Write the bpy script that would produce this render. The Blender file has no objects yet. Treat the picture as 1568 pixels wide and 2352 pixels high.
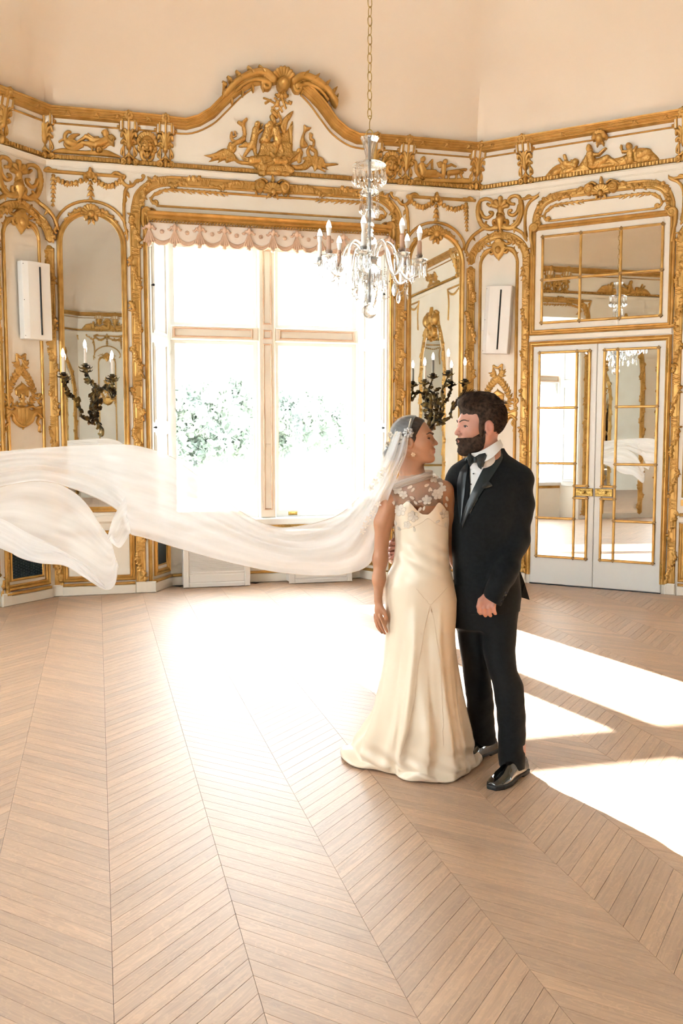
import bpy, bmesh, math, random
import numpy as np
from math import sin, cos, pi, radians, sqrt, atan2
from mathutils import Vector, Matrix
random.seed(7); np.random.seed(7)
SC = bpy.context.scene
COL = SC.collection
# ------------------------------------------------------------------ camera, sky, sun, exposure
FPX, CX, CY = 2120.0, 784.0, 1176.0            # focal length and centre in pixels of the 1568x2352 frame
AZ, TILT, EYE = radians(14.8), radians(4.75), 1.6
cam = bpy.data.cameras.new('camera'); camo = bpy.data.objects.new('camera', cam); COL.objects.link(camo)
cam.sensor_fit = 'VERTICAL'; cam.sensor_height = 36.0; cam.lens = FPX / 2352.0 * 36.0
cam.clip_start = 0.05; cam.clip_end = 400
camo.location = (0, 0, EYE); camo.rotation_euler = (pi / 2 - TILT, 0, -AZ)
SC.camera = camo
wd = bpy.data.worlds.new('sky'); SC.world = wd; wd.use_nodes = True
wd.node_tree.nodes['Background'].inputs[0].default_value = (0.91, 0.965, 1.0, 1)
wd.node_tree.nodes['Background'].inputs[1].default_value = 8.0
sun = bpy.data.lights.new('sun', 'SUN'); suno = bpy.data.objects.new('sun', sun); COL.objects.link(suno)
sun.energy = 42.0; sun.angle = radians(0.6); sun.color = (1.0, 0.94, 0.85)
SUN_AZ, SUN_EL = radians(-10.4), radians(24.2)
suno.rotation_euler = (pi / 2 - SUN_EL, 0, pi - SUN_AZ - pi)
_sd = Vector((sin(SUN_AZ) * cos(SUN_EL), cos(SUN_AZ) * cos(SUN_EL), sin(SUN_EL)))
suno.rotation_euler = _sd.to_track_quat('Z', 'Y').to_euler()
SC.view_settings.view_transform = 'Standard'; SC.view_settings.look = 'None'
SC.view_settings.gamma = 1.0; SC.view_settings.use_curve_mapping = False
SC.view_settings.exposure = 0.86
cy = SC.cycles
cy.use_denoising = True; cy.max_bounces = 6; cy.diffuse_bounces = 3; cy.glossy_bounces = 4
cy.transmission_bounces = 5; cy.transparent_max_bounces = 12; cy.use_adaptive_sampling = True; cy.adaptive_threshold = 0.18; cy.adaptive_min_samples = 12
cy.sample_clamp_indirect = 6.0; cy.caustics_reflective = False; cy.caustics_refractive = False; cy.blur_glossy = 0.5

# ------------------------------------------------------------------ photo pixel -> place in the room
_F = np.array([sin(AZ) * cos(TILT), cos(AZ) * cos(TILT), -sin(TILT)])
_R = np.array([cos(AZ), -sin(AZ), 0.0]); _U = np.cross(_R, _F); _C = np.array([0, 0, EYE])
def ray(x, y):
    return _F * FPX + _R * (x - CX) - _U * (y - CY)
def on_plane(x, y, p0, n):
    d = ray(x, y); n = np.array(n, float)
    return _C + d * (np.dot(np.array(p0) - _C, n) / np.dot(d, n))
def on_floor(x, y, z=0.0):
    d = ray(x, y); return _C + d * ((z - EYE) / d[2])
S2 = sqrt(0.5)
class Wall:
    """a wall plane: u runs to the right seen from the room, local y points away from the room, z up"""
    def __init__(s, ox, oy, dx, dy, length):
        s.o = (ox, oy); s.d = (dx, dy); s.L = length; s.n = (dy, -dx)
        s.M = Matrix(((dx, -dy, 0, ox), (dy, dx, 0, oy), (0, 0, 1, 0), (0, 0, 0, 1)))
    def px(s, x, y, n=0.0):
        p = on_plane(x, y, (s.o[0] + s.n[0] * n, s.o[1] + s.n[1] * n, 0), (s.n[0], s.n[1], 0))
        return ((p[0] - s.o[0]) * s.d[0] + (p[1] - s.o[1]) * s.d[1], p[2])
DG = 2.64 * S2
XW, XE, YN, YS = -0.42 - DG, 4.07 + DG, 9.53, -5.57
WN = Wall(-0.42, YN, 1, 0, 4.49)
WNE = Wall(4.07, YN, S2, -S2, 2.64)
WNW = Wall(XW, YN - DG, S2, S2, 2.64)
LEW = (YN - DG) - (YS + DG)
WE = Wall(XE, YN - DG, 0, -1, LEW)
WW = Wall(XW, YS + DG, 0, 1, LEW)
WSE = Wall(XE, YS + DG, -S2, -S2, 2.64)
WS = Wall(4.07, YS, -1, 0, 4.49)
WSW = Wall(-0.42, YS, -S2, S2, 2.64)
# ------------------------------------------------------------------ helpers: materials
def mat(name, col=(.8, .8, .8), rough=.5, metal=0.0, spec=.5, emit=None, estr=0, coat=0, coatr=.1, sheen=0, trans=0, ior=1.45, alpha=1, sss=0):
    m = bpy.data.materials.new(name); m.use_nodes = True
    b = m.node_tree.nodes['Principled BSDF']
    b.inputs['Base Color'].default_value = (*col, 1); b.inputs['Roughness'].default_value = rough
    b.inputs['Metallic'].default_value = metal; b.inputs['Specular IOR Level'].default_value = spec
    b.inputs['Coat Weight'].default_value = coat; b.inputs['Coat Roughness'].default_value = coatr
    b.inputs['Sheen Weight'].default_value = sheen; b.inputs['Transmission Weight'].default_value = trans
    b.inputs['IOR'].default_value = ior; b.inputs['Alpha'].default_value = alpha
    if sss: b.inputs['Subsurface Weight'].default_value = sss; b.inputs['Subsurface Radius'].default_value = (.012, .005, .003)
    if emit: b.inputs['Emission Color'].default_value = (*emit, 1); b.inputs['Emission Strength'].default_value = estr
    return m
def nd(m, t, **kw):
    n = m.node_tree.nodes.new(t)
    for k, v in kw.items(): setattr(n, k, v)
    return n
def lk(m, a, b): m.node_tree.links.new(a, b)
def bsdf(m): return m.node_tree.nodes['Principled BSDF']
def vary(m, c1, c2, scale=6, detail=4, stretch=(1, 1, 1), lo=.35, hi=.65, bump=0, bscale=60, coord='Object'):
    """two colours mixed by noise, and optional fine bump"""
    tc = nd(m, 'ShaderNodeTexCoord'); mp = nd(m, 'ShaderNodeMapping'); mp.inputs['Scale'].default_value = stretch
    nz = nd(m, 'ShaderNodeTexNoise'); nz.inputs['Scale'].default_value = scale; nz.inputs['Detail'].default_value = detail
    rp = nd(m, 'ShaderNodeValToRGB'); rp.color_ramp.elements[0].position = lo; rp.color_ramp.elements[1].position = hi
    rp.color_ramp.elements[0].color = (*c1, 1); rp.color_ramp.elements[1].color = (*c2, 1)
    lk(m, tc.outputs[coord], mp.inputs[0]); lk(m, mp.outputs[0], nz.inputs['Vector']); lk(m, nz.outputs[0], rp.inputs[0])
    lk(m, rp.outputs[0], bsdf(m).inputs['Base Color'])
    if bump:
        n2 = nd(m, 'ShaderNodeTexNoise'); n2.inputs['Scale'].default_value = bscale; n2.inputs['Detail'].default_value = 3
        bp = nd(m, 'ShaderNodeBump'); bp.inputs['Strength'].default_value = bump; bp.inputs['Distance'].default_value = .004
        lk(m, mp.outputs[0], n2.inputs['Vector']); lk(m, n2.outputs[0], bp.inputs['Height']); lk(m, bp.outputs[0], bsdf(m).inputs['Normal'])
    return m
# ------------------------------------------------------------------ helpers: objects
def tag(o, label=None, cat=None, group=None, kind=None):
    if label: o['label'] = label
    if cat: o['category'] = cat
    if group: o['group'] = group
    if kind: o['kind'] = kind
    return o
def link(name, data, parent=None, M=None):
    o = bpy.data.objects.new(name, data); COL.objects.link(o)
    if parent is not None: o.parent = parent
    if M is not None: o.matrix_local = M
    return o
def empty(name, M=None, parent=None):
    return link(name, None, parent, M)
def mesh(name, v, f, m, smooth=False, sharp=None):
    me = bpy.data.meshes.new(name)
    if isinstance(v, np.ndarray): v = v.tolist()
    if isinstance(f, np.ndarray): f = f.tolist()
    me.from_pydata(v, [], f)
    if m is not None: me.materials.append(m)
    if smooth:
        me.polygons.foreach_set('use_smooth', [True] * len(me.polygons))
        if sharp: me.set_sharp_from_angle(angle=radians(sharp))
    me.update(); return me
class MB:
    """collects geometry of ONE mesh object"""
    def __init__(s): s.v = []; s.f = []
    def add(s, v, f):
        k = len(s.v); s.v += [tuple(p) for p in v]; s.f += [tuple(i + k for i in q) for q in f]; return s
    def box(s, x0, x1, y0, y1, z0, z1):
        return s.add([(x0, y0, z0), (x1, y0, z0), (x1, y1, z0), (x0, y1, z0), (x0, y0, z1), (x1, y0, z1), (x1, y1, z1), (x0, y1, z1)],
                     [(0, 3, 2, 1), (4, 5, 6, 7), (0, 1, 5, 4), (1, 2, 6, 5), (2, 3, 7, 6), (3, 0, 4, 7)])
    def bbox(s, x0, x1, y0, y1, z0, z1, b=.01):
        """box whose room-side (low y) face has bevelled edges"""
        return s.add([(x0, y1, z0), (x1, y1, z0), (x1, y1, z1), (x0, y1, z1), (x0, y0 + b, z0), (x1, y0 + b, z0), (x1, y0 + b, z1), (x0, y0 + b, z1),
                      (x0 + b, y0, z0 + b), (x1 - b, y0, z0 + b), (x1 - b, y0, z1 - b), (x0 + b, y0, z1 - b)],
                     [(0, 3, 2, 1), (0, 1, 5, 4), (1, 2, 6, 5), (2, 3, 7, 6), (3, 0, 4, 7), (4, 5, 9, 8), (5, 6, 10, 9), (6, 7, 11, 10), (7, 4, 8, 11), (8, 9, 10, 11)])
    def sweep(s, path, prof, closed=False, n0=0.0, caps=True):
        """sweep a profile [(side, height)] along a path [(u,z)] lying on the wall; height goes to the room (-y)"""
        P = [np.array(p, float) for p in path]; n = len(P); rows = []
        for i in range(n):
            a = P[i - 1] if (i > 0 or closed) else None; b = P[(i + 1) % n] if (i < n - 1 or closed) else None
            d1 = (P[i] - a) if a is not None else None; d2 = (b - P[i]) if b is not None else None
            if d1 is None: d1 = d2
            if d2 is None: d2 = d1
            d1 = d1 / (np.linalg.norm(d1) + 1e-12); d2 = d2 / (np.linalg.norm(d2) + 1e-12)
            n1 = np.array([-d1[1], d1[0]]); n2 = np.array([-d2[1], d2[0]]); nn = n1 + n2; nn /= (np.linalg.norm(nn) + 1e-12)
            k = 1.0 / max(.35, float(np.dot(nn, n1)))
            rows.append([(P[i][0] + nn[0] * a_ * k, -(n0 + b_), P[i][1] + nn[1] * a_ * k) for a_, b_ in prof])
        m = len(prof); v = [p for r in rows for p in r]; f = []
        for i in range(n if closed else n - 1):
            j = (i + 1) % n
            for q in range(m - 1): f.append((i * m + q, i * m + q + 1, j * m + q + 1, j * m + q))
        if caps and not closed: f.append(tuple(range(m))[::-1]); f.append(tuple((n - 1) * m + q for q in range(m)))
        return s.add(v, f)
    def tube(s, pts, r, seg=8, caps=True):
        """round tube through 3-D points; r is a number or one radius per point"""
        P = [Vector(p) for p in pts]; n = len(P); R = r if hasattr(r, '__len__') else [r] * n
        t = (P[1] - P[0]).normalized(); up = Vector((0, 0, 1)) if abs(t.z) < .9 else Vector((1, 0, 0))
        x = t.cross(up).normalized(); v = []; f = []
        for i in range(n):
            t = (P[min(i + 1, n - 1)] - P[max(i - 1, 0)]).normalized(); x = (x - t * x.dot(t)).normalized(); y = t.cross(x)
            for k in range(seg):
                a = 2 * pi * k / seg; v.append(P[i] + (x * cos(a) + y * sin(a)) * R[i])
        for i in range(n - 1):
            for k in range(seg): f.append((i * seg + k, i * seg + (k + 1) % seg, (i + 1) * seg + (k + 1) % seg, (i + 1) * seg + k))
        if caps: f.append(tuple(range(seg))[::-1]); f.append(tuple((n - 1) * seg + k for k in range(seg)))
        return s.add(v, f)
    def lathe(s, prof, c=(0, 0, 0), seg=16, flute=0, nfl=0):
        """revolve [(r,z)] about the vertical axis through c"""
        v = []; f = []; n = len(prof)
        for r, z in prof:
            for k in range(seg):
                a = 2 * pi * k / seg; rr = r * (1 + flute * cos(a * nfl)) if nfl else r
                v.append((c[0] + rr * cos(a), c[1] + rr * sin(a), c[2] + z))
        for i in range(n - 1):
            for k in range(seg): f.append((i * seg + k, i * seg + (k + 1) % seg, (i + 1) * seg + (k + 1) % seg, (i + 1) * seg + k))
        f.append(tuple(range(seg))[::-1]); f.append(tuple((n - 1) * seg + k for k in range(seg)))
        return s.add(v, f)
    def prism(s, poly, y0, y1):
        """polygon [(u,z)] extruded from y0 to y1"""
        n = len(poly); v = [(p[0], y0, p[1]) for p in poly] + [(p[0], y1, p[1]) for p in poly]
        return s.add(v, [tuple(range(n)), tuple(range(2 * n - 1, n - 1, -1))] + [(i, n + i, n + (i + 1) % n, (i + 1) % n) for i in range(n)])
    def me(s, name, m, smooth=False, sharp=None): return mesh(name, s.v, s.f, m, smooth, sharp)
    def build(s, name, m, parent=None, smooth=False, sharp=None, M=None):
        return link(name, s.me(name, m, smooth, sharp), parent, M)
def arc(cx_, cz_, rx, rz, a0, a1, n=14):
    return [(cx_ + rx * cos(radians(a0 + (a1 - a0) * i / n)), cz_ + rz * sin(radians(a0 + (a1 - a0) * i / n))) for i in range(n + 1)]
def crom(pts, k=5):
    """smooth curve through points (Catmull-Rom), any dimension"""
    P = [np.array(p, float) for p in pts]; P = [2 * P[0] - P[1]] + P + [2 * P[-1] - P[-2]]; out = []
    for i in range(1, len(P) - 2):
        for j in range(k):
            t = j / k
            out.append(.5 * (2 * P[i] + (P[i + 1] - P[i - 1]) * t + (2 * P[i - 1] - 5 * P[i] + 4 * P[i + 1] - P[i + 2]) * t * t + (3 * P[i] - P[i - 1] - 3 * P[i + 1] + P[i + 2]) * t ** 3))
    out.append(P[-2]); return [tuple(p) for p in out]
def half_round(w, h, n=6):
    return [(w / 2 * cos(pi - pi * i / n) * -1 * -1, h * sin(pi * i / n)) for i in range(n + 1)]
def reeds(w, h, n=3, base=.01):
    p = [(-w / 2, 0)]
    for k in range(n):
        c = -w / 2 + w * (k + .5) / n; r = w / n / 2
        p += [(c + r * cos(pi - pi * i / 4), base + h * sin(pi * i / 4)) for i in range(5)]
    return p + [(w / 2, 0)]
# ------------------------------------------------------------------ helpers: carved relief as a height field on a wall
class HF:
    def __init__(s, u0, u1, z0, z1, res=.005):
        s.nx = int((u1 - u0) / res) + 2; s.nz = int((z1 - z0) / res) + 2; s.res = res; s.u0 = u0; s.z0 = z0
        s.H = np.full((s.nx, s.nz), -.02, np.float32)
    def _win(s, pts, r):
        a = np.array(pts); lo = a.min(0) - r; hi = a.max(0) + r
        i0 = max(0, int((lo[0] - s.u0) / s.res) - 1); i1 = min(s.nx, int((hi[0] - s.u0) / s.res) + 3)
        j0 = max(0, int((lo[1] - s.z0) / s.res) - 1); j1 = min(s.nz, int((hi[1] - s.z0) / s.res) + 3)
        if i1 <= i0 or j1 <= j0: return None
        U = s.u0 + s.res * np.arange(i0, i1)[:, None]; Z = s.z0 + s.res * np.arange(j0, j1)[None, :]
        return (slice(i0, i1), slice(j0, j1)), U, Z
    def cap(s, p, q, r0, r1=None, h=1.0, base=0.0):
        r1 = r0 if r1 is None else r1
        w = s._win([p, q], max(r0, r1) + 2 * s.res)
        if w is None: return s
        sl, U, Z = w; dx, dz = q[0] - p[0], q[1] - p[1]; L = dx * dx + dz * dz + 1e-12
        t = np.clip(((U - p[0]) * dx + (Z - p[1]) * dz) / L, 0, 1)
        d = np.sqrt((U - p[0] - t * dx) ** 2 + (Z - p[1] - t * dz) ** 2); r = r0 + (r1 - r0) * t
        v = np.where(d < r, base + h * np.sqrt(np.maximum(r * r - d * d, 0)), -(d - r) * 1.5 + 0 * U)
        s.H[sl] = np.maximum(s.H[sl], v); return s
    def stroke(s, pts, w0, w1=None, h=1.0, base=0.0, smooth=4):
        w1 = w0 if w1 is None else w1
        P = crom(pts, smooth) if smooth and len(pts) > 2 else pts; n = len(P) - 1
        for i in range(n): s.cap(P[i], P[i + 1], w0 + (w1 - w0) * i / n, w0 + (w1 - w0) * (i + 1) / n, h, base)
        return s
    def ell(s, c, a, b, ang=0, h=.5, base=0.0):
        w = s._win([c], max(a, b) + 2 * s.res)
        if w is None: return s
        sl, U, Z = w; ca, sa = cos(ang), sin(ang)
        x = ((U - c[0]) * ca + (Z - c[1]) * sa) / a; z = (-(U - c[0]) * sa + (Z - c[1]) * ca) / b
        k = x * x + z * z
        s.H[sl] = np.maximum(s.H[sl], np.where(k < 1, base + h * min(a, b) * np.sqrt(np.maximum(1 - k, 0)), -(np.sqrt(k) - 1) * min(a, b) * 1.5)); return s
    def poly(s, pts, h=.02, edge=.02, base=0.0, smooth=3):
        P = np.array(crom(list(pts) + [pts[0]], smooth)[:-1] if smooth else pts)
        w = s._win(P, 3 * s.res)
        if w is None: return s
        sl, U, Z = w; D = np.full((U.shape[0], Z.shape[1]), 9.0); ins = np.zeros(D.shape, bool)
        for i in range(len(P)):
            p, q = P[i], P[(i + 1) % len(P)]; dx, dz = q - p; L = dx * dx + dz * dz + 1e-12
            t = np.clip(((U - p[0]) * dx + (Z - p[1]) * dz) / L, 0, 1)
            D = np.minimum(D, np.sqrt((U - p[0] - t * dx) ** 2 + (Z - p[1] - t * dz) ** 2))
            cr = ((p[1] > Z) != (q[1] > Z)); ins ^= cr & (U < (q[0] - p[0]) * (Z - p[1]) / (q[1] - p[1] + 1e-12) + p[0])
        k = np.clip(D / edge, 0, 1)
        s.H[sl] = np.maximum(s.H[sl], np.where(ins, base + h * np.sqrt(1 - (1 - k) ** 2), -D * 1.5)); return s
    def groove(s, pts, w, depth, smooth=4):
        P = crom(pts, smooth) if smooth and len(pts) > 2 else pts
        for p, q in zip(P[:-1], P[1:]):
            wn = s._win([p, q], 2.5 * w)
            if wn is None: continue
            sl, U, Z = wn; dx, dz = q[0] - p[0], q[1] - p[1]; L = dx * dx + dz * dz + 1e-12
            t = np.clip(((U - p[0]) * dx + (Z - p[1]) * dz) / L, 0, 1)
            d = np.sqrt((U - p[0] - t * dx) ** 2 + (Z - p[1] - t * dz) ** 2)
            s.H[sl] = np.where(s.H[sl] > 0, np.maximum(s.H[sl] - depth * np.exp(-(d / w) ** 2), .001), s.H[sl])
        return s
    def leaf(s, p, ang, l, w, h=.9, base=.004):
        q = (p[0] + l * cos(ang), p[1] + l * sin(ang)); m = (p[0] + .4 * l * cos(ang), p[1] + .4 * l * sin(ang))
        s.cap(p, m, w * .55, w, h, base); s.cap(m, q, w, w * .18, h, base); s.groove([p, q], w * .3, w * .45); return s
    def flower(s, c, r, n=5, base=.008, a0=0):
        for k in range(n):
            a = a0 + 2 * pi * k / n; s.ell((c[0] + r * .55 * cos(a), c[1] + r * .55 * sin(a)), r * .5, r * .38, a, .8, base)
        s.ell(c, r * .3, r * .3, 0, 1, base + r * .3); return s
    def curl(s, c, r0, r1, a0, a1, w0, w1=None, h=1.0, base=0.0):
        n = max(6, int(abs(a1 - a0) / 18))
        s.stroke([(c[0] + (r0 + (r1 - r0) * i / n) * cos(radians(a0 + (a1 - a0) * i / n)), c[1] + (r0 + (r1 - r0) * i / n) * sin(radians(a0 + (a1 - a0) * i / n))) for i in range(n + 1)], w0, w1, h, base, 0); return s
    def shell(s, c, r, a0=20, a1=160, n=7, base=.01, w=None):
        w = w or r * (a1 - a0) / 180 * pi / n / 2 * 1.05
        for k in range(n):
            a = radians(a0 + (a1 - a0) * (k + .5) / n); s.cap((c[0] + r * .15 * cos(a), c[1] + r * .15 * sin(a)), (c[0] + (r - w) * cos(a), c[1] + (r - w) * sin(a)), w * .35, w, 1, base)
        return s
    def acanthus(s, c, w, h, base=.01):
        """upright leaf with side lobes, foot at c"""
        for sg in (-1, 1):
            for k, (t, l) in enumerate(((.1, .5), (.35, .55), (.6, .5), (.85, .35))):
                p = (c[0] + sg * w * .06, c[1] + h * t * .75); s.stroke([p, (p[0] + sg * w * l * .6, p[1] + h * .16), (p[0] + sg * w * l * .95, p[1] + h * .1)], w * .11, w * .06, 1, base, 3)
        s.cap(c, (c[0], c[1] + h * .95), w * .12, w * .06, 1, base); return s
    def rough(s, amp, seed=0):
        r = np.random.RandomState(seed); n = r.rand(s.nx // 2 + 2, s.nz // 2 + 2).astype(np.float32)
        n = np.repeat(np.repeat(n, 2, 0), 2, 1)[:s.nx, :s.nz]; s.H = np.where(s.H > .002, np.maximum(s.H + (n - .5) * amp, .001), s.H); return s
    def geo(s, n0=0.0, clip=.006):
        H = np.maximum(s.H, -clip); on = s.H > 0
        cell = on[:-1, :-1] | on[1:, :-1] | on[:-1, 1:] | on[1:, 1:]
        ii, jj = np.nonzero(cell); idx = -np.ones((s.nx, s.nz), int)
        use = np.zeros((s.nx, s.nz), bool)
        for a in (0, 1):
            for b in (0, 1): use[ii + a, jj + b] = True
        ui, uj = np.nonzero(use); idx[ui, uj] = np.arange(len(ui))
        v = np.stack([s.u0 + s.res * ui, -(H[ui, uj] + n0), s.z0 + s.res * uj], 1)
        f = np.stack([idx[ii, jj], idx[ii + 1, jj], idx[ii + 1, jj + 1], idx[ii, jj + 1]], 1)
        return v, f
    def me(s, name, m, n0=0.0): v, f = s.geo(n0); return mesh(name, v, f, m, True)
    def build(s, name, m, parent=None, n0=0.0, M=None): return link(name, s.me(name, m, n0), parent, M)
def path_frames(path, step):
    """points along a polyline every step metres: (u, z, tangent angle, distance)"""
    P = [np.array(p, float) for p in path]; out = []; acc = 0.0; nxt = 0.0
    for a, b in zip(P[:-1], P[1:]):
        L = np.linalg.norm(b - a); d = (b - a) / (L + 1e-12)
        while nxt <= acc + L: q = a + d * (nxt - acc); out.append((q[0], q[1], atan2(d[1], d[0]), nxt)); nxt += step
        acc += L
    return out
def garland(path, w=.095, period=.42, res=.005, seed=1, dens=1.0, n=0):
    """gilded moulding with a flower garland winding about it"""
    r = random.Random(seed); a = np.array(path); hf = HF(a[:, 0].min() - .1, a[:, 0].max() + .1, a[:, 1].min() - .1, a[:, 1].max() + .1, res)
    def off(u, z, t, o, al=0): return (u - sin(t) * o + cos(t) * al, z + cos(t) * o + sin(t) * al)
    for o, rr, hh in ((0, w * .36, .35), (w * .42, w * .1, 1.1), (-w * .42, w * .1, 1.1), (w * .16, w * .05, 1.6), (-w * .16, w * .05, 1.6)):
        fr = path_frames(path, .02)
        Q = [off(u, z, t, o) for u, z, t, _ in fr]
        for p, q in zip(Q[:-1], Q[1:]): hf.cap(p, q, rr, rr, hh, .008 if rr < w * .2 else .004)
    for u, z, t, d in path_frames(path, .019 / dens):
        ph = (d % period) / period
        if ph < .74:
            o = -w * .46 * cos(ph / .74 * pi); c = off(u, z, t, o + r.uniform(-.3, .3) * w * .45)
            if r.random() < .5: hf.flower(c, w * r.uniform(.22, .30), 5, .024, r.random() * 6)
            else: hf.leaf(c, r.random() * 6.28, w * r.uniform(.42, .58), w * .12, 1, .02)
        elif int(d / (.019 / dens)) % 2 == 0:
            hf.cap(off(u, z, t, -w * .4, -.012), off(u, z, t, w * .4, .012), w * .05, w * .05, 1, .016); hf.cap(off(u, z, t, w * .4, -.012), off(u, z, t, -w * .4, .012), w * .05, w * .05, 1, .016)
    return hf
# ------------------------------------------------------------------ materials
M_WHITE = vary(mat('cream_paint', rough=.5), (.875, .815, .715), (.905, .855, .765), 3, 1)
M_CEIL = vary(mat('ceiling_plaster', rough=.85), (.87, .735, .595), (.89, .775, .645), .8, 1)
M_GOLD = vary(mat('gilding', rough=.4, metal=.62), (.50, .285, .075), (.63, .375, .115), 10, 2)
M_ROSEGOLD = vary(mat('rose_gilding', rough=.42, metal=.35), (.66, .44, .31), (.76, .55, .41), 8)
M_PINK = vary(mat('pelmet_plaster', rough=.6), (.85, .74, .64), (.89, .80, .71), 4)
M_MIRROR = mat('mirror_glass', (.90, .905, .88), .012, 1.0)
M_SHUT = mat('white_gloss_paint', (.80, .81, .80), .4)
M_GLASS = bpy.data.materials.new('window_glass'); M_GLASS.use_nodes = True
_n = M_GLASS.node_tree; _n.nodes.clear()
_o = _n.nodes.new('ShaderNodeOutputMaterial'); _t = _n.nodes.new('ShaderNodeBsdfTransparent'); _g = _n.nodes.new('ShaderNodeBsdfGlossy'); _x = _n.nodes.new('ShaderNodeMixShader')
_t.inputs[0].default_value = (.97, .985, .98, 1); _g.inputs['Roughness'].default_value = .01; _x.inputs[0].default_value = .03
_n.links.new(_t.outputs[0], _x.inputs[1]); _n.links.new(_g.outputs[0], _x.inputs[2]); _n.links.new(_x.outputs[0], _o.inputs[0])
M_DARK = mat('dark_grille', (.012, .02, .025), .5)
M_BRASS = vary(mat('old_brass', rough=.35, metal=.9), (.38, .25, .06), (.58, .41, .13), 30)
M_SKYPAINT = vary(mat('painted_sky', rough=.7), (.28, .45, .52), (.80, .74, .62), 1.2, 5)
M_RAD = mat('radiator_enamel', (.86, .84, .81), .4)
M_METALDARK = mat('black_knob', (.03, .03, .035), .3, .6)

def lean(z):
    d = np.maximum(np.asarray(z, float) - 4.27, 0); return .22 * d + .14 * d * d
def fz(W, x, y):
    """photo pixel -> (u,z) on the forward-leaning frieze"""
    n = 0.0
    for _ in range(6): u, z = W.px(x, y, n); n = float(lean(z))
    return u, z
def lean_me(me):
    co = np.empty(len(me.vertices) * 3); me.vertices.foreach_get('co', co); co = co.reshape(-1, 3)
    co[:, 1] -= lean(co[:, 2]); me.vertices.foreach_set('co', co.ravel()); me.update(); return me
def warp(me, fn):
    co = np.empty(len(me.vertices) * 3); me.vertices.foreach_get('co', co); co = co.reshape(-1, 3)
    me.vertices.foreach_set('co', fn(co).ravel()); me.update(); return me
def mirror_u(me, k, name=None):
    m2 = me.copy(); return warp(m2, lambda c: np.stack([k - c[:, 0], c[:, 1], c[:, 2]], 1))
CROP = dict(A=(0, 150, .26786), B=(380, 130, .30612), C=(820, 280, .26786), D=(1160, 260, .2602), E=(0, 560, .26786), I=(900, 600, .21684), P=(120, 280, .19133), Q=(440, 200, .22959))
def tr(W, k, f=True):
    a, b, s = CROP[k]
    return (lambda x, y: fz(W, a + x * s, b + y * s)) if f else (lambda x, y: W.px(a + x * s, b + y * s))

# ------------------------------------------------------------------ floor: oak chevron boards, each with its own edges
PITCH, SX0, SEAM = .404, .012, .0915
M_OAK = mat('oiled_oak', rough=.7, spec=1.0, coat=1.0, coatr=.48); bsdf(M_OAK).inputs['Coat IOR'].default_value = 2.15; bsdf(M_OAK).inputs['IOR'].default_value = 1.7
def oak():
    m = M_OAK; at = nd(m, 'ShaderNodeAttribute', attribute_name='rnd'); uv = nd(m, 'ShaderNodeUVMap')
    mp = nd(m, 'ShaderNodeMapping'); mp.inputs['Scale'].default_value = (3.5, 48, 1)
    n1 = nd(m, 'ShaderNodeTexNoise'); n1.inputs['Scale'].default_value = 1.0; n1.inputs['Detail'].default_value = 3; n1.inputs['Distortion'].default_value = 1.6
    lk(m, uv.outputs[0], mp.inputs[0]); lk(m, mp.outputs[0], n1.inputs['Vector'])
    mp2 = nd(m, 'ShaderNodeMapping'); mp2.inputs['Scale'].default_value = (14, 26, 1); mp2.inputs['Rotation'].default_value = (0, 0, .5)
    n2 = nd(m, 'ShaderNodeTexNoise'); n2.inputs['Scale'].default_value = 1.3; n2.inputs['Detail'].default_value = 1; n2.inputs['Distortion'].default_value = 2.5
    lk(m, uv.outputs[0], mp2.inputs[0]); lk(m, mp2.outputs[0], n2.inputs['Vector'])
    r1 = nd(m, 'ShaderNodeValToRGB'); e = r1.color_ramp.elements; e[0].color = (.345, .183, .086, 1); e[1].color = (.51, .30, .158, 1); e[0].position = .3; e[1].position = .7
    lk(m, n1.outputs[0], r1.inputs[0])
    r2 = nd(m, 'ShaderNodeValToRGB'); e = r2.color_ramp.elements; e[0].position = .56; e[1].position = .64; e[0].color = (0, 0, 0, 1); e[1].color = (.35, .35, .35, 1)
    lk(m, n2.outputs[0], r2.inputs[0])
    mx = nd(m, 'ShaderNodeMixRGB'); mx.blend_type = 'MIX'; mx.inputs[2].default_value = (.60, .37, .20, 1); lk(m, r2.outputs[0], mx.inputs[0]); lk(m, r1.outputs[0], mx.inputs[1])
    hs = nd(m, 'ShaderNodeHueSaturation'); mr = nd(m, 'ShaderNodeMapRange'); mr.inputs[3].default_value = .86; mr.inputs[4].default_value = 1.14
    lk(m, at.outputs['Fac'], mr.inputs[0]); lk(m, mr.outputs[0], hs.inputs['Value']); lk(m, mx.outputs[0], hs.inputs['Color']); lk(m, hs.outputs[0], bsdf(m).inputs['Base Color'])
    bp = nd(m, 'ShaderNodeBump'); bp.inputs['Strength'].default_value = .12; bp.inputs['Distance'].default_value = .002; lk(m, n1.outputs[0], bp.inputs['Height']); lk(m, bp.outputs[0], bsdf(m).inputs['Normal'])
oak()
def room_outline(k=0.0):
    return [(-.42, YN + k), (4.07, YN + k), (XE + k, YN - DG), (XE + k, YS + DG), (4.07, YS - k), (-.42, YS - k), (XW - k, YS + DG), (XW - k, YN - DG)]
fl = MB(); fl.add([(x, y, -.035) for x, y in room_outline(.7)], [tuple(range(8))]); fl.add([(x, y, -.012) for x, y in room_outline(.6)], [tuple(range(8))])
FLOOR = fl.build('floor', mat('floor_joint', (.045, .026, .014), .8)); tag(FLOOR, 'oak chevron parquet floor of the ballroom', kind='structure')
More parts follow.
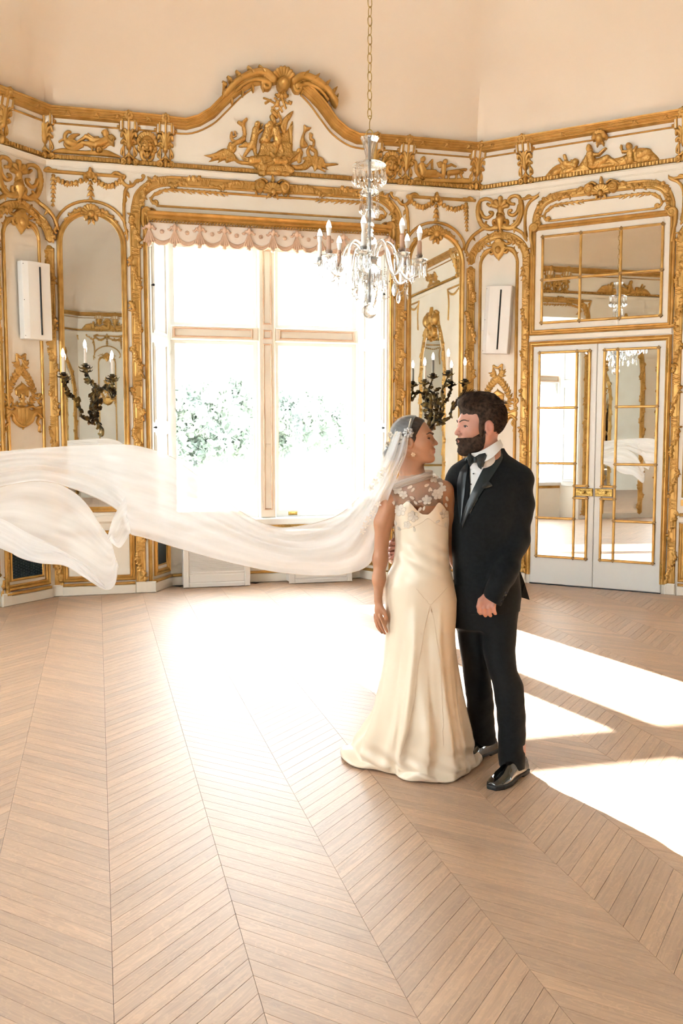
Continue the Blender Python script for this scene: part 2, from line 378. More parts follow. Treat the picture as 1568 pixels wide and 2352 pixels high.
def board(i, k):
    """corners of board k in strip i (chevron at 45 degrees), bevelled top"""
    x0 = SX0 + i * PITCH; x1 = x0 + PITCH; y = k * SEAM; up = 1 if i % 2 == 0 else -1
    ya, yb = (y, y + PITCH) if up > 0 else (y + PITCH, y)
    g, e = .0007, .0004
    def ring(a, z): return [(x0 + a, ya + a * 1.4, z), (x1 - a, yb + a * 1.4, z), (x1 - a, yb + SEAM - a * 1.4, z), (x0 + a, ya + SEAM - a * 1.4, z)]
    v = ring(g, -.012) + ring(g, -.0002) + ring(g + e, 0.0)
    f = [(0, 1, 5, 4), (1, 2, 6, 5), (2, 3, 7, 6), (3, 0, 4, 7), (4, 5, 9, 8), (5, 6, 10, 9), (6, 7, 11, 10), (7, 4, 8, 11), (8, 9, 10, 11)]
    return v, f, up
def in_room(x, y, m=.50):
    return XW - m < x < XE + m and YS - m < y < YN + .42 and (x + y) < 13.6 + m and (y - x) < 9.95 + m and (x - y) < XE - (YS + DG) + m and (x + y) > XW + YS + DG - m
def board_mesh(items, name):
    V = []; Fc = []; uvs = []; rn = []; rr = random.Random(3)
    for i, k in items:
        v, f, up = board(i, k); b = len(V); V += v; r = random.Random(i * 7919 + k * 31).random(); o1 = r * 37; o2 = (r * 911) % 17
        for q in f:
            Fc.append(tuple(b + a for a in q))
            for a in q:
                x, y, z = v[a]; dx, dy = x - v[0][0], y - v[0][1]
                uvs.append(((dx + up * dy) * S2 + o1, (dx * -up + dy) * S2 + o2)); rn.append(r)
    me = mesh(name, V, Fc, M_OAK); uvl = me.uv_layers.new(name='UVMap'); uvl.data.foreach_set('uv', [c for p in uvs for c in p])
    at = me.attributes.new('rnd', 'FLOAT', 'CORNER'); at.data.foreach_set('value', rn); return me
allb = []
for i in range(-10, 18):
    for k in range(int(YS / SEAM) - 8, int(10 / SEAM) + 4):
        cxm = SX0 + (i + .5) * PITCH; cym = k * SEAM + PITCH / 2 + SEAM / 2
        if in_room(cxm, cym):
            d = np.array([cxm, cym, 0]) - _C; zc = d @ _F; sx = CX + FPX * (d @ _R) / max(zc, .01); sy = CY - FPX * (d @ _U) / max(zc, .01)
            vis = zc > .5 and -120 < sx < 1690 and sy < 2480
            allb.append((0 if vis else 1, cxm * cxm + cym * cym, i, k))
allb.sort()
for _, _, i, k in allb[:300]: link('floor_board', board_mesh([(i, k)], 'floor_board'), FLOOR)
_o = link('floor_board_field', board_mesh([(i, k) for _, _, i, k in allb[300:]], 'floor_board_field'), FLOOR); _o['kind'] = 'stuff'

# ------------------------------------------------------------------ walls and coved ceiling
ARCH = [(386, 286), (426, 288), (456.5, 280), (487, 262), (511.6, 237), (527, 222), (551, 203.5), (579, 188), (612.6, 182)]
_al = [fz(WN, *p) for p in ARCH]
UC = 2.205
ARCHP = [(0, 4.645), (1.0, 4.645)] + [(u, z) for u, z in _al[1:]]
ARCHP += [(2 * UC - u, z) for u, z in ARCHP[::-1]]
ARCHP[-1] = (4.49, 4.645)
_au = np.array([p[0] for p in ARCHP]); _az = np.array([p[1] for p in ARCHP])
def zc_n(u): return float(np.interp(u, _au, _az))
OP0, OP1, OPZ = .945, 3.465, 3.80          # window opening in the north wall
IN0, IN1, REC = 1.15, 3.26, .37
def wall_face(W, name, label, openings=(), top=None, us=None):
    """wall skin with rectangular openings [(u0,u1,z0,z1)]; leans forward above the frieze"""
    top = top or (lambda u: 4.645); m = MB()
    zs0 = [-.03, 4.27, 4.37, 4.47, 4.57]
    cuts = sorted(set([0, W.L] + [c for o in openings for c in o[:2]] + list(us or [])))
    for a, b in zip(cuts[:-1], cuts[1:]):
        for zl, zh in (lambda hs: hs)([(zs0[i], zs0[i + 1]) for i in range(4)] + [(4.57, None)]):
            segs = [(zl, zh)]
            if zh is not None:
                for o in openings:
                    if a >= o[0] - 1e-6 and b <= o[1] + 1e-6: segs = [s_ for s_ in ((zl, min(zh, o[2])), (max(zl, o[3]), zh)) if s_[1] - s_[0] > 1e-4]
                for q0, q1 in segs: m.add([(a, 0, q0), (b, 0, q0), (b, 0, q1), (a, 0, q1)], [(0, 1, 2, 3)])
            else:
                ta, tb = top(a), top(b); N = 5 if max(ta, tb) > 4.7 else 1
                for q in range(N):
                    t0, t1 = q / N, (q + 1) / N
                    m.add([(a, 0, 4.57 + (ta - 4.57) * t0), (b, 0, 4.57 + (tb - 4.57) * t0), (b, 0, 4.57 + (tb - 4.57) * t1), (a, 0, 4.57 + (ta - 4.57) * t1)], [(0, 1, 2, 3)])
    me = lean_me(m.me(name, M_WHITE)); o = link(name, me, None, W.M); tag(o, label, kind='structure'); return o
NW_ = wall_face(WN, 'wall_north', 'cream panelled wall with gilded frieze around the tall window', [(OP0, OP1, 0, OPZ)], zc_n, [p[0] for p in ARCHP])
NE_ = wall_face(WNE, 'wall_northeast', 'cream panelled wall with gilding around the mirrored doors')
NWW_ = wall_face(WNW, 'wall_northwest', 'cream panelled wall left of the arched mirror')
WWIN = [3.7 + .95, 6.9, 9.68]                # window centres along the west wall (u)
WWIN = [1.75, 5.35, 9.66]  # south and middle windows are added as fill light, only the last is reflected
E_ = wall_face(WE, 'wall_east', 'cream side wall seen in the tall mirror')
W_ = wall_face(WW, 'wall_west', 'cream side wall with windows seen in the door mirrors', [(c - 1.26, c + 1.26, .0, OPZ) for c in WWIN])
S_ = wall_face(WS, 'wall_south', 'cream end wall seen in the left mirror')
SE_ = wall_face(WSE, 'wall_southeast', 'cream diagonal wall behind the viewer to the right')
SW_ = wall_face(WSW, 'wall_southwest', 'cream diagonal wall behind the viewer to the left')
HC = 6.3
ring = []
for W, us in ((WN, np.unique(np.concatenate([_au, np.linspace(0, 4.49, 24)]))), (WNE, np.linspace(0, 2.64, 9)), (WE, np.linspace(0, LEW, 20)), (WSE, np.linspace(0, 2.64, 9)), (WS, np.linspace(0, 4.49, 12)), (WSW, np.linspace(0, 2.64, 9)), (WW, np.linspace(0, LEW, 20)), (WNW, np.linspace(0, 2.64, 9))):
    for u in us[:-1]:
        z = zc_n(u) if W is WN else 4.645
        ring.append((W.M @ Vector((u, -float(lean(z)) - .005, z)), ))
mc = Vector((1.825, (YN + YS) / 2, 0)); cv = MB(); NT = 9; v = []
for (p,) in ring:
    an = atan2((p.y - mc.y) / 5.4, (p.x - mc.x) / 2.1); q = Vector((mc.x + 2.1 * cos(an), mc.y + 5.4 * sin(an), HC))
    for k in range(NT):
        t = k / (NT - 1) * pi / 2; a, b = 1 - cos(t), sin(t); v.append((p.x + (q.x - p.x) * a, p.y + (q.y - p.y) * a, p.z + (HC - p.z) * b))
n = len(ring); f = [(i * NT + k, ((i + 1) % n) * NT + k, ((i + 1) % n) * NT + k + 1, i * NT + k + 1) for i in range(n) for k in range(NT - 1)]
f.append(tuple(i * NT + NT - 1 for i in range(n)))
CEIL = cv.add(v, f).build('ceiling', M_CEIL, smooth=True, sharp=50); tag(CEIL, 'coved peach plaster ceiling', kind='structure')
_pm = MB(); _pm.add([(1.825 + 2.0 * np.sign(cos(2 * pi * i / 48)) * abs(cos(2 * pi * i / 48)) ** .7, 1.6 + 4.7 * np.sign(sin(2 * pi * i / 48)) * abs(sin(2 * pi * i / 48)) ** .7, HC - .01) for i in range(48)], [tuple(range(48))]); _pm.build('ceiling_painting', M_SKYPAINT, CEIL)

# ------------------------------------------------------------------ cornices and friezes round the room
P_CORN = [(-.042, 0), (-.042, .02)] + [(-.035 + .07 * (i + .5) / 12 * 1.0 + 0, .03 + .014 * abs(sin(pi * 3 * (i + .5) / 12)) + .02 * (i / 12)) for i in range(12)] + [(.042, .06), (.048, .06), (.048, 0)]
def bar(w, h, n=6): return [(-w / 2 * cos(pi * i / n), h * sin(pi * i / n)) for i in range(n + 1)]
P_FRAME = [(-.028, 0), (-.028, .018), (-.02, .026), (-.012, .018), (-.006, .018), (0, .012), (.006, .02), (.018, .024), (.026, .016), (.028, 0)]
def ties(W_path, parent, step, off=.2):
    hf = None
def straight(W, wo, path=None):
    path = path or [(0, 4.645), (W.L, 4.645)]
    fine = []
    for a, b in zip(path[:-1], path[1:]):
        k = 1 if abs(a[1] - b[1]) < .001 else 4
        fine += [(a[0] + (b[0] - a[0]) * i / k, a[1] + (b[1] - a[1]) * i / k) for i in range(k)]
    fine.append(path[-1])
    link('cornice', lean_me(MB().sweep(fine, P_CORN).me('cornice', M_GOLD, True, 40)), wo)
    # egg moulding under the frieze: beads on a rail
    m = MB().sweep([(0, 4.268), (W.L, 4.268)], [(-.021, 0), (-.021, .016), (-.016, .022), (.012, .03), (.021, .022), (.021, 0)])
    nb = int(W.L / .034)
    for i in range(nb):
        u = (i + .5) * W.L / nb; w = .010 if i % 2 else .006; m.bbox(u - w, u + w, -.040, -.012, 4.250, 4.287, .005)
    m.build('egg_moulding', M_GOLD, wo)
    MB().sweep([(0, 4.205), (W.L, 4.205)], [(-.03, 0), (-.03, .008), (-.02, .008), (-.02, .014), (.02, .02), (.025, .03), (.03, .03), (.03, 0)]).build('plaster_moulding', M_WHITE, wo)
    MB().sweep([(0, .77), (W.L, .77)], [(-.03, 0), (-.03, .012), (-.01, .03), (.02, .03), (.03, .02), (.03, 0)]) if False else None
for W, wo in ((WNE, NE_), (WNW, NWW_), (WE, E_), (WW, W_), (WS, S_), (WSE, SE_), (WSW, SW_)): straight(W, wo)
straight(WN, NW_, ARCHP)
def strip_path(wo, path): link('fillet', lean_me(MB().sweep(path, bar(.016, .014)).me('fillet', M_GOLD, True, 50)), wo)
_in = [(60, 580), (200, 575), (350, 510), (450, 420), (560, 310), (640, 250)]
_T = tr(WN, 'B'); _il = [_T(*p) for p in _in]
_il[0] = (1.18, 4.555); _ip = crom(_il, 4); strip_path(NW_, _ip); strip_path(NW_, [(2 * UC - u, z) for u, z in _ip[::-1]])
BR_N = [0.0, .783, 1.133, 2 * UC - 1.133, 2 * UC - .783, 4.43]
for a, b in ((BR_N[0], BR_N[1]), (BR_N[1], BR_N[2]), (BR_N[3], BR_N[4]), (BR_N[4], BR_N[5])): strip_path(NW_, [(a + .06, 4.56), (b - .06, 4.56)])
BR_NE = [.52, 2.106]
for a, b in ((.02, .46), (.58, 2.05), (2.17, 2.62)): strip_path(NE_, [(a, 4.56), (b, 4.56)])
for a, b in ((.02, .47), (.59, 2.06), (2.18, 2.62)): strip_path(NWW_, [(a, 4.56), (b, 4.56)])
for W, wo in ((WE, E_), (WW, W_), (WS, S_), (WSE, SE_), (WSW, SW_)): strip_path(wo, [(.02, 4.56), (W.L - .02, 4.56)])
# ties across the cornice reeds (small leafy bands)
_h = HF(-.05, .05, 4.6, 4.7, .005)
for a in (.7, 2.44, .35, 2.79): _h.leaf((-.035 * cos(a), 4.648 - .025 * sin(a) * .9), a, .07 if a in (.7, 2.44) else .06, .008, 1, .035)
for a in (-.7, .7, 2.44, -2.44): _h.leaf((0, 4.648), a, .042, .009, 1, .05)
_h.ell((0, 4.648), .012, .016, 0, 1, .055)
ME_TIE = lean_me(_h.me('cornice_tie', M_GOLD))
for W, wo, us in ((WN, NW_, [.22, .48, .68, .97, 3.50, 3.78, 4.05, 4.3]), (WNE, NE_, [.2, .62, .95, 1.66, 1.95, 2.4]), (WNW, NWW_, [1.4, 1.8, 2.42]), (WE, E_, [i * .4 + .2 for i in range(26)]), (WW, W_, [i * .4 + .2 for i in range(26)])):
    for u in us: link('cornice_tie', ME_TIE, wo, Matrix.Translation((u, 0, 0)))
# ------------------------------------------------------------------ frieze brackets
def bracket_mesh():
    h = HF(-.11, .11, 4.225, 4.70, .004)
    for u in (-.058, 0, .058): h.cap((u, 4.555), (u, 4.625), .012, .012, 1, .045)
    for s in (-1, 1):
        h.cap((s * .078, 4.55), (s * .078, 4.60), .014, .01, 1, .02); h.cap((s * .088, 4.575), (s * .1, 4.575), .014, .012, 1, .005)
        h.stroke([(s * .01, 4.44), (s * .035, 4.50), (s * .062, 4.52), (s * .07, 4.495)], .014, .012, 1, .03)
        h.stroke([(s * .005, 4.46), (s * .02, 4.52), (s * .035, 4.545)], .013, .014, 1, .035)
        h.stroke([(s * .012, 4.425), (s * .045, 4.455), (s * .066, 4.44)], .012, .014, 1, .03)
        h.stroke([(s * .05, 4.40), (s * .065, 4.375), (s * .072, 4.345), (s * .06, 4.33)], .012, .008, 1, .012)
        h.cap((s * .048, 4.31), (s * .048, 4.42), .008, .008, 1, .014)
        h.curl((s * .056, 4.272), .03, .006, -90, 90 * s * 0 + 250, .010, .008, 1, .03); h.ell((s * .058, 4.272), .03, .036, 0, .7, .012)
        h.stroke([(s * .015, 4.325), (s * .03, 4.31), (s * .045, 4.305)], .012, .008, 1, .02)
    h.cap((0, 4.535), (0, 4.40), .018, .022, 1, .034); h.ell((0, 4.405), .024, .032, 0, 1, .03); h.cap((0, 4.37), (0, 4.30), .009, .014, 1, .014); h.ell((0, 4.335), .016, .02, 0, 1, .02)
    h.ell((0, 4.275), .022, .034, 0, .8, .045); h.ell((0, 4.275), .012, .02, 0, 1, .06); h.cap((0, 4.25), (0, 4.232), .014, .005, 1, .02)
    h.poly([(-.06, 4.545), (.06, 4.545), (.055, 4.41), (-.055, 4.41)], .014, .01, 0, 0)
    return lean_me(h.me('frieze_bracket', M_GOLD))
ME_BR = bracket_mesh()
_h = HF(-.06, .06, 4.6, 4.72, .004); _h.flower((0, 4.665), .046, 8, .05); _h.ell((0, 4.665), .016, .016, 0, 1, .07)
ME_ROS = lean_me(_h.me('rosette', M_GOLD))
_m = MB(); _m.bbox(-.08, .08, -.042, .01, 4.545, 4.632, .006); ME_FLU = lean_me(_m.me('white_flute_block', M_WHITE))
def bracket(wo, u):
    b = link('frieze_bracket', ME_BR, wo, Matrix.Translation((u, 0, 0))); link('rosette', ME_ROS, b); link('flute_block', ME_FLU, b)
for u in BR_N: bracket(NW_, u)
for u in BR_NE: bracket(NE_, u)
for u in (.53, 2.10): bracket(NWW_, u)
for u in (.4, 3.0, 3.35, 5.9, 6.25, 8.8, 9.15, 10.9): bracket(E_, u); bracket(W_, u)
for u in (.35, 1.45, 1.85, 3.55, 3.95): bracket(S_, u)
# ------------------------------------------------------------------ frieze reliefs
def K(W, k, x0, y0, x1, y1, res=.005):
    """height field covering a crop rectangle; returns hf, transform, metres per crop pixel"""
    T = tr(W, k); pts = [T(x0, y0), T(x1, y0), T(x0, y1), T(x1, y1)]; a = np.array(pts)
    m = (T(x1, y0)[0] - T(x0, y0)[0]) / (x1 - x0)
    return HF(a[:, 0].min() - .02, a[:, 0].max() + .02, a[:, 1].min() - .02, a[:, 1].max() + .02, res), T, m
def fig(h, T, m, parts, hh=.75):
    for p in parts:
        kind = p[0]
        if kind == 'c': _, a, b, r0, r1, base = p; h.cap(T(*a), T(*b), r0 * m, r1 * m, hh, base)
        elif kind == 's': _, pts, r0, r1, base = p; h.stroke([T(*q) for q in pts], r0 * m, r1 * m, hh, base)
        elif kind == 'e': _, c_, a, b, ang, base = p; h.ell(T(*c_), a * m, b * m, radians(ang), hh, base)
        elif kind == 'p': _, pts, hgt, edge, base = p; h.poly([T(*q) for q in pts], hgt, edge * m, base)
        elif kind == 'g': _, pts, w, d = p; h.groove([T(*q) for q in pts], w * m, d)
# reclining woman in a swan chariot (left frieze panel)
h, T, m = K(WN, 'P', 0, 90, 840, 440, .0042)
fig(h, T, m, [('p', [(0, 372), (10, 345), (60, 326), (150, 314), (250, 332), (400, 345), (560, 340), (650, 338), (750, 380), (825, 432), (600, 415), (300, 395)], .022, 30, 0),
 ('e', (225, 250), 85, 48, -8, .012), ('s', [(215, 125), (185, 122), (155, 155), (152, 205), (190, 240)], 14, 26, .014), ('e', (212, 122), 14, 10, 0, .018),
 ('p', [(180, 205), (215, 160), (260, 145), (335, 152), (285, 185), (250, 220)], .022, 16, .012), ('g', [(210, 190), (320, 156)], 6, .006), ('g', [(225, 205), (290, 178)], 5, .006),
 ('s', [(85, 240), (130, 215), (170, 240), (150, 275), (200, 315), (290, 322), (360, 290)], 11, 18, .014), ('s', [(190, 270), (250, 300), (300, 260)], 8, 8, .022),
 ('c', (560, 255), (405, 180), 34, 24, .02), ('c', (405, 180), (300, 245), 22, 12, .016), ('c', (535, 285), (365, 255), 34, 22, .022), ('c', (365, 255), (245, 322), 20, 11, .02), ('e', (250, 326), 22, 9, 10, .02),
 ('c', (535, 280), (640, 225), 42, 40, .026), ('e', (645, 215), 40, 32, 60, .028), ('c', (645, 190), (632, 165), 16, 16, .03), ('e', (632, 148), 30, 36, 0, .034), ('s', [(605, 130), (640, 112), (668, 140), (660, 170)], 15, 10, .034),
 ('c', (670, 220), (722, 268), 16, 15, .03), ('c', (722, 268), (738, 195), 14, 10, .026), ('c', (738, 195), (700, 165), 10, 8, .026),
 ('c', (600, 225), (510, 215), 16, 13, .034), ('c', (510, 215), (428, 150), 12, 8, .03), ('p', [(430, 240), (490, 185), (560, 180), (545, 235), (460, 290)], .014, 20, .014), ('s', [(430, 280), (480, 320), (470, 350)], 14, 8, .02),
 ('p', [(660, 165), (710, 148), (765, 200), (735, 235), (745, 300), (690, 282), (620, 330), (560, 310), (640, 280)], .014, 14, .006),
 ('e', (562, 338), 48, 46, 0, .012), ('g', [(562 + 36 * cos(i * .5), 338 + 36 * sin(i * .5)) for i in range(14)], 5, .012), ('e', (562, 338), 12, 12, 0, .03)]
 + [('g', [(562, 338), (562 + 34 * cos(a), 338 + 34 * sin(a))], 4, .006) for a in (.3, 1.3, 2.4, 3.4, 4.5, 5.5)])
ME_RECL = lean_me(h.me('reclining_figure_relief', M_GOLD))
tag(link('reclining_figure_relief', ME_RECL, NW_), 'gilded relief of a reclining woman in a swan chariot')
# laughing mask
h = HF(-.16, .16, 4.27, 4.62, .0038)
h.ell((0, 4.42), .068, .095, 0, .7, .012); h.ell((0, 4.375), .045, .05, 0, .7, .022)
for k in range(9):
    a = radians(15 + 150 * k / 8); h.cap((.05 * cos(a), 4.455 + .05 * sin(a)), (.088 * cos(a), 4.455 + .088 * sin(a)), .013, .017, .8, .012); h.groove([(.06 * cos(a), 4.455 + .06 * sin(a)), (.10 * cos(a), 4.455 + .10 * sin(a))], .004, .008)
for s in (-1, 1):
    for k in range(6): h.ell((s * (.082 - .004 * k + .014 * sin(k * 2.2)), 4.47 - k * .022), .022, .018, s * .6, .8, .016)
    h.ell((s * .028, 4.435), .02, .011, 0, .9, .062); h.groove([(s * .012, 4.437), (s * .044, 4.437)], .006, .016); h.ell((s * .036, 4.398), .022, .02, 0, .8, .044); h.stroke([(s * .01, 4.455), (s * .03, 4.462), (s * .05, 4.452)], .006, .004, 1, .062)
    h.stroke([(s * .06, 4.36), (s * .045, 4.315), (s * .015, 4.295), (s * .03, 4.285)], .016, .012, .8, .01)
h.cap((0, 4.44), (0, 4.395), .010, .017, 1, .062); h.groove([(-.026, 4.372), (-.012, 4.364), (.012, 4.364), (.026, 4.372)], .005, .016); h.ell((0, 4.352), .016, .008, 0, 1, .06); h.ell((0, 4.33), .022, .018, 0, 1, .04)
ME_MASK = lean_me(h.me('mask_relief', M_GOLD))
def put(me, name, wo, u, z=0.0): return link(name, me, wo, Matrix.Translation((u, 0, z)))
for u in (.957, 2 * UC - .957 + .01): put(ME_MASK, 'mask_relief', NW_, u)
# central group under the arch: satyr and old man among rocks, dolphins and a palm
h, T, m = K(WN, 'Q', 100, 90, 1480, 915, .0045)
fig(h, T, m, [('p', [(520, 700), (640, 690), (680, 620), (700, 560), (880, 540), (1000, 560), (1010, 640), (1110, 640), (1090, 720), (1000, 760), (960, 830), (700, 840), (600, 780)], .03, 40, 0),
 ('p', [(650, 770), (1000, 790), (1000, 880), (960, 905), (760, 895), (660, 890)], .05, 40, .01), ('c', (600, 740), (760, 730), 40, 36, .03), ('c', (700, 770), (960, 740), 34, 30, .035), ('c', (710, 880), (720, 810), 22, 26, .06), ('c', (720, 810), (800, 770), 24, 18, .06), ('e', (690, 870), 36, 26, 0, .05), ('c', (780, 670), (830, 730), 15, 18, .055), ('c', (830, 740), (930, 760), 30, 26, .06), ('e', (915, 730), 26, 28, 0, .06), ('c', (930, 770), (1070, 660), 8, 6, .05), ('c', (940, 800), (990, 850), 22, 28, .05), ('e', (840, 870), 60, 26, 0, .05), ('e', (930, 880), 50, 24, 0, .05),
 # satyr
 ('c', (525, 690), (600, 580), 14, 24, .018), ('c', (640, 680), (620, 580), 14, 26, .018), ('c', (610, 590), (640, 430), 36, 34, .024), ('e', (655, 385), 28, 34, 0, .03), ('c', (630, 440), (660, 470), 15, 13, .036), ('c', (660, 470), (700, 435), 12, 10, .036), ('c', (690, 410), (700, 385), 8, 10, .03), ('c', (580, 580), (480, 595), 22, 10, .012), ('c', (540, 570), (500, 590), 20, 10, .014),
 # old man with drapery
 ('c', (770, 420), (740, 520), 42, 48, .03), ('c', (760, 500), (700, 540), 36, 26, .024), ('c', (840, 440), (860, 540), 38, 40, .032), ('c', (860, 540), (830, 670), 36, 18, .03), ('c', (870, 560), (910, 650), 26, 12, .028), ('c', (820, 440), (790, 500), 16, 12, .04), ('c', (790, 500), (700, 550), 13, 9, .04), ('e', (780, 385), 30, 32, 0, .04), ('s', [(745, 400), (770, 450), (760, 480)], 22, 12, .036), ('c', (800, 300), (820, 360), 20, 26, .02), ('c', (860, 560), (830, 580), 34, 28, .036),
 # column, sail, wing, pole
 ('p', [(890, 460), (950, 440), (1000, 350), (1000, 500), (1000, 620), (900, 640)], .016, 16, 0), ('p', [(880, 400), (930, 300), (1015, 240), (985, 320), (960, 360), (935, 470), (900, 450)], .022, 18, .006), ('c', (1003, 350), (1003, 640), 5, 5, .012), ('g', [(1000, 360), (975, 400), (980, 480), (985, 560)], 7, .02),
 ('s', [(820, 390), (875, 370), (890, 320), (865, 270)], 18, 10, .012), ('c', (850, 300), (820, 260), 16, 22, .01), ('c', (850, 290), (870, 260), 10, 10, .01),
 # palm crown
 ('c', (855, 250), (800, 200), 9, 6, .008), ('c', (855, 245), (910, 190), 9, 6, .008), ('s', [(800, 240), (830, 190), (860, 150), (830, 110)], 10, 8, .008), ('s', [(905, 245), (870, 190), (790, 140), (720, 110)], 10, 8, .008), ('s', [(860, 150), (900, 120), (960, 165), (1000, 150)], 10, 7, .008), ('e', (855, 165), 22, 30, 0, .012), ('c', (740, 160), (790, 130), 12, 9, .008), ('c', (940, 210), (920, 170), 10, 8, .008), ('c', (900, 115), (930, 180), 11, 9, .008), ('c', (990, 165), (975, 145), 12, 10, .008)]
 # dolphins and waves, left and right
 + [('s', [(545, 325), (515, 370), (530, 470), (500, 540), (440, 560), (400, 610)], 14, 24, .016), ('s', [(515, 380), (470, 355)], 20, 14, .014), ('c', (515, 520), (455, 555), 26, 16, .02),
 ('s', [(400, 460), (395, 510), (430, 560), (430, 630), (395, 650), (370, 620), (385, 570)], 12, 16, .012), ('c', (432, 450), (440, 490), 10, 10, .012), ('s', [(440, 490), (415, 500), (400, 480)], 9, 9, .012),
 ('p', [(120, 685), (220, 665), (300, 620), (350, 620), (420, 660), (470, 730), (600, 750), (620, 790), (540, 775), (430, 740), (350, 760), (330, 730), (260, 760), (270, 730), (170, 750), (200, 715)], .03, 26, 0), ('s', [(180, 690), (300, 670), (400, 700), (480, 755), (620, 770)], 10, 14, .02),
 ('p', [(470, 655), (495, 690), (530, 715), (600, 720), (600, 745), (520, 735)], .02, 14, 0)]
 + [('p', [(1120, 375), (1150, 405), (1195, 405), (1180, 430), (1140, 455), (1125, 520), (1160, 580), (1140, 610), (1085, 600), (1090, 520), (1115, 450)], .026, 20, .008), ('s', [(1185, 470), (1190, 520), (1220, 540), (1215, 590), (1180, 600)], 12, 12, .012), ('c', (1205, 480), (1190, 510), 8, 10, .012),
 ('s', [(1180, 600), (1160, 650), (1190, 710), (1235, 700), (1240, 650), (1205, 620)], 16, 18, .014), ('p', [(1150, 690), (1250, 690), (1310, 710), (1350, 775), (1450, 768), (1460, 780), (1340, 800), (1370, 830), (1300, 810), (1340, 855), (1260, 820), (1230, 845), (1200, 790), (1140, 830), (1020, 830), (1000, 790), (1100, 770), (1130, 730)], .03, 22, 0), ('s', [(1250, 720), (1310, 770), (1440, 775)], 9, 7, .022), ('s', [(1220, 740), (1260, 800), (1330, 845)], 9, 6, .022), ('s', [(1000, 800), (1100, 805), (1150, 770), (1150, 720), (1120, 715)], 18, 10, .018), ('c', (1075, 640), (1075, 740), 26, 22, .014)])
h.rough(.005, 2)
tag(link('mythology_group_relief', lean_me(h.me('mythology_group_relief', M_GOLD)), NW_), 'large gilded relief group with dolphins and a palm under the arched cornice')
# chariot with child and dogs (right frieze panel)
h, T, m = K(WN, 'C', 465, 290, 965, 535, .0042)
fig(h, T, m, [('p', [(470, 500), (520, 470), (700, 485), (960, 485), (965, 535), (480, 520)], .02, 16, 0), ('e', (555, 485), 22, 26, 0, .014), ('g', [(555 + 14 * cos(i * .6), 485 + 16 * sin(i * .6)) for i in range(12)], 4, .01),
 ('s', [(470, 335), (500, 350), (505, 420), (540, 470)], 12, 14, .01), ('c', (560, 430), (545, 380), 28, 26, .026), ('e', (560, 325), 18, 22, 0, .03), ('c', (550, 370), (590, 385), 11, 9, .03), ('c', (590, 385), (640, 330), 9, 6, .026), ('c', (640, 330), (640, 420), 7, 9, .02), ('c', (570, 440), (660, 435), 24, 20, .022), ('c', (660, 435), (740, 475), 16, 9, .02), ('c', (590, 450), (690, 465), 22, 12, .018),
 ('c', (735, 440), (740, 380), 18, 18, .026), ('e', (750, 345), 18, 18, 0, .028), ('c', (745, 440), (740, 480), 10, 8, .02), ('p', [(680, 350), (720, 340), (735, 380), (700, 395)], .016, 10, .008), ('c', (750, 385), (800, 375), 9, 7, .026), ('c', (800, 365), (845, 385), 8, 5, .016),
 ('c', (780, 440), (860, 430), 20, 20, .02), ('c', (790, 445), (775, 495), 10, 6, .016), ('c', (850, 440), (845, 500), 10, 6, .016), ('c', (860, 425), (900, 440), 14, 9, .022), ('c', (870, 420), (920, 410), 12, 9, .016), ('e', (925, 412), 14, 10, 0, .018), ('c', (880, 440), (905, 495), 9, 6, .014)])
ME_CHAR = lean_me(h.me('chariot_relief', M_GOLD)); tag(link('chariot_relief', ME_CHAR, NW_), 'gilded relief of a chariot drawn by dogs, child beside it')
# clouds, woman pointing and kneeling cherub (over the doors)
h, T, m = K(WNE, 'D', 330, 265, 1355, 590, .0045)
fig(h, T, m, [('p', [(335, 580), (390, 510), (440, 465), (520, 440), (620, 480), (680, 420), (720, 360), (800, 400), (900, 365), (960, 400), (1060, 370), (1100, 330), (1160, 310), (1250, 310), (1310, 350), (1350, 425), (1100, 460), (700, 540)], .03, 45, 0),
 ('c', (525, 380), (545, 440), 14, 16, .02), ('c', (480, 410), (510, 450), 12, 14, .02), ('c', (540, 450), (620, 470), 28, 22, .03), ('e', (625, 435), 28, 28, 0, .034), ('c', (590, 425), (640, 450), 10, 8, .03),
 ('c', (770, 460), (755, 370), 40, 34, .035), ('e', (745, 320), 24, 28, 0, .04), ('c', (745, 300), (760, 330), 18, 14, .04), ('c', (770, 375), (830, 370), 15, 12, .04), ('c', (830, 370), (890, 315), 11, 8, .036), ('c', (790, 470), (900, 400), 34, 26, .03), ('c', (900, 400), (1000, 450), 20, 10, .026), ('c', (820, 470), (960, 455), 26, 12, .026), ('p', [(690, 420), (730, 370), (740, 470), (830, 490), (770, 500), (700, 470)], .02, 18, .02),
 ('c', (1110, 420), (1105, 340), 30, 28, .035), ('e', (1095, 298), 26, 28, 0, .04), ('c', (1100, 345), (1040, 345), 13, 10, .04), ('c', (1040, 345), (1025, 310), 9, 9, .034), ('e', (1028, 300), 10, 16, 0, .03), ('c', (1100, 430), (1075, 400), 18, 16, .034), ('c', (1075, 405), (1085, 450), 14, 10, .03), ('c', (1110, 435), (1160, 445), 14, 10, .03), ('c', (1140, 340), (1160, 300), 14, 8, .03),
 ('e', (460, 520), 60, 30, 20, .022), ('e', (560, 510), 60, 26, 10, .024), ('e', (1220, 360), 70, 40, 10, .018), ('e', (1250, 400), 60, 30, 10, .016)])
h.rough(.004, 5); ME_CLOUD = lean_me(h.me('cloud_figures_relief', M_GOLD)); tag(link('cloud_figures_relief', ME_CLOUD, NE_), 'gilded relief of a pointing woman and kneeling cherub on clouds')
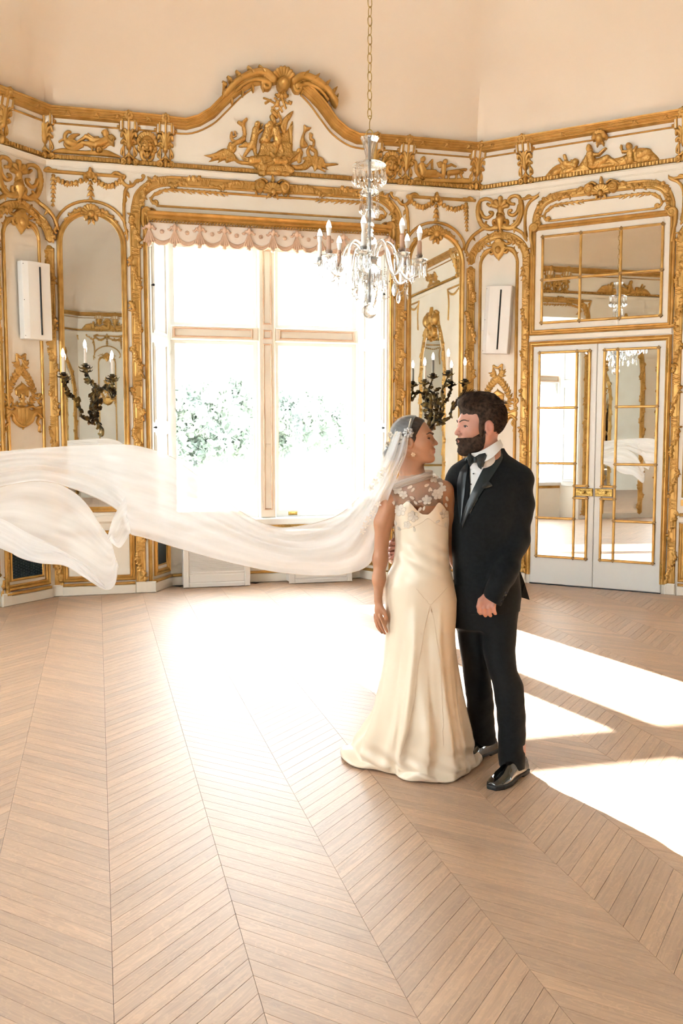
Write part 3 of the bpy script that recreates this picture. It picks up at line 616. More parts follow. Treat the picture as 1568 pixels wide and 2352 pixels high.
for wo, us in ((E_, (1.7, 4.6, 7.5, 10.0)), (W_, (1.7, 4.6, 7.5, 10.0)), (S_, (3.75, 2.75))):
    for i, u in enumerate(us): put(ME_CLOUD if i % 2 == 0 else ME_RECL, 'figure_relief', wo, u - 1.25 if i % 2 == 0 else u - .45)
for wo, us in ((E_, (3.175, 6.075, 8.975)), (W_, (3.175, 6.075, 8.975)), (S_, (1.65, 3.75))):
    for u in us: put(ME_MASK, 'mask_relief', wo, u)
# crest of the arched cornice and small heads
h, T, m = K(WN, 'B', 440, 95, 1265, 345, .0045); c0 = T(880, 175)
h.shell((c0[0], c0[1] - .03), .13, -10, 190, 11, .05); h.ell((c0[0], c0[1] - .055), .062, .06, 0, .8, .08); h.ell((c0[0], c0[1] - .055), .04, .038, 0, 1, .11)
for s in (-1, 1):
    X = lambda d, z: (c0[0] + s * d, c0[1] + z)
    h.curl(X(.155, -.06), .055, .012, 90, 90 - s * 0 + 400, .02, .016, 1, .05); h.stroke([X(.10, -.02), X(.19, .03), X(.33, .005), X(.46, -.07), X(.56, -.17)], .034, .028, 1, .06); h.stroke([X(.14, -.05), X(.25, -.03), X(.36, -.06), X(.46, -.14)], .026, .014, 1, .05)
    for d, z in ((.20, .06), (.31, .045), (.42, .0), (.50, -.05), (.57, -.12)): h.leaf(X(d, z - .03), pi / 2 + s * -.7 + (0 if s > 0 else 0), .075, .018, 1, .055)
    for d, z in ((.2, -.06), (.3, -.075), (.4, -.12), (.5, -.2)): h.leaf(X(d, z), -pi / 2 - s * .2, .06, .014, 1, .04)
    h.ell(X(.60, -.135), .034, .042, s * .4, 1, .05); h.ell(X(.615, -.155), .02, .03, s * .4, 1, .075); h.stroke([X(.57, -.10), X(.61, -.09), X(.65, -.13)], .02, .014, 1, .06); h.leaf(X(.59, -.17), -pi / 2, .06, .02, 1, .05)
for q in ((-.05, -.13), (.05, -.13), (0, -.14)): h.leaf((c0[0] + q[0] * .4, c0[1] + q[1] * .8), -pi / 2 + q[0] * 8, .06, .016, 1, .03)
h.stroke([(c0[0] - .06, c0[1] - .13), (c0[0], c0[1] - .15), (c0[0] + .06, c0[1] - .13)], .01, .01, 1, .02)
link('shell_crest', lean_me(h.me('shell_crest', M_GOLD)), NW_)
h, T, m = K(WNE, 'D', 765, 130, 915, 275, .004); c0 = T(838, 205)
h.ell((c0[0], c0[1] - .03), .04, .045, 0, 1, .05); h.shell((c0[0], c0[1] - .02), .075, 0, 180, 7, .05)
for s in (-1, 1): h.ell((c0[0] + s * .05, c0[1] - .01), .024, .034, s * .5, 1, .05); h.leaf((c0[0] + s * .02, c0[1] - .05), -pi / 2 + s * .3, .045, .014, 1, .04)
link('cornice_boss', lean_me(h.me('cornice_boss', M_GOLD)), NE_)
# ------------------------------------------------------------------ north wall: window bay
def grp(name, W, u, z, label, cat, group=None):
    """top-level thing on a wall; its parts are given in wall coordinates through grp_part"""
    o = empty(name, W.M @ Matrix.Translation((u, 0, z))); tag(o, label, cat, group); o['_u'] = u; o['_z'] = z; return o
def gp(g, name, me):
    o = link(name, me, g, Matrix.Translation((-g['_u'], 0, -g['_z']))); return o
LF = .827
WTOP = [(LF, .12), (LF, 3.55), (.842, 3.83), (.883, 3.965), (.998, 4.068), (1.146, 4.112), (1.4, 4.118), (UC, 4.118)]
WTOPR = [(2 * UC - u, z) for u, z in WTOP[::-1]]
def left_right(name, path, seed, parent, **k):
    me = garland(path, seed=seed, **k).me(name, M_GOLD); a = link(name, me, parent); b = link(name, mirror_u(me, 2 * UC), parent); return a, b
left_right('garland_frame', [(LF, .1)] + [(LF, 3.55)] + crom(WTOP[2:], 4), 11, NW_)
# corner garlands
for u, sd in ((.012, 21), (4.392, 22)): garland([(u, .12), (u, 3.42)], seed=sd, w=.09).build('garland_pilaster', M_GOLD, NW_)
# window head cartouche
def cartouche(c, s=1.0, base=.02):
    h = HF(c[0] - .22 * s, c[0] + .22 * s, c[1] - .13 * s, c[1] + .14 * s, .004)
    h.shell((c[0], c[1] - .05 * s), .10 * s, -5, 185, 9, base + .012)
    for d in (-1, 1):
        h.ell((c[0] + d * .125 * s, c[1]), .055 * s, .06 * s, d * .3, .7, base); h.curl((c[0] + d * .125 * s, c[1]), .045 * s, .008 * s, 90, 90 - d * 450, .011 * s, .008 * s, 1, base + .03)
        h.leaf((c[0] + d * .03 * s, c[1] - .06 * s), -pi / 2 + d * .5, .06 * s, .014 * s, 1, base); h.stroke([(c[0] + d * .06 * s, c[1] + .05 * s), (c[0] + d * .1 * s, c[1] + .075 * s), (c[0] + d * .17 * s, c[1] + .05 * s)], .013 * s, .008 * s, 1, base)
    h.cap((c[0], c[1] + .06 * s), (c[0], c[1] + .115 * s), .02 * s, .008 * s, 1, base + .01); h.ell((c[0], c[1] - .055 * s), .026 * s, .034 * s, 0, 1, base + .03); return h
cartouche((UC, 4.12), 1.0, .035).build('cartouche', M_GOLD, NW_)
def branch(path, parent, spread, up=1, name='branch_moulding'):
    """thin moulding with little thorny leaves"""
    a = np.array(path); h = HF(a[:, 0].min() - .06, a[:, 0].max() + .06, a[:, 1].min() - .06, a[:, 1].max() + .06, .004)
    fr = path_frames(path, .02); 
    for p, q in zip(fr[:-1], fr[1:]): h.cap(p[:2], q[:2], .0105, .0105, 1.1, .006)
    for k, (u, z, t, d) in enumerate(path_frames(path, .055)):
        if spread(u): h.leaf((u, z), t - up * (.55 if k % 2 else .5), .05 + .012 * (k % 3), .0085, 1, .008); h.leaf((u, z), t + up * .45, .035, .007, 1, .008)
    return h
_bl = [(1.03, 3.885), (1.0, 3.90), (.99, 3.93), (1.012, 3.965), (1.06, 4.0), (1.15, 4.03), (1.3, 4.036), (UC, 4.03)]
hb = branch(crom(_bl, 5), NW_, lambda u: u < 1.75, 1); hb.curl((1.03, 3.90), .024, .006, -60, 250, .012, .01, 1, .01); hb.leaf((1.04, 3.875), -.2, .06, .012)
mb_ = hb.me('branch_moulding', M_GOLD); link('branch_moulding', mb_, NW_); link('branch_moulding', mirror_u(mb_, 2 * UC), NW_)
MB().sweep([(1.04, 3.868), (2 * UC - 1.04, 3.868)], bar(.022, .016)).build('panel_bar', M_GOLD, NW_, True, 50)
# gold bead beside the opening, with scroll shoulders
for u in (.923, 2 * UC - .923): MB().sweep([(u, .12), (u, 3.80)], [(-.02, 0), (-.02, .02), (-.012, .028), (-.004, .02), (.004, .02), (.014, .03), (.02, .02), (.02, 0)]).build('opening_bead', M_GOLD, NW_)
h = HF(.86, 1.04, 3.50, 3.86, .004); h.curl((.945, 3.80), .042, .01, 200, -330, .016, .012, 1, .03); h.ell((.945, 3.80), .045, .045, 0, .5, .02); h.stroke([(.91, 3.79), (.905, 3.70), (.925, 3.62), (.94, 3.52)], .02, .012, 1, .02); h.stroke([(.95, 3.75), (.955, 3.68), (.935, 3.6)], .012, .006, 1, .03); h.stroke([(.97, 3.83), (1.0, 3.835), (1.03, 3.82)], .012, .006, 1, .02)
mb_ = h.me('scroll_shoulder', M_GOLD); link('scroll_shoulder', mb_, NW_); link('scroll_shoulder', mirror_u(mb_, 2 * UC), NW_)

# embrasure (splayed reveals), sill wall and head
em = MB()
em.add([(OP0, 0, 0), (IN0, REC, 0), (IN0, REC, 3.72), (OP0, 0, OPZ)], [(0, 1, 2, 3)]); em.add([(OP1, 0, 0), (IN1, REC, 0), (IN1, REC, 3.72), (OP1, 0, OPZ)], [(3, 2, 1, 0)])
em.add([(OP0, 0, OPZ), (IN0, REC, 3.72), (IN1, REC, 3.72), (OP1, 0, OPZ)], [(0, 1, 2, 3)]); em.box(IN0 - .03, IN1 + .03, REC, REC + .25, 0, .63)
em.box(IN0 - .3, IN0, REC + .02, REC + .25, 0, 3.9); em.box(IN1, IN1 + .3, REC + .02, REC + .25, 0, 3.9); em.box(IN0 - .3, IN1 + .3, REC + .02, REC + .25, 3.70, 3.9)
em.build('embrasure', M_WHITE, NW_)
# gilded band under the sill
h = HF(IN0, IN1, .575, .66, .004)
h.poly([(IN0, .58), (IN1, .58), (IN1, .655), (IN0, .655)], .01, .006, 0, 0)
for i in range(30):
    u = IN0 + .04 + i * .07; h.flower((u, .617), .02, 6, .012); h.stroke([(u + .02, .605), (u + .035, .635), (u + .052, .605)], .006, .006, 1, .01)
link('sill_band', h.me('sill_band', M_GOLD, -(REC - .005)), NW_)
# ------------------------------------------------------------------ window joinery
GY = .47
def window_unit(name, label, M):
    w = empty(name, M); tag(w, label, kind='structure')
    j = MB()                                                            # fixed frame, mullion and transoms
    j.box(IN0, 1.19, REC + .01, GY + .08, .63, 3.72); j.box(3.22, IN1, REC + .01, GY + .08, .63, 3.72); j.box(1.19, 3.22, REC + .01, GY + .08, 3.60, 3.72)
    j.bbox(IN0 - .02, IN1 + .02, REC - .05, GY + .08, .63, .705, .012)
    j.build('frame', M_SHUT, w)
    MB().bbox(2.118, 2.300, REC - .01, GY + .06, .705, 3.60, .012).build('mullion', M_WHITE, w)
    for a, b in ((1.19, 2.118), (2.300, 3.22)): MB().bbox(a, b, REC + .005, GY + .05, 2.605, 2.752, .01).build('transom', M_WHITE, w)
    PG = [(-.008, 0), (-.008, .008), (0, .012), (.008, .008), (.008, 0)]
    g = REC - .012
    for z0, z1 in ((.80, 2.57), (2.635, 2.715), (2.79, 3.56)): MB().sweep([(2.168, z0), (2.25, z0), (2.25, z1), (2.168, z1)], PG, True, -g + 0.0).build('gilt_fillet', M_ROSEGOLD, w)
    for a, b in ((1.225, 2.045), (2.35, 3.17)): MB().sweep([(a, 2.637), (b, 2.637), (b, 2.722), (a, 2.722)], PG, True, -(REC + .003)).build('gilt_fillet', M_ROSEGOLD, w)
    for a, b in ((1.19, 2.118), (2.300, 3.22)):
        for z0, z1, low in ((.705, 2.605, 1), (2.752, 3.60, 0)):
            s = MB(); st = .048; bt = .075 if low else .04
            s.box(a, a + st, GY - .02, GY + .02, z0, z1); s.box(b - st, b, GY - .02, GY + .02, z0, z1); s.box(a + st, b - st, GY - .02, GY + .02, z0, z0 + bt); s.box(a + st, b - st, GY - .02, GY + .02, z1 - .035, z1)
            so = s.build('sash', M_SHUT, w)
            p = MB(); p.box(a + st - .004, b - st + .004, GY - .003, GY + .003, z0 + bt - .004, z1 - .031); p.build('pane', M_GLASS, so)
            if low:
                for uu in ((b - .22, a + .2)[0 if a < 2 else 1],):
                    l = MB(); l.bbox(uu - .05, uu + .05, GY - .032, GY - .018, z0 + .015, z0 + .055, .01); l.bbox(uu - .025, uu + .025, GY - .04, GY - .03, z0 + .022, z0 + .042, .004); l.build('sash_lift', M_BRASS, so)
    # folding shutters on the splayed reveals: five panels a side
    for sd in (0, 1):
        A, B = ((OP0 + .012, .02), (IN0, REC - .03)) if sd == 0 else ((IN1, REC - .03), (OP1 - .012, .02))
        dx, dy = B[0] - A[0], B[1] - A[1]; L = sqrt(dx * dx + dy * dy)
        MS = Matrix(((dx / L, -dy / L, 0, A[0]), (dy / L, dx / L, 0, A[1]), (0, 0, 1, 0), (0, 0, 0, 1)))
        sh = MB(); sh.box(0, L, -.012, .02, .63, 3.72); so = sh.build('shutter', M_SHUT, w, M=MS)
        for z0, z1 in ((.72, 1.62), (1.74, 2.52), (2.64, 3.62)):
            p = MB().sweep([(.05, z0), (L - .05, z0), (L - .05, z1), (.05, z1)], [(-.012, 0), (-.012, .008), (0, .012), (.012, 0)], True, .012); p.bbox(.07, L - .07, -.02, -.01, z0 + .02, z1 - .02, .008); p.build('raised_panel', M_SHUT, so)
        for z in (1.68, 3.1):
            k = MB(); uu = .03 if sd == 0 else L - .03; k.tube([(uu, -.012, z), (uu, -.03, z)], .006, 8); k.lathe([(.004, -.012), (.013, -.006), (.013, .006), (.004, .012)], (uu, -.036, z), 8); k.build('knob', M_METALDARK, so)
    return w
WIN1 = window_unit('window_1', 'tall white sash window with gilt mullion behind the bride', WN.M)
# dado in the reveal: grille panels and plinth
for sd in (0, 1):
    A, B = ((OP0, 0), (IN0, REC)) if sd == 0 else ((IN1, REC), (OP1, 0))
    dx, dy = B[0] - A[0], B[1] - A[1]; L = sqrt(dx * dx + dy * dy); MS = Matrix(((dx / L, -dy / L, 0, A[0]), (dy / L, dx / L, 0, A[1]), (0, 0, 1, 0), (0, 0, 0, 1)))
    r = empty('reveal_panel', MS, NW_)
    MB().sweep([(.06, .19), (L - .06, .19), (L - .06, .58), (.06, .58)], P_FRAME, True, 0).build('gilt_frame', M_GOLD, r)
    MB().box(.10, L - .10, -.006, .005, .26, .54).build('grille', M_DARK, r); MB().sweep([(.1, .26), (L - .1, .26), (L - .1, .54), (.1, .54)], bar(.018, .014), True, 0).build('grille_rim', M_GOLD, r)
    m_ = MB(); m_.bbox(0, L, -.03, .01, 0, .1, .008); m_.build('plinth', M_WHITE, r); m_ = MB(); m_.bbox(0, L, -.04, .01, .1, .128, .008); m_.build('plinth_gilding', M_GOLD, r)
MB().bbox(IN0, IN1, REC - .03, REC + .01, 0, .1, .008).build('plinth', M_WHITE, NW_); MB().bbox(IN0, IN1, REC - .04, REC + .01, .1, .128, .008).build('plinth_gilding', M_GOLD, NW_)
# radiators under the window
def radiator(u0, u1, label):
    g = empty('radiator_cabinet', WN.M @ Matrix.Translation((u0, .14, 0))); tag(g, label, 'radiator', 'radiator cabinets under the window'); w = u1 - u0; d = REC - .14 - .035
    MB().box(0.003, w - .003, .012, d, .02, .55).build('casing', M_RAD, g)
    f = MB(); f.bbox(0, .06, 0, .03, .004, .56, .006); f.bbox(w - .06, w, 0, .03, .004, .56, .006); f.bbox(.06, w - .06, 0, .03, .52, .56, .006); f.bbox(.06, w - .06, 0, .03, .15, .165, .004); f.bbox(.06, w - .06, 0, .03, .004, .05, .006); f.build('front_frame', M_RAD, g)
    MB().bbox(.063, w - .063, .006, .03, .055, .135, .006).build('lower_panel', M_RAD, g)
    gr = MB()
    for i in range(34): z = .172 + i * .0102; gr.add([(.065, .012, z), (w - .065, .012, z), (w - .065, .006, z + .007), (.065, .006, z + .007)], [(0, 1, 2, 3)])
    gr.build('louvre_grille', M_RAD, g); MB().bbox(-.01, w + .01, -.012, d, .56, .58, .006).build('top', M_RAD, g)
radiator(1.265, 1.972, 'white louvred radiator cabinet under the left half of the window'); radiator(2.395, 3.10, 'white louvred radiator cabinet under the right half of the window')
# ------------------------------------------------------------------ pelmet with swagged valance
pel = grp('pelmet', WN, UC, 3.5, 'pink and gold scalloped window pelmet with swags and rosettes', 'pelmet')
PU0, PU1 = .965, 2 * UC - .965; NS = 10; ds = (PU1 - PU0) / NS
gp(pel, 'cornice_box', MB().sweep([(PU0 - .02, 3.762), (PU1 + .02, 3.762)], [(-.042, 0), (-.042, .03), (-.032, .04), (-.022, .036), (-.010, .05), (.004, .046), (.012, .06), (.024, .064), (.034, .075), (.042, .075), (.042, 0)]).me('cornice_box', M_GOLD, True, 40))
h = HF(PU0, PU1, 3.695, 3.75, .004)
for i in range(int((PU1 - PU0) / .03)): h.leaf((PU0 + .01 + i * .03, 3.712), .75, .034, .009, 1, .04)
for i in range(int((PU1 - PU0) / .016)): h.ell((PU0 + .006 + i * .016, 3.704), .0062, .0062, 0, 1, .045)
gp(pel, 'leaf_band', h.me('leaf_band', M_GOLD))
pl = [(PU0, 3.72)]
for i in range(NS):
    for k in range(9): t = k / 8; pl.append((PU0 + (i + t) * ds, 3.585 - .075 * sin(pi * t) ** .8 - .0))
pl.append((PU1, 3.72)); mm = MB(); nn = len(pl)
for a, b in zip(pl[1:-2], pl[2:-1]):
    mm.add([(a[0], -.03, a[1]), (b[0], -.03, b[1]), (b[0], -.03, 3.72), (a[0], -.03, 3.72), (a[0], -.005, a[1]), (b[0], -.005, b[1]), (b[0], -.005, 3.72), (a[0], -.005, 3.72)], [(0, 1, 2, 3), (4, 7, 6, 5), (0, 4, 5, 1)])
gp(pel, 'valance_board', mm.me('valance_board', M_PINK))
for i in range(NS):
    u0 = PU0 + i * ds; h = HF(u0, u0 + ds, 3.48, 3.62, .004)
    for dz, r_ in ((0, .008), (-.016, .009), (-.034, .008)): h.stroke([(u0 + ds * t, 3.592 + dz * sin(pi * t) - .075 * sin(pi * t) ** .8) for t in np.linspace(0, 1, 11)], r_, r_, 1, .004, 0)
    gp(pel, 'swag', h.me('swag', M_ROSEGOLD, .03)); h = HF(u0 + ds / 2 - .03, u0 + ds / 2 + .03, 3.56, 3.66, .0035); h.flower((u0 + ds / 2, 3.615), .021, 8, .006); gp(pel, 'rosette', h.me('rosette', M_ROSEGOLD, .03))
h = HF(-.08, .08, 3.46, 3.71, .004)
for k in range(5): a = (k - 2) * .16; h.cap((.0, 3.64), (sin(a) * .15 * 1, 3.50 + abs(a) * .05), .006, .011, 1, .012)
h.ell((0, 3.665), .02, .028, 0, 1, .02); h.cap((0, 3.68), (0, 3.70), .012, .005, 1, .02)
for s in (-1, 1): h.stroke([(0, 3.64), (s * .03, 3.655), (s * .05, 3.635), (s * .062, 3.64)], .013, .008, 1, .012); h.ell((s * .03, 3.66), .014, .012, 0, 1, .016)
h.cap((0, 3.50), (0, 3.48), .014, .018, 1, .012)
MEK = h.me('swag_knot', M_ROSEGOLD, .03)
for i in range(NS + 1): o = gp(pel, 'swag_knot', MEK); o.matrix_local = Matrix.Translation((PU0 + i * ds - UC, 0, -3.5))
# ------------------------------------------------------------------ arched mirrors beside the window
def mirror_thing(c, label):
    g = grp('arched_mirror', WN, c, .86, label, 'mirror', 'arched mirrors flanking the window'); hw = .303
    A = [(c + hw, .86), (c + hw, 3.46)] + arc(c, 3.46, hw, .305, 0, 180, 20)[1:] + [(c - hw, .86)]
    gp(g, 'glass', MB().prism([(c + (hw - .012) / hw * (u - c), z) for u, z in A], -.004, .004).me('glass', M_MIRROR))
    gp(g, 'frame', MB().sweep([(u, z) for u, z in A], [(-.028, 0), (-.028, .012), (-.02, .026), (-.008, .03), (.006, .022), (.012, .012), (.024, .012), (.028, .006), (.028, 0)], True).me('frame', M_GOLD, True, 40))
    h = HF(c - .27, c + .27, 3.64, 3.90, .004); h.shell((c, 3.745), .10, -5, 185, 9, .035); h.ell((c, 3.745), .034, .034, 0, 1, .05); h.curl((c, 3.745), .02, .006, 0, 360, .007, .006, 1, .075)
    for s in (-1, 1):
        h.ell((c + s * .045, 3.715), .022, .03, s * .4, 1, .035); h.leaf((c + s * .01, 3.70), -pi / 2 + s * .35, .055, .014, 1, .03)
        for k in range(9): t = k / 8; h.flower((c + s * (.09 + .15 * t), 3.785 - .02 * t - .085 * t * t + .012 * sin(k * 2.4)), .022 - .006 * t, 5, .02, k); h.leaf((c + s * (.08 + .15 * t), 3.77 - .10 * t * t), -1.57 + s * (1.2 - .4 * (k % 3)), .035, .009, 1, .018)
    gp(g, 'shell_crest', h.me('shell_crest', M_GOLD)); return g
mirror_thing(.413, 'tall arched mirror in gilt frame left of the window'); mirror_thing(3.985, 'tall arched mirror in gilt frame right of the window')
# panels above the mirrors: rail, swags, drops; outer arch bead
def over_mirror():
    h = HF(-.06, .96, 3.45, 4.22, .0045); c = .413
    h.stroke([(-.03, 4.132), (.69, 4.128)], .0155, .0155, 1, .006, 0)
    h.stroke([(.0, 4.145), (.03, 4.16), (.06, 4.145), (.1, 4.15)], .014, .006, 1, .012)
    h.stroke([(.62, 4.14), (.65, 4.16), (.69, 4.15), (.715, 4.125)], .012, .012, 1, .012); h.curl((.725, 4.12), .02, .006, 120, -200, .012, .009, 1, .012)
    h.stroke([(.70, 4.12), (.715, 4.08), (.74, 4.05), (.775, 4.038), (.815, 4.05), (.845, 4.085), (.86, 4.10), (.90, 4.105), (.92, 4.135)], .018, .012, 1, .01); h.curl((.848, 4.085), .016, .004, 0, 330, .010, .008, 1, .012); h.curl((.915, 4.145), .012, .004, 0, 330, .010, .008, 1, .01); h.leaf((.80, 4.05), 1.9, .05, .012)
    h.stroke([(.765, 4.035), (.742, 3.99), (.735, 3.93), (.727, 3.85), (.725, 3.70)], .016, .014, 1, .008); h.leaf((.755, 3.99), -1.2, .07, .016); h.leaf((.745, 3.93), -1.5, .05, .012)
    h.stroke([(.725, 3.72), (.73, 3.66), (.745, 3.61), (.755, 3.56)], .014, .008, 1, .01); h.leaf((.735, 3.63), -.8, .05, .013); h.leaf((.74, 3.6), -2.2, .05, .013); h.leaf((.75, 3.56), -1.5, .05, .012)
    A = arc(c, 3.57, .345, .305, 22, 158, 26); h.stroke(A, .013, .013, 1, .008, 0)
    e0 = A[-1]; h.stroke([e0, (e0[0] - .005, e0[1] - .05), (e0[0] + .02, e0[1] - .1)], .014, .008, 1, .01); h.leaf((e0[0], e0[1] - .05), -2.0, .05, .013); h.leaf((e0[0] + .01, e0[1] - .07), -1.1, .05, .012)
    # shell boss on the rail with drop
    h.shell((c - .0, 4.10), .055, 0, 180, 5, .03); h.ell((c, 4.115), .026, .03, 0, 1, .03); h.cap((c, 4.15), (c, 4.178), .02, .012, 1, .03)
    for s in (-1, 1): h.stroke([(c + s * .01, 4.12), (c + s * .05, 4.12), (c + s * .055, 4.075)], .014, .01, 1, .025); h.leaf((c + s * .02, 4.09), -pi / 2 + s * .5, .05, .013)
    def bud(u, z, s=1.0, a=-pi / 2):
        for d in (-.75, 0, .75): h.leaf((u, z), a + d, .042 * s, .0115 * s, 1, .008)
        h.ell((u, z), .016 * s, .016 * s, 0, 1, .01)
    for z, s in ((4.055, .8), (4.005, 1.0), (3.955, 1.2), (3.905, .8), (3.875, .5)): bud(c, z, s)
    h.cap((c, 4.07), (c, 3.88), .006, .004, 1, .004)
    for u0, u1 in ((.07, c - .05), (c + .05, .69)):
        for k in range(8):
            t = k / 7; u = u0 + (u1 - u0) * t; z = 4.085 - .055 * sin(pi * t); bud(u, z, 1.0 if k % 2 else .8, -pi / 2 + .35 * sin(k * 2.1)); h.ell((u, z + .008), .018, .014, 0, 1, .01)
    for k in range(7): bud(.07 - .002 * k, 4.075 - .042 * k, 1.05 - .07 * k)
    h.cap((.07, 4.08), (.06, 3.80), .006, .004, 1, .004)
    return h
mb_ = over_mirror().me('swag_panel', M_GOLD); link('swag_panel', mb_, NW_); link('swag_panel', mirror_u(mb_, 2 * UC - .012), NW_)
# dado below the mirrors
def dado(wo, u0, u1, zt=.62, grille=False, chair=True):
    r = empty('dado_panel', None, wo)
    MB().sweep([(u0 + .03, .165), (u1 - .03, .165), (u1 - .03, zt), (u0 + .03, zt)], P_FRAME, True).build('gilt_frame', M_GOLD, r)
    m_ = MB(); m_.bbox(u0, u1, -.035, .01, 0, .095, .008); m_.build('plinth', M_WHITE, r); m_ = MB(); m_.bbox(u0 + .005, u1 - .005, -.045, .01, .095, .122, .01); m_.build('plinth_gilding', M_GOLD, r)
    if chair: MB().sweep([(u0, .76), (u1, .76)], [(-.04, 0), (-.04, .012), (-.02, .03), (.02, .034), (.035, .02), (.04, 0)]).build('chair_rail', M_WHITE, r)
    if grille:
        MB().box(u0 + .10, u1 - .10, -.006, .004, .24, zt - .08).build('grille', M_DARK, r); MB().sweep([(u0 + .09, .235), (u1 - .09, .235), (u1 - .09, zt - .075), (u0 + .09, zt - .075)], bar(.03, .02), True).build('grille_rim', M_GOLD, r)
        l = MB()
        nx_, nz_ = int((u1 - u0 - .2) / .03), int((zt - .32) / .026)
        for i in range(nx_):
            for j in range(nz_):
                cu, cz = u0 + .10 + (i + .5) * (u1 - u0 - .2) / nx_, .24 + (j + .5) * (zt - .32) / nz_ + (.006 if i % 2 else -.006)
                l.sweep([(cu - .012, cz - .004), (cu, cz - .012), (cu + .012, cz - .004), (cu + .008, cz + .01), (cu - .008, cz + .01)], [(-.0022, 0), (-.0022, .006), (.0022, .006), (.0022, 0)], True, .006)
        l.build('grille_lattice', mat('grille_iron', (.03, .06, .08), .4, .5), r)
    return r
dado(NW_, .06, .775); dado(NW_, 2 * UC - .775, 4.34)
for u in (.012, LF, .923, 2 * UC - LF, 2 * UC - .923, 4.392): MB().bbox(u - .055, u + .055, -.03, .01, 0, .115, .008).build('pilaster_plinth', M_WHITE, NW_)
# ------------------------------------------------------------------ narrow arched panels (three alike) with wall units
def bend_left(c):
    """fold what lies left of the corner (u<0) onto the neighbouring wall"""
    c = c.copy(); k = c[:, 0] < 0; u, y, z = c[k, 0].copy(), c[k, 1].copy(), c[k, 2]
    c[k, 0] = S2 * u - S2 * y; c[k, 1] = S2 * u + S2 * y; return c
T = tr(WNE, 'C', False); mC = .00133
def scroll_crown():
    h = HF(-.20, .66, 3.44, 4.19, .0045)
    def st(pts, w0, w1, b=.01): h.stroke([T(*p) for p in pts], w0 * mC, w1 * mC, 1, b)
    # left and right C scrolls
    st([(1120, 705), (1145, 720), (1165, 695), (1140, 668), (1090, 662), (1045, 695), (1030, 770), (1045, 850), (1090, 905), (1150, 918), (1185, 900)], 11, 17, .012); st([(1050, 690), (1048, 780), (1070, 860), (1110, 900)], 8, 8, .022)
    st([(1060, 770), (1080, 810), (1115, 825), (1155, 800), (1160, 780), (1140, 775)], 14, 12); st([(1120, 900), (1100, 880), (1105, 860)], 14, 8)
    st([(1345, 705), (1315, 700), (1300, 670), (1330, 640), (1380, 640), (1410, 690), (1415, 770), (1385, 860), (1340, 900), (1290, 905), (1265, 890)], 11, 17, .012); st([(1395, 680), (1398, 770), (1370, 850), (1330, 890)], 8, 8, .022)
    st([(1390, 720), (1375, 770), (1340, 800), (1305, 790), (1305, 765), (1320, 760)], 14, 12); st([(1340, 890), (1355, 865), (1345, 850)], 14, 8)
    # palmette
    for a, l in ((90, 95), (60, 75), (120, 75), (28, 62), (152, 62)):
        c0 = (1230, 745); st([c0, (c0[0] + .6 * l * cos(radians(a)), c0[1] - .6 * l * sin(radians(a))), (c0[0] + l * cos(radians(a)) * 1.05, c0[1] - l * sin(radians(a)) * .92)], 12, 19, .014)
    h.ell(T(1228, 800), 34 * mC, 36 * mC, 0, .8, .012); h.groove([T(1228 + 22 * cos(i * .5), 800 + 22 * sin(i * .5)) for i in range(14)], 5 * mC, .014); h.ell(T(1228, 800), 12 * mC, 12 * mC, 0, 1, .03); h.cap(T(1230, 770), T(1230, 745), 22 * mC, 26 * mC, .8, .014)
    st([(1230, 840), (1228, 890), (1230, 935)], 40, 10, .012)
    for s in (-1, 1): st([(1230 + s * 20, 905), (1230 + s * 55, 880), (1230 + s * 58, 850), (1230 + s * 35, 845)], 16, 10); st([(1230 + s * 25, 910), (1230 + s * 70, 915), (1230 + s * 120, 905)], 16, 14)
    # tails along the neighbouring arches
    st([(1105, 905), (1050, 935), (990, 990), (950, 1050), (935, 1095)], 14, 12); st([(935, 1080), (930, 1120), (945, 1150), (940, 1165)], 12, 8)
    for p, a in (((1040, 945), -2.4), ((990, 1000), -.9), ((940, 1110), -2.2), ((935, 1130), -1.0)): h.leaf(T(*p), a, .05, .013)
    st([(1310, 900), (1370, 925), (1420, 960), (1440, 1000), (1452, 1015)], 15, 8); h.leaf(T(1390, 935), -.6, .06, .014); h.leaf(T(1350, 915), -1.7, .05, .013); h.leaf(T(1440, 985), -1.2, .06, .014)
    st([(1400, 665), (1480, 650), (1535, 645)], 10, 10); st([(1545, 640), (1480, 690), (1445, 770), (1440, 900), (1450, 985)], 11, 11); st([(1440, 660), (1470, 632), (1490, 640)], 12, 6); st([(1530, 645), (1560, 625), (1568, 610)], 12, 8)
    return h
U0, U1 = -.094, .532; AC_ = (U0 + U1) / 2
def arch_garland():
    hw = (U1 - U0) / 2
    return garland([(U1, .12), (U1, 3.47)] + arc(AC_, 3.47, hw, .27, 0, 180, 24)[1:-1] + [(U0, 3.47)], w=.078, seed=31)
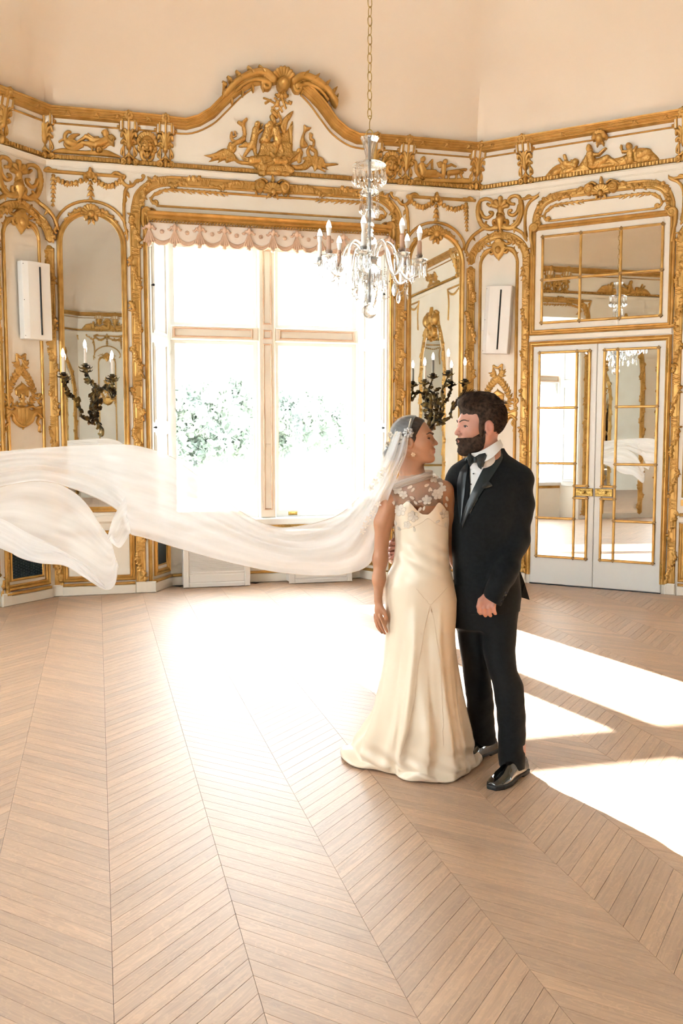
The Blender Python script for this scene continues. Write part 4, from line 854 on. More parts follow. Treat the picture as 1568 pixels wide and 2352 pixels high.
def inner_frame():
    a, b = .016, .436; m = (a + b) / 2; hw = (b - a) / 2
    P = [(a, 1.0), (b, 1.0), (b, 3.44)] + arc(m, 3.44, hw, .17, 0, 180, 18)[1:-1] + [(a, 3.44)]
    s = MB().sweep(P, [(-.016, 0), (-.016, .010), (-.008, .02), (.002, .016), (.010, .02), (.016, .012), (.016, 0)], True)
    h = HF(m - .26, m + .26, 3.36, 3.76, .004); h.ell((m - .0, 3.585), .032, .04, 0, 1, .03); h.poly([(m, 3.475), (m + .06, 3.55), (m + .085, 3.63), (m + .04, 3.69), (m - .04, 3.69), (m - .085, 3.63), (m - .06, 3.55)], .025, .03, .01)
    for k in (-1, 1):
        h.curl((m + k * .075, 3.575), .035, .006, 90, 90 - k * 400, .011, .009, 1, .02); h.shell((m, 3.66), .05, 20, 160, 5, .03); h.stroke([(m + k * .04, 3.665), (m + k * .10, 3.64), (m + k * .15, 3.66)], .014, .008, 1, .014)
        for q in range(4): h.leaf((m + k * (.10 + .03 * q), 3.655 - .01 * q), pi / 2 - k * (.3 + .4 * q), .045, .010); h.stroke([(m + k * .09, 3.60), (m + k * .15, 3.585), (m + k * .19, 3.53), (m + k * .205, 3.46)], .018, .012, 1, .014); h.leaf((m + k * .16, 3.58), pi / 2 - k * .5, .035, .01); h.leaf((m + k * .195, 3.53), pi / 2 - k * 1.0, .03, .009)
    v, f = h.geo(); s.add(v.tolist(), f.tolist()); return s
TI = tr(WNE, 'I', False); TE = tr(WNW, 'E', False)
def pagoda():
    """trellis of leaves about a little fountain pavilion; drawn from the left panel and kept in its own coordinates about u=0"""
    h = HF(-.26, .26, 1.50, 2.40, .004); u0 = TE(185, 1300)[0]
    def P(x, y): u, z = TE(x, y); return (u - u0, z)
    k = .00125
    def st(pts, w0, w1, b=.008): h.stroke([P(*p) for p in pts], w0 * k, w1 * k, 1, b)
    st([(140, 950), (135, 1020)], 7, 7); st([(210, 950), (212, 1020)], 7, 7); st([(140, 950), (175, 975), (210, 950)], 10, 10)
    for pts in ([(135, 1020), (165, 1080), (205, 1110), (240, 1160), (270, 1230), (290, 1310), (250, 1370)], [(212, 1020), (205, 1060), (150, 1110), (115, 1160), (85, 1230), (65, 1310), (110, 1370)]):
        st(pts, 6, 6)
        Q = crom([P(*p) for p in pts], 5)
        for i in range(1, len(Q) - 1, 2):
            a = atan2(Q[i + 1][1] - Q[i - 1][1], Q[i + 1][0] - Q[i - 1][0])
            for d in (-.8, .8): h.leaf(Q[i], a + pi + d, .058, .014, 1, .008)
    h.poly([P(*p) for p in ((180, 1195), (190, 1195), (245, 1250), (185, 1262), (120, 1250))], .022, .02, .008); h.cap(P(185, 1195), P(182, 1180), .006, .003)
    for i in range(9): x = 133 + i * 12.5; st([(x, 1262), (x, 1290 + 10 * (i % 3))], 7, 5, .012)
    st([(185, 1300), (183, 1370)], 17, 15, .012); st([(165, 1330), (205, 1330)], 6, 6, .02); st([(160, 1375), (207, 1375)], 12, 12, .014)
    h.poly([P(*p) for p in ((45, 1410), (100, 1425), (150, 1395), (220, 1395), (270, 1425), (345, 1400), (345, 1480), (300, 1480), (260, 1530), (195, 1570), (130, 1530), (95, 1480), (45, 1490))], .016, .02, .004)
    st([(45, 1485), (75, 1455), (105, 1475), (120, 1520), (185, 1565), (260, 1525), (280, 1475), (310, 1455), (345, 1490)], 11, 11, .018); st([(45, 1400), (80, 1410), (110, 1395), (185, 1420), (260, 1395), (300, 1410), (345, 1395)], 9, 9, .018)
    for i in range(7): x = 150 + i * 12; st([(x, 1410), (x, 1500 + 22 * (3 - abs(3 - i)))], 7, 5, .022)
    for s in (-1, 1):
        c_ = 190; st([(c_ + s * 130, 1310), (c_ + s * 150, 1290), (c_ + s * 160, 1320), (c_ + s * 135, 1350), (c_ + s * 155, 1380)], 9, 9); st([(c_ + s * 140, 1490), (c_ + s * 125, 1530), (c_ + s * 145, 1560), (c_ + s * 140, 1600), (c_ + s * 152, 1612)], 11, 7); h.leaf(P(c_ + s * 100, 1400), pi / 2 + s * .9, .06, .014); h.leaf(P(c_ + s * 60, 1385), pi / 2 + s * .6, .05, .013)
    st([(195, 1565), (195, 1590)], 9, 4); return h.me('pavilion_relief', M_GOLD)
ME_PAV = pagoda()
me_sc = warp(scroll_crown().me('scroll_crown', M_GOLD), bend_left); me_ag = warp(arch_garland().me('arch_garland', M_GOLD), bend_left)
me_if = inner_frame().me('inner_frame', M_GOLD, True, 45)
def arched_panel(wo, fn, pav_u, name='arched_panel'):
    r = empty(name, None, wo)
    for nm, me in (('scroll_crown', me_sc), ('arch_garland', me_ag), ('inner_frame', me_if)): link(nm, me if fn is None else mirror_u(me, fn), r)
    tag(link('pavilion_relief', ME_PAV, r, Matrix.Translation((pav_u, 0, 0))), 'gilded relief of a small pavilion framed by leafy branches')
arched_panel(NE_, None, .23); arched_panel(NE_, 2.626, 2.626 - .226); arched_panel(NWW_, 2.545, 2.545 - .238 - .03)
dado(NE_, .02, .46, .62); dado(NE_, 2.16, 2.62, .80); dado(NWW_, 2.00, 2.56, .62, True); MB().bbox(2.013 - .055, 2.013 + .055, -.04, .01, 0, .125, .008).build('pilaster_plinth', M_WHITE, NWW_)
MB().sweep([(2.17, .93), (2.62, .93)], [(-.03, 0), (-.03, .008), (.03, .008), (.03, 0)]).build('band', M_GOLD, NE_)
# white slim wall units
def wall_unit(W, cu, cz, tilt, yaw, label, n=.02):
    g = empty('wall_speaker', W.M @ Matrix.Translation((cu, -n, cz)) @ Matrix.Rotation(radians(yaw), 4, 'Z') @ Matrix.Rotation(radians(tilt), 4, 'Y')); tag(g, label, 'speaker', 'white slim wall speakers')
    pl = mat('white_plastic', (.88, .87, .85), .45)
    b = MB(); w, hh, d = .145, .36, .10
    v = [(-w, 0, -hh), (w, 0, -hh), (w, 0, hh), (-w, 0, hh), (-w, -d * .75, -hh), (w, -d, -hh), (w, -d, hh), (-w, -d * .75, hh), (-w + .05, -d, -hh), (-w + .05, -d, hh)]
    b.add(v, [(0, 3, 2, 1), (0, 1, 5, 8, 4), (1, 2, 6, 5), (2, 3, 7, 9, 6), (3, 0, 4, 7), (4, 8, 9, 7), (8, 5, 6, 9)]); bo = b.build('cabinet', pl, g)
    m_ = bo.modifiers.new('bevel', 'BEVEL'); m_.width = .008; m_.segments = 2
    s_ = MB(); s_.tube([(.03, -d - .0005, -hh + .045), (.03, -d - .0005, hh - .045)], .0085, 10); s_.build('slot', mat('black_slot', (.004, .006, .008), .4), g)
    r_ = MB(); r_.add([(-.005, -d - .001, -hh + .04), (.065, -d - .001, -hh + .04), (.065, -d - .001, hh - .04), (-.005, -d - .001, hh - .04), (.012, -d + .0, -hh + .05), (.048, -d + .0, -hh + .05), (.048, -d + .0, hh - .05), (.012, -d, hh - .05)], [(0, 1, 5, 4), (1, 2, 6, 5), (2, 3, 7, 6), (3, 0, 4, 7)]); r_.build('slot_bevel', pl, g)
    k = MB(); k.box(-w - .04, -w + .02, -.03, .0, -.11, .11) if yaw > 0 else k.box(-.05, .05, -.0, n, -.1, .1); k.build('bracket', pl, g)
    for zz in (hh - .03, -.0, -hh + .03): q = MB(); q.tube([(-w + .012, -d * .78, zz), (-w + .012, -d * .82, zz)], .004, 8); q.build('screw', M_METALDARK, g)
wall_unit(WNE, .245, 2.835, 3.2, 4, 'white slim wall speaker with black slot on the panel above the groom')
wall_unit(WNW, 2.395, 2.86, -.6, -8, 'white slim wall speaker with black slot on the far left panel', .04)

# ------------------------------------------------------------------ mirrored double doors in the northeast wall
DC = 1.313
M_BOSS = mat('dark_gilt', (.26, .15, .05), .45, .6)
GB = [(-.013, 0), (-.013, .008), (-.006, .016), (.006, .016), (.013, .008), (.013, 0)]
def glaze_bar(par, a, b, n0): MB().sweep([a, b], GB, False, n0).build('glazing_bar', M_GOLD, par)
def corner_block(par, u, z, n0): m_ = MB(); m_.add([(u - .02, -n0 - .019, z), (u, -n0 - .019, z - .02), (u + .02, -n0 - .019, z), (u, -n0 - .019, z + .02), (u - .022, -n0, z), (u, -n0, z - .022), (u + .022, -n0, z), (u, -n0, z + .022)], [(0, 1, 2, 3), (0, 4, 5, 1), (1, 5, 6, 2), (2, 6, 7, 3), (3, 7, 4, 0)]); m_.build('corner_boss', M_BOSS, par)
def door(name, label, s):
    """s=+1 right leaf, -1 left leaf; offsets measured from the meeting line"""
    d = empty(name, WNE.M @ Matrix.Translation((DC, 0, 0))); tag(d, label, kind='structure'); X = lambda a, b: (min(s * a, s * b), max(s * a, s * b))
    x0, x1 = X(.003, .684); MB().bbox(x0, x1, -.02, .03, .012, 2.54, .005).build('leaf', M_SHUT, d)
    c0, c1, c2 = .075, .208, .608; n0 = .021; zz = (2.468, 1.889, 1.304, .722, .307)
    for z1, z0 in zip(zz[:-1], zz[1:]): a, b = X(c1, c2); MB().box(a + .006, b - .006, -n0 - .003, -n0, z0 + .006, z1 - .006).build('mirror_pane', M_MIRROR, d)
    for z1, z0 in ((2.468, 1.072), (.945, .307)): a, b = X(c0, c1); MB().box(a + .006, b - .006, -n0 - .003, -n0, z0 + .006, z1 - .006).build('mirror_pane', M_MIRROR, d)
    B = lambda a, za, b, zb: glaze_bar(d, (s * a, za), (s * b, zb), n0)
    B(c2, .307, c2, 2.468); B(c1, .307, c1, 2.468); B(c0, .307, c0, .945); B(c0, 1.072, c0, 2.468)
    for z in (2.468, .307): B(c0, z, c2, z)
    for z in zz[1:4]: B(c1, z, c2, z)
    for z in (1.072, .945): B(c0, z, c1, z)
    for z in zz: corner_block(d, s * c1, z, n0); corner_block(d, s * c2, z, n0)
    for z in (2.468, 1.072, .945, .307): corner_block(d, s * c0, z, n0)
    for z in (1.072, .945): corner_block(d, s * c1, z, n0)
    a, b = X(.012, .19); lo = MB().bbox(a, b, -n0 - .022, -n0, .968, 1.05, .006).build('lock_plate', M_BRASS, d)
    h = HF(-.09, .09, .965, 1.052, .0035); cc = s * .1
    for k in range(14): h.curl((-.07 + k * .0105, 1.009 + .018 * (1 if k % 2 else -1)), .012, .003, k * 50, k * 50 + 300, .0035, .003, 1, .002)
    link('lock_engraving', h.me('lock_engraving', M_BRASS, n0 + .022), lo, Matrix.Translation((cc, 0, 0)))
    k = MB(); kc = s * .10
    if s > 0: k.tube([(kc + .03, -n0 - .02, 1.01), (kc + .03, -n0 - .05, 1.01)], .006, 8); k.tube([(kc + .03, -n0 - .05, 1.0), (kc + .03, -n0 - .052, 1.03)], [.01, .012], 8)
    else: k.lathe([(.004, -.018), (.014, -.01), (.016, 0), (.014, .01), (.004, .018)], (kc, -n0 - .05, 1.01), 10); k.tube([(kc, -n0 - .02, 1.01), (kc, -n0 - .05, 1.01)], .006, 8)
    k.build('knob', M_BRASS, d, True)
    for z0, z1 in ((.16, .30), (1.19, 1.425), (2.225, 2.45)):
        hg = MB(); u = s * .69; hg.tube([(u, -.03, z0), (u, -.03, z1)], .0085, 8)
        for q in range(5): z = z0 + (z1 - z0) * q / 4; hg.lathe([(.006, -.01), (.0125, 0), (.006, .01)], (u, -.03, z), 8)
        hg.build('hinge', M_BRASS, d)
door('door_1', 'left leaf of the white mirrored double doors with gilt glazing bars', -1); door('door_2', 'right leaf of the white mirrored double doors with gilt glazing bars', 1)
MB().box(.62, 2.006, .03, .05, 0, 2.56).build('door_backing', M_DARK, NE_); MB().box(.63, 2.0, -.015, .028, .0, .012).build('door_gap', M_DARK, NE_)  # the low dark strip stands in for the shade under the leaves
# architrave
MB().sweep([(.607, .1), (.607, 2.567), (2.019, 2.567), (2.019, .1)], [(-.03, 0), (-.03, .03), (-.02, .04), (-.01, .03), (.0, .03), (.008, .022), (.016, .03), (.024, .02), (.024, 0)][::-1]).build('door_architrave', M_GOLD, NE_)
MB().sweep([(.607, 2.685), (2.019, 2.685), (2.019, 3.772), (.607, 3.772)], P_FRAME, True).build('overdoor_frame', M_GOLD, NE_)
MB().bbox(.585, 2.04, -.012, .01, 2.60, 2.655, .006).build('overdoor_rail', M_WHITE, NE_)
ov = grp('overdoor_mirror', WNE, DC, 2.78, 'wide six-paned gilt mirror above the double doors', 'mirror')
us, zs = (.712, 1.114, 1.522, 1.925), (2.783, 3.227, 3.672)
def gpm(nm, m_, ma, par=ov): return gp(ov, nm, m_.me(nm, ma))
for a, b in zip(us[:-1], us[1:]):
    for c_, d_ in zip(zs[:-1], zs[1:]): gpm('mirror_pane', MB().box(a + .004, b - .004, -.006, .0, c_ + .004, d_ - .004), M_MIRROR)
for u in us: gpm('glazing_bar', MB().sweep([(u, zs[0]), (u, zs[-1])], GB, False, .004), M_GOLD)
for z in zs: gpm('glazing_bar', MB().sweep([(us[0], z), (us[-1], z)], GB, False, .004), M_GOLD)
for u in us:
    for z in zs: m_ = MB(); m_.add([(u - .022, -.024, z), (u, -.024, z - .022), (u + .022, -.024, z), (u, -.024, z + .022), (u - .024, 0, z), (u, 0, z - .024), (u + .024, 0, z), (u, 0, z + .024)], [(0, 1, 2, 3), (0, 4, 5, 1), (1, 5, 6, 2), (2, 6, 7, 3), (3, 7, 4, 0)]); gpm('corner_boss', m_, M_BOSS)
# garlanded surround of the doors
_dp = [(.535, .12), (.535, 3.55), (.56, 3.70)]
DP = [(.63, 3.80), (.642, 3.90), (.70, 4.01), (.80, 4.062), (.95, 4.083), (DC, 4.087)]
me_ = garland(crom(DP, 5), seed=41, w=.08).me('garland_arch', M_GOLD); link('garland_arch', me_, NE_); link('garland_arch', mirror_u(me_, 2 * DC), NE_)
me_ = garland([(2 * DC - U1 - .005, .12), (2 * DC - U1 - .005, 3.47)], seed=43, w=.001) if False else None
cartouche((DC, 4.09), .95, .03).build('cartouche', M_GOLD, NE_)
hb = branch(crom([(.765, 3.84), (.735, 3.85), (.72, 3.88), (.74, 3.93), (.80, 3.975), (.93, 3.992), (DC, 3.993)], 5), NE_, lambda u: u < 1.12, 1); hb.curl((.76, 3.855), .022, .005, -60, 250, .012, .01, 1, .01)
mb_ = hb.me('branch_moulding', M_GOLD); link('branch_moulding', mb_, NE_); link('branch_moulding', mirror_u(mb_, 2 * DC), NE_)
MB().sweep([(.78, 3.832), (2 * DC - .78, 3.832)], bar(.022, .016)).build('panel_bar', M_GOLD, NE_, True, 50)
h = HF(.55, .75, 3.48, 3.90, .004); h.curl((.62, 3.775), .042, .01, 200, -330, .016, .012, 1, .03); h.ell((.62, 3.775), .045, .045, 0, .5, .02); h.stroke([(.585, 3.77), (.585, 3.68), (.60, 3.6), (.612, 3.5)], .02, .012, 1, .02); h.curl((.66, 3.81), .03, .008, 180, -180, .014, .01, 1, .02)
mb_ = h.me('scroll_shoulder', M_GOLD); link('scroll_shoulder', mb_, NE_); link('scroll_shoulder', mirror_u(mb_, 2 * DC), NE_)
for u in (.535, 2 * DC - .535): MB().bbox(u - .05, u + .05, -.03, .01, 0, .115, .008).build('pilaster_plinth', M_WHITE, NE_)
# ------------------------------------------------------------------ what the mirrors show: side walls, plus two windows added for fill
for c in WWIN:
    o_ = WW.M @ Matrix.Translation((c - UC, 0, 0))
    r = empty('window_bay', Matrix.Translation((c - UC, 0, 0)), W_); link('embrasure', bpy.data.meshes['embrasure'], r)
    link('garland_frame', bpy.data.meshes['garland_frame'], r); link('branch_moulding', bpy.data.meshes['branch_moulding'], r); link('sill_band', bpy.data.meshes['sill_band'], r)
    link('garland_frame', [m_ for m_ in bpy.data.meshes if m_.name.startswith('garland_frame')][-1], r)
def copy_tree(o, parent=None, M=None):
    c = o.copy(); COL.objects.link(c); c.parent = parent
    if M is not None: c.matrix_local = M
    for ch in o.children: copy_tree(ch, c)
    return c
for i, c in enumerate(WWIN):
    w = copy_tree(WIN1, None, WW.M @ Matrix.Translation((c - UC, 0, 0))); w.name = 'window_%d' % (i + 2); w['label'] = ['sash window at the south end of the west wall', 'sash window in the middle of the west wall', 'white sash window of the west wall, reflected in the double doors'][i]
def arch_set(wo, c, w=.62, z=2.6):
    P = [(c + w, .1), (c + w, z)] + arc(c, z, w, 1.1, 0, 180, 24)[1:-1] + [(c - w, z), (c - w, .1)]
    link('arch_frame', garland(P, w=.10, seed=51, res=.008).me('arch_frame', M_GOLD), wo)
    MB().prism([(c + (u - c) * .9, .1 + (zz - .1) * .95) for u, zz in P], -.004, 0).build('arch_mirror', M_MIRROR, wo)
    cartouche((c, z + 1.08), 1.9, .03).build('arch_crest', M_GOLD, wo); cartouche((c, z + .85), 1.3, .03).build('arch_crest', M_GOLD, wo)
    h = HF(c - 1.3, c + 1.3, 3.5, 4.15, .008)
    for s in (-1, 1):
        h.stroke([(c + s * .75, 4.12), (c + s * 1.25, 4.12)], .016, .016, 1, .006, 0)
        for k in range(9): t = k / 8; u, zz = c + s * (.78 + .45 * t), 4.08 - .06 * sin(pi * t); h.leaf((u, zz), -1.2, .05, .014); h.leaf((u, zz), -2.0, .05, .014)
        h.stroke([(c + s * .74, 4.12), (c + s * .8, 3.9), (c + s * .78, 3.6)], .015, .015, 1, .006)
    h.build('swag_panel', M_GOLD, wo)
for u in (1.3, 4.6, 7.9): arch_set(E_, u)
arch_set(SW_, .75, .62); arch_set(S_, 2.35, .5); arch_set(SE_, 1.4, .6); link('swag_panel', bpy.data.meshes['swag_panel'], S_, Matrix.Translation((3.35, 0, 0)));  link('inner_frame', me_if, S_, Matrix.Translation((3.55, 0, 0))); arch_set(W_, 3.3, .4); arch_set(W_, 7.5, .42); 
link('pavilion_relief', ME_PAV, S_, Matrix.Translation((3.776, 0, .7)))
for wo, L in ((E_, LEW), (S_, 4.49), (SE_, 2.64), (SW_, 2.64)): MB().sweep([(0, .76), (L, .76)], [(-.03, 0), (-.03, .02), (.02, .03), (.03, 0)]).build('chair_rail', M_GOLD, wo)
# matching double doors in the northwest wall (out of frame to the left, seen only in mirrors)
DNW = 2.64 - DC
for o_, nm, lb in ((bpy.data.objects['door_1'], 'door_3', 'left leaf of the mirrored double doors in the northwest wall'), (bpy.data.objects['door_2'], 'door_4', 'right leaf of the mirrored double doors in the northwest wall')):
    c_ = copy_tree(o_, None, WNW.M @ Matrix.Translation((DNW, 0, 0))); c_.name = nm; c_['label'] = lb
for nm in ('door_architrave', 'overdoor_frame', 'panel_bar.001', 'cartouche.001', 'garland_arch', 'garland_arch.001', 'branch_moulding.002', 'branch_moulding.003'):
    if nm in bpy.data.meshes: link(nm.split('.')[0], bpy.data.meshes[nm], NWW_, Matrix.Translation((DNW - DC, 0, 0)))
# ------------------------------------------------------------------ chandelier
M_CRYS = mat('cut_crystal', (.985, .99, .99), .015, trans=1.0, ior=1.5, spec=.6)
M_CRYS.node_tree.nodes['Principled BSDF'].inputs['Emission Strength'].default_value = 0
def crystal_mix(m, k):
    """cut glass lets part of the light straight through, so it stays bright inside a fixture of many layers"""
    nt = m.node_tree; b = bsdf(m); o = nt.nodes['Material Output']; t = nd(m, 'ShaderNodeBsdfTransparent'); t.inputs[0].default_value = (.97, .98, .98, 1); x = nd(m, 'ShaderNodeMixShader'); x.inputs[0].default_value = k
    lk(m, b.outputs[0], x.inputs[1]); lk(m, t.outputs[0], x.inputs[2]); lk(m, x.outputs[0], o.inputs[0])
crystal_mix(M_CRYS, .35)
M_CANDLE = mat('card_candle_tube', (.62, .40, .28), .55); M_CANDLEW = mat('white_candle_tube', (.88, .86, .83), .5)
M_BULBB = mat('bulb_base', (.9, .9, .9), .4); M_BULB = mat('lit_bulb', (1, .98, .95), .3, emit=(1, .95, .86), estr=5.0)
M_STEEL = mat('dull_steel', (.42, .42, .42), .35, .9)
CH = np.array([1.93, 6.52])
def chp(x, y):
    """photo pixel -> (right, z) in the upright plane through the chandelier facing the viewer"""
    p = on_plane(x, y, (CH[0], CH[1], 0), (sin(AZ), cos(AZ), 0)); return (p[0] - CH[0]) * cos(AZ) - (p[1] - CH[1]) * sin(AZ), p[2]
def cz(cy_): return chp(845, 300 + cy_ * .22959)[1]
KC = .735e-3
chd = empty('chandelier', Matrix.Translation((CH[0], CH[1], cz(1880))) @ Matrix.Rotation(-AZ, 4, 'Z')); tag(chd, 'eight-armed crystal chandelier with candle bulbs hanging on a gilt chain', 'chandelier')
Z0 = cz(1880)
def Lz(y): return cz(y) - Z0
def lat(name, prof, m, par=None, seg=20, fl=0, nf=0): return MB().lathe([(r * KC, Lz(y)) for r, y in prof][::-1], (0, 0, 0), seg, fl, nf).build(name, m, par or chd, True, 40)
lat('top_cup', [(90, 72), (78, 95), (60, 150), (44, 210), (36, 260), (34, 312)], M_CRYS, None, 24, .05, 12)
lat('rod', [(13, 60), (13, 1720)], M_STEEL, None, 8)
can = lat('canopy_dish', [(40, 310), (110, 318), (150, 335), (166, 352), (160, 356), (140, 345), (40, 330)], M_CRYS, None, 28)
tier = lat('lower_dish', [(30, 590), (70, 592), (92, 612), (86, 640), (50, 655), (26, 660)], M_CRYS, None, 24, .06, 12)
lat('stem_vase', [(20, 660), (24, 720), (34, 790), (58, 850), (60, 880), (40, 905), (28, 915), (48, 940), (50, 960), (30, 980), (42, 1000), (46, 1012), (30, 1025), (52, 1050), (50, 1075), (34, 1100), (56, 1130), (50, 1180), (40, 1240)], M_CRYS, None, 20)
lat('arm_plate', [(60, 1262), (75, 1270), (80, 1300), (60, 1330), (30, 1335)], M_STEEL, None, 16)
lat('bowl', [(30, 1335), (90, 1350), (110, 1400), (90, 1470), (50, 1520), (30, 1600), (60, 1640), (40, 1690), (22, 1740)], M_CRYS, None, 20, .05, 10)
lat('finial_ball', [(15, 1740), (45, 1755), (68, 1785), (72, 1815), (60, 1850), (30, 1875), (6, 1880)], M_CRYS, None, 24, .05, 12)
# crystal pieces shared between the tiers
def prism_me(l, r, name):
    m_ = MB(); m_.lathe([(.0005, 0), (r * .8, -r * 1.2), (r, -l * .15), (r * .85, -l * .8), (r * .5, -l * .93), (.0008, -l)], (0, 0, 0), 6); m_.lathe([(.0004, .012), (r * .5, .006), (.0004, 0)], (0, 0, 0), 6); return m_.me(name, M_CRYS)
def drop_me(l, r, name):
    m_ = MB(); m_.lathe([(.0006, 0), (r * .35, -l * .2), (r * .8, -l * .55), (r, -l * .75), (r * .6, -l * .93), (.0006, -l)], (0, 0, 0), 8)
    for k in range(3): m_.lathe([(.0004, .014 + k * .016), (.005, .008 + k * .016), (.0004, .002 + k * .016)], (0, 0, 0), 6)
    return m_.me(name, M_CRYS)
def pend_me(l, r, name):
    P = [(0, 0), (r * .5, -l * .15), (r * .9, -l * .4), (r, -l * .62), (r * .75, -l * .78), (r * .6, -l * .9), (0, -l), (-r * .6, -l * .9), (-r * .75, -l * .78), (-r, -l * .62), (-r * .9, -l * .4), (-r * .5, -l * .15)]
    m_ = MB(); n_ = len(P); m_.add([(x, 0, z) for x, z in P] + [(x * .5, -.006, z * .8 - l * .1) for x, z in P] + [(x * .5, .006, z * .8 - l * .1) for x, z in P], [(i, (i + 1) % n_, n_ + (i + 1) % n_, n_ + i) for i in range(n_)] + [(i, 2 * n_ + i, 2 * n_ + (i + 1) % n_, (i + 1) % n_) for i in range(n_)] + [tuple(range(n_, 2 * n_)), tuple(range(3 * n_ - 1, 2 * n_ - 1, -1))])
    for k in range(2): m_.lathe([(.0004, .018 + k * .018), (.007, .010 + k * .018), (.0004, .002 + k * .018)], (0, 0, 0), 6)
    return m_.me(name, M_CRYS)
ME_PR = prism_me(.095, .0085, 'prism'); ME_DR = drop_me(.085, .0125, 'drop'); ME_DR2 = drop_me(.085, .011, 'drop'); ME_PE = pend_me(.10, .026, 'pendant'); ME_PE2 = pend_me(.075, .018, 'pendant')
for k in range(26):
    a = 2 * pi * k / 26; r = (158 if k % 2 else 140) * KC; link('drop', ME_DR, can, Matrix.Translation((r * cos(a), r * sin(a), Lz(352 + 58) - (0 if k % 2 else .012))))
for k in range(10): a = 2 * pi * k / 10; link('drop', ME_DR2, tier, Matrix.Translation((88 * KC * cos(a), 88 * KC * sin(a), Lz(640) - .05)))
zP = Lz(1300) + 0.0
def arm_geo():
    P = [(70, 1280), (85, 1200), (130, 1140), (190, 1130), (240, 1190), (270, 1300), (310, 1420), (370, 1490), (440, 1470), (480, 1400), (492, 1330)]
    m_ = MB(); m_.tube([(x * KC * 1.0, 0, z) for x, z in crom([(x, Lz(y) / KC) for x, y in P], 4) for z in [z * KC]], .0125, 10); return m_.me('arm', M_CRYS, True)
ME_ARM = arm_geo(); RA = 492 * KC; ZA = Lz(1330)
ME_BOB = MB().lathe([(.012, -.012), (.03, -.004), (.05, .008), (.056, .02), (.050, .018), (.03, .006), (.012, .004)], (0, 0, 0), 20, .05, 10).me('bobeche', M_CRYS, True)
ME_CUP = MB().lathe([(.012, 0), (.024, .006), (.022, .03), (.028, .04), (.026, .05), (.018, .05)], (0, 0, 0), 14).me('candle_cup', M_CRYS, True)
ME_CAN = MB().lathe([(.0165, .03), (.0165, .14), (.014, .142), (.014, .15)], (0, 0, 0), 12).me('candle_tube', M_CANDLE, True, 40); ME_CANW = ME_CAN.copy(); ME_CANW.materials[0] = M_CANDLEW
ME_BB = MB().lathe([(.011, .146), (.013, .16), (.0185, .19), (.0195, .205)], (0, 0, 0), 12).me('bulb_base', M_BULBB, True); ME_BU = MB().lathe([(.0195, .205), (.0185, .218), (.013, .238), (.006, .252), (.001, .258)], (0, 0, 0), 12).me('bulb', M_BULB, True)
for k in range(8):
    a = radians(-98 + 45 * k); arm = link('arm', ME_ARM, chd, Matrix.Rotation(a, 4, 'Z')); e = Matrix.Translation((RA, 0, ZA))
    link('bobeche', ME_BOB, arm, e); link('candle_cup', ME_CUP, arm, e); link('candle_tube', ME_CANW if k in (0, 6) else ME_CAN, arm, e); link('bulb_base', ME_BB, arm, e); link('bulb', ME_BU, arm, e)
    for q in range(9): b = 2 * pi * q / 9 + .2; link('prism', ME_PR, arm, Matrix.Translation((RA + .052 * cos(b), .052 * sin(b), ZA - .008)) @ Matrix.Rotation(b, 4, 'Z'))
    link('pendant', ME_PE, arm, Matrix.Translation((380 * KC, 0, Lz(1500) - .045)) @ Matrix.Rotation(k * .7 - a, 4, 'Z'))
    # bead swag to the next arm
    s_ = MB(); A0 = np.array([370 * KC * cos(a), 370 * KC * sin(a)]); b = a + radians(45); B0 = np.array([370 * KC * cos(b), 370 * KC * sin(b)])
    for q in range(15):
        t = q / 14; p = A0 * (1 - t) + B0 * t; s_.lathe([(.0004, .006), (.006, 0), (.0004, -.006)], (p[0], p[1], Lz(1500) - .10 * sin(pi * t)), 6)
    s_.build('bead_swag', M_CRYS, chd)
for k in range(12): a = 2 * pi * k / 12; link('prism', ME_PR, chd, Matrix.Translation((.085 * cos(a), .085 * sin(a), Lz(1390)))); 
for k in range(8): a = 2 * pi * (k + .5) / 8; link('pendant', ME_PE2, chd, Matrix.Translation((.10 * cos(a), .10 * sin(a), Lz(1600))) @ Matrix.Rotation(a + 1.5, 4, 'Z'))
for k in range(20): a = 2 * pi * (k + .5) / 20; link('drop', ME_DR2, chd, Matrix.Translation((.125 * cos(a), .125 * sin(a), Lz(1440) - .03 * (k % 2))))
# hook and chain
_l = MB(); _q = [(.017 * cos(2 * pi * i / 16), 0, .03 * sin(2 * pi * i / 16)) for i in range(17)]
_l.tube([(x, y, z * 1.0 + (.006 if z > 0 else -.006)) for x, y, z in _q], .0032, 6); ME_LK = _l.me('chain_link', M_BRASS, True)
hk = MB(); hk.tube([(.028 * cos(t) , 0, .055 * sin(t)) for t in np.linspace(0, pi, 14)], .004, 8); hk.build('loop', M_BRASS, chd, M=Matrix.Translation((0, 0, Lz(70))))
hk = MB(); hk.tube(crom([(0, 0, .0), (0, 0, .05), (.004, 0, .07), (.012, 0, .085), (.002, 0, .1), (-.01, 0, .09)], 4), .0035, 6); hk.build('hook', M_BRASS, chd, M=Matrix.Translation((0, 0, Lz(70) + .052)))
zl = Lz(70) + .165
_k = 0
while zl + Z0 < HC - .03: link('chain_link', ME_LK, chd, Matrix.Translation((0, 0, zl)) @ Matrix.Rotation(radians(35 + 90 * (_k % 2)), 4, 'Z')); zl += .0635; _k += 1
MB().lathe([(.06, -.03), (.07, 0), (.02, .0)], (0, 0, 0), 16).build('ceiling_rose', M_BRASS, chd, M=Matrix.Translation((0, 0, HC - Z0 - .004)))
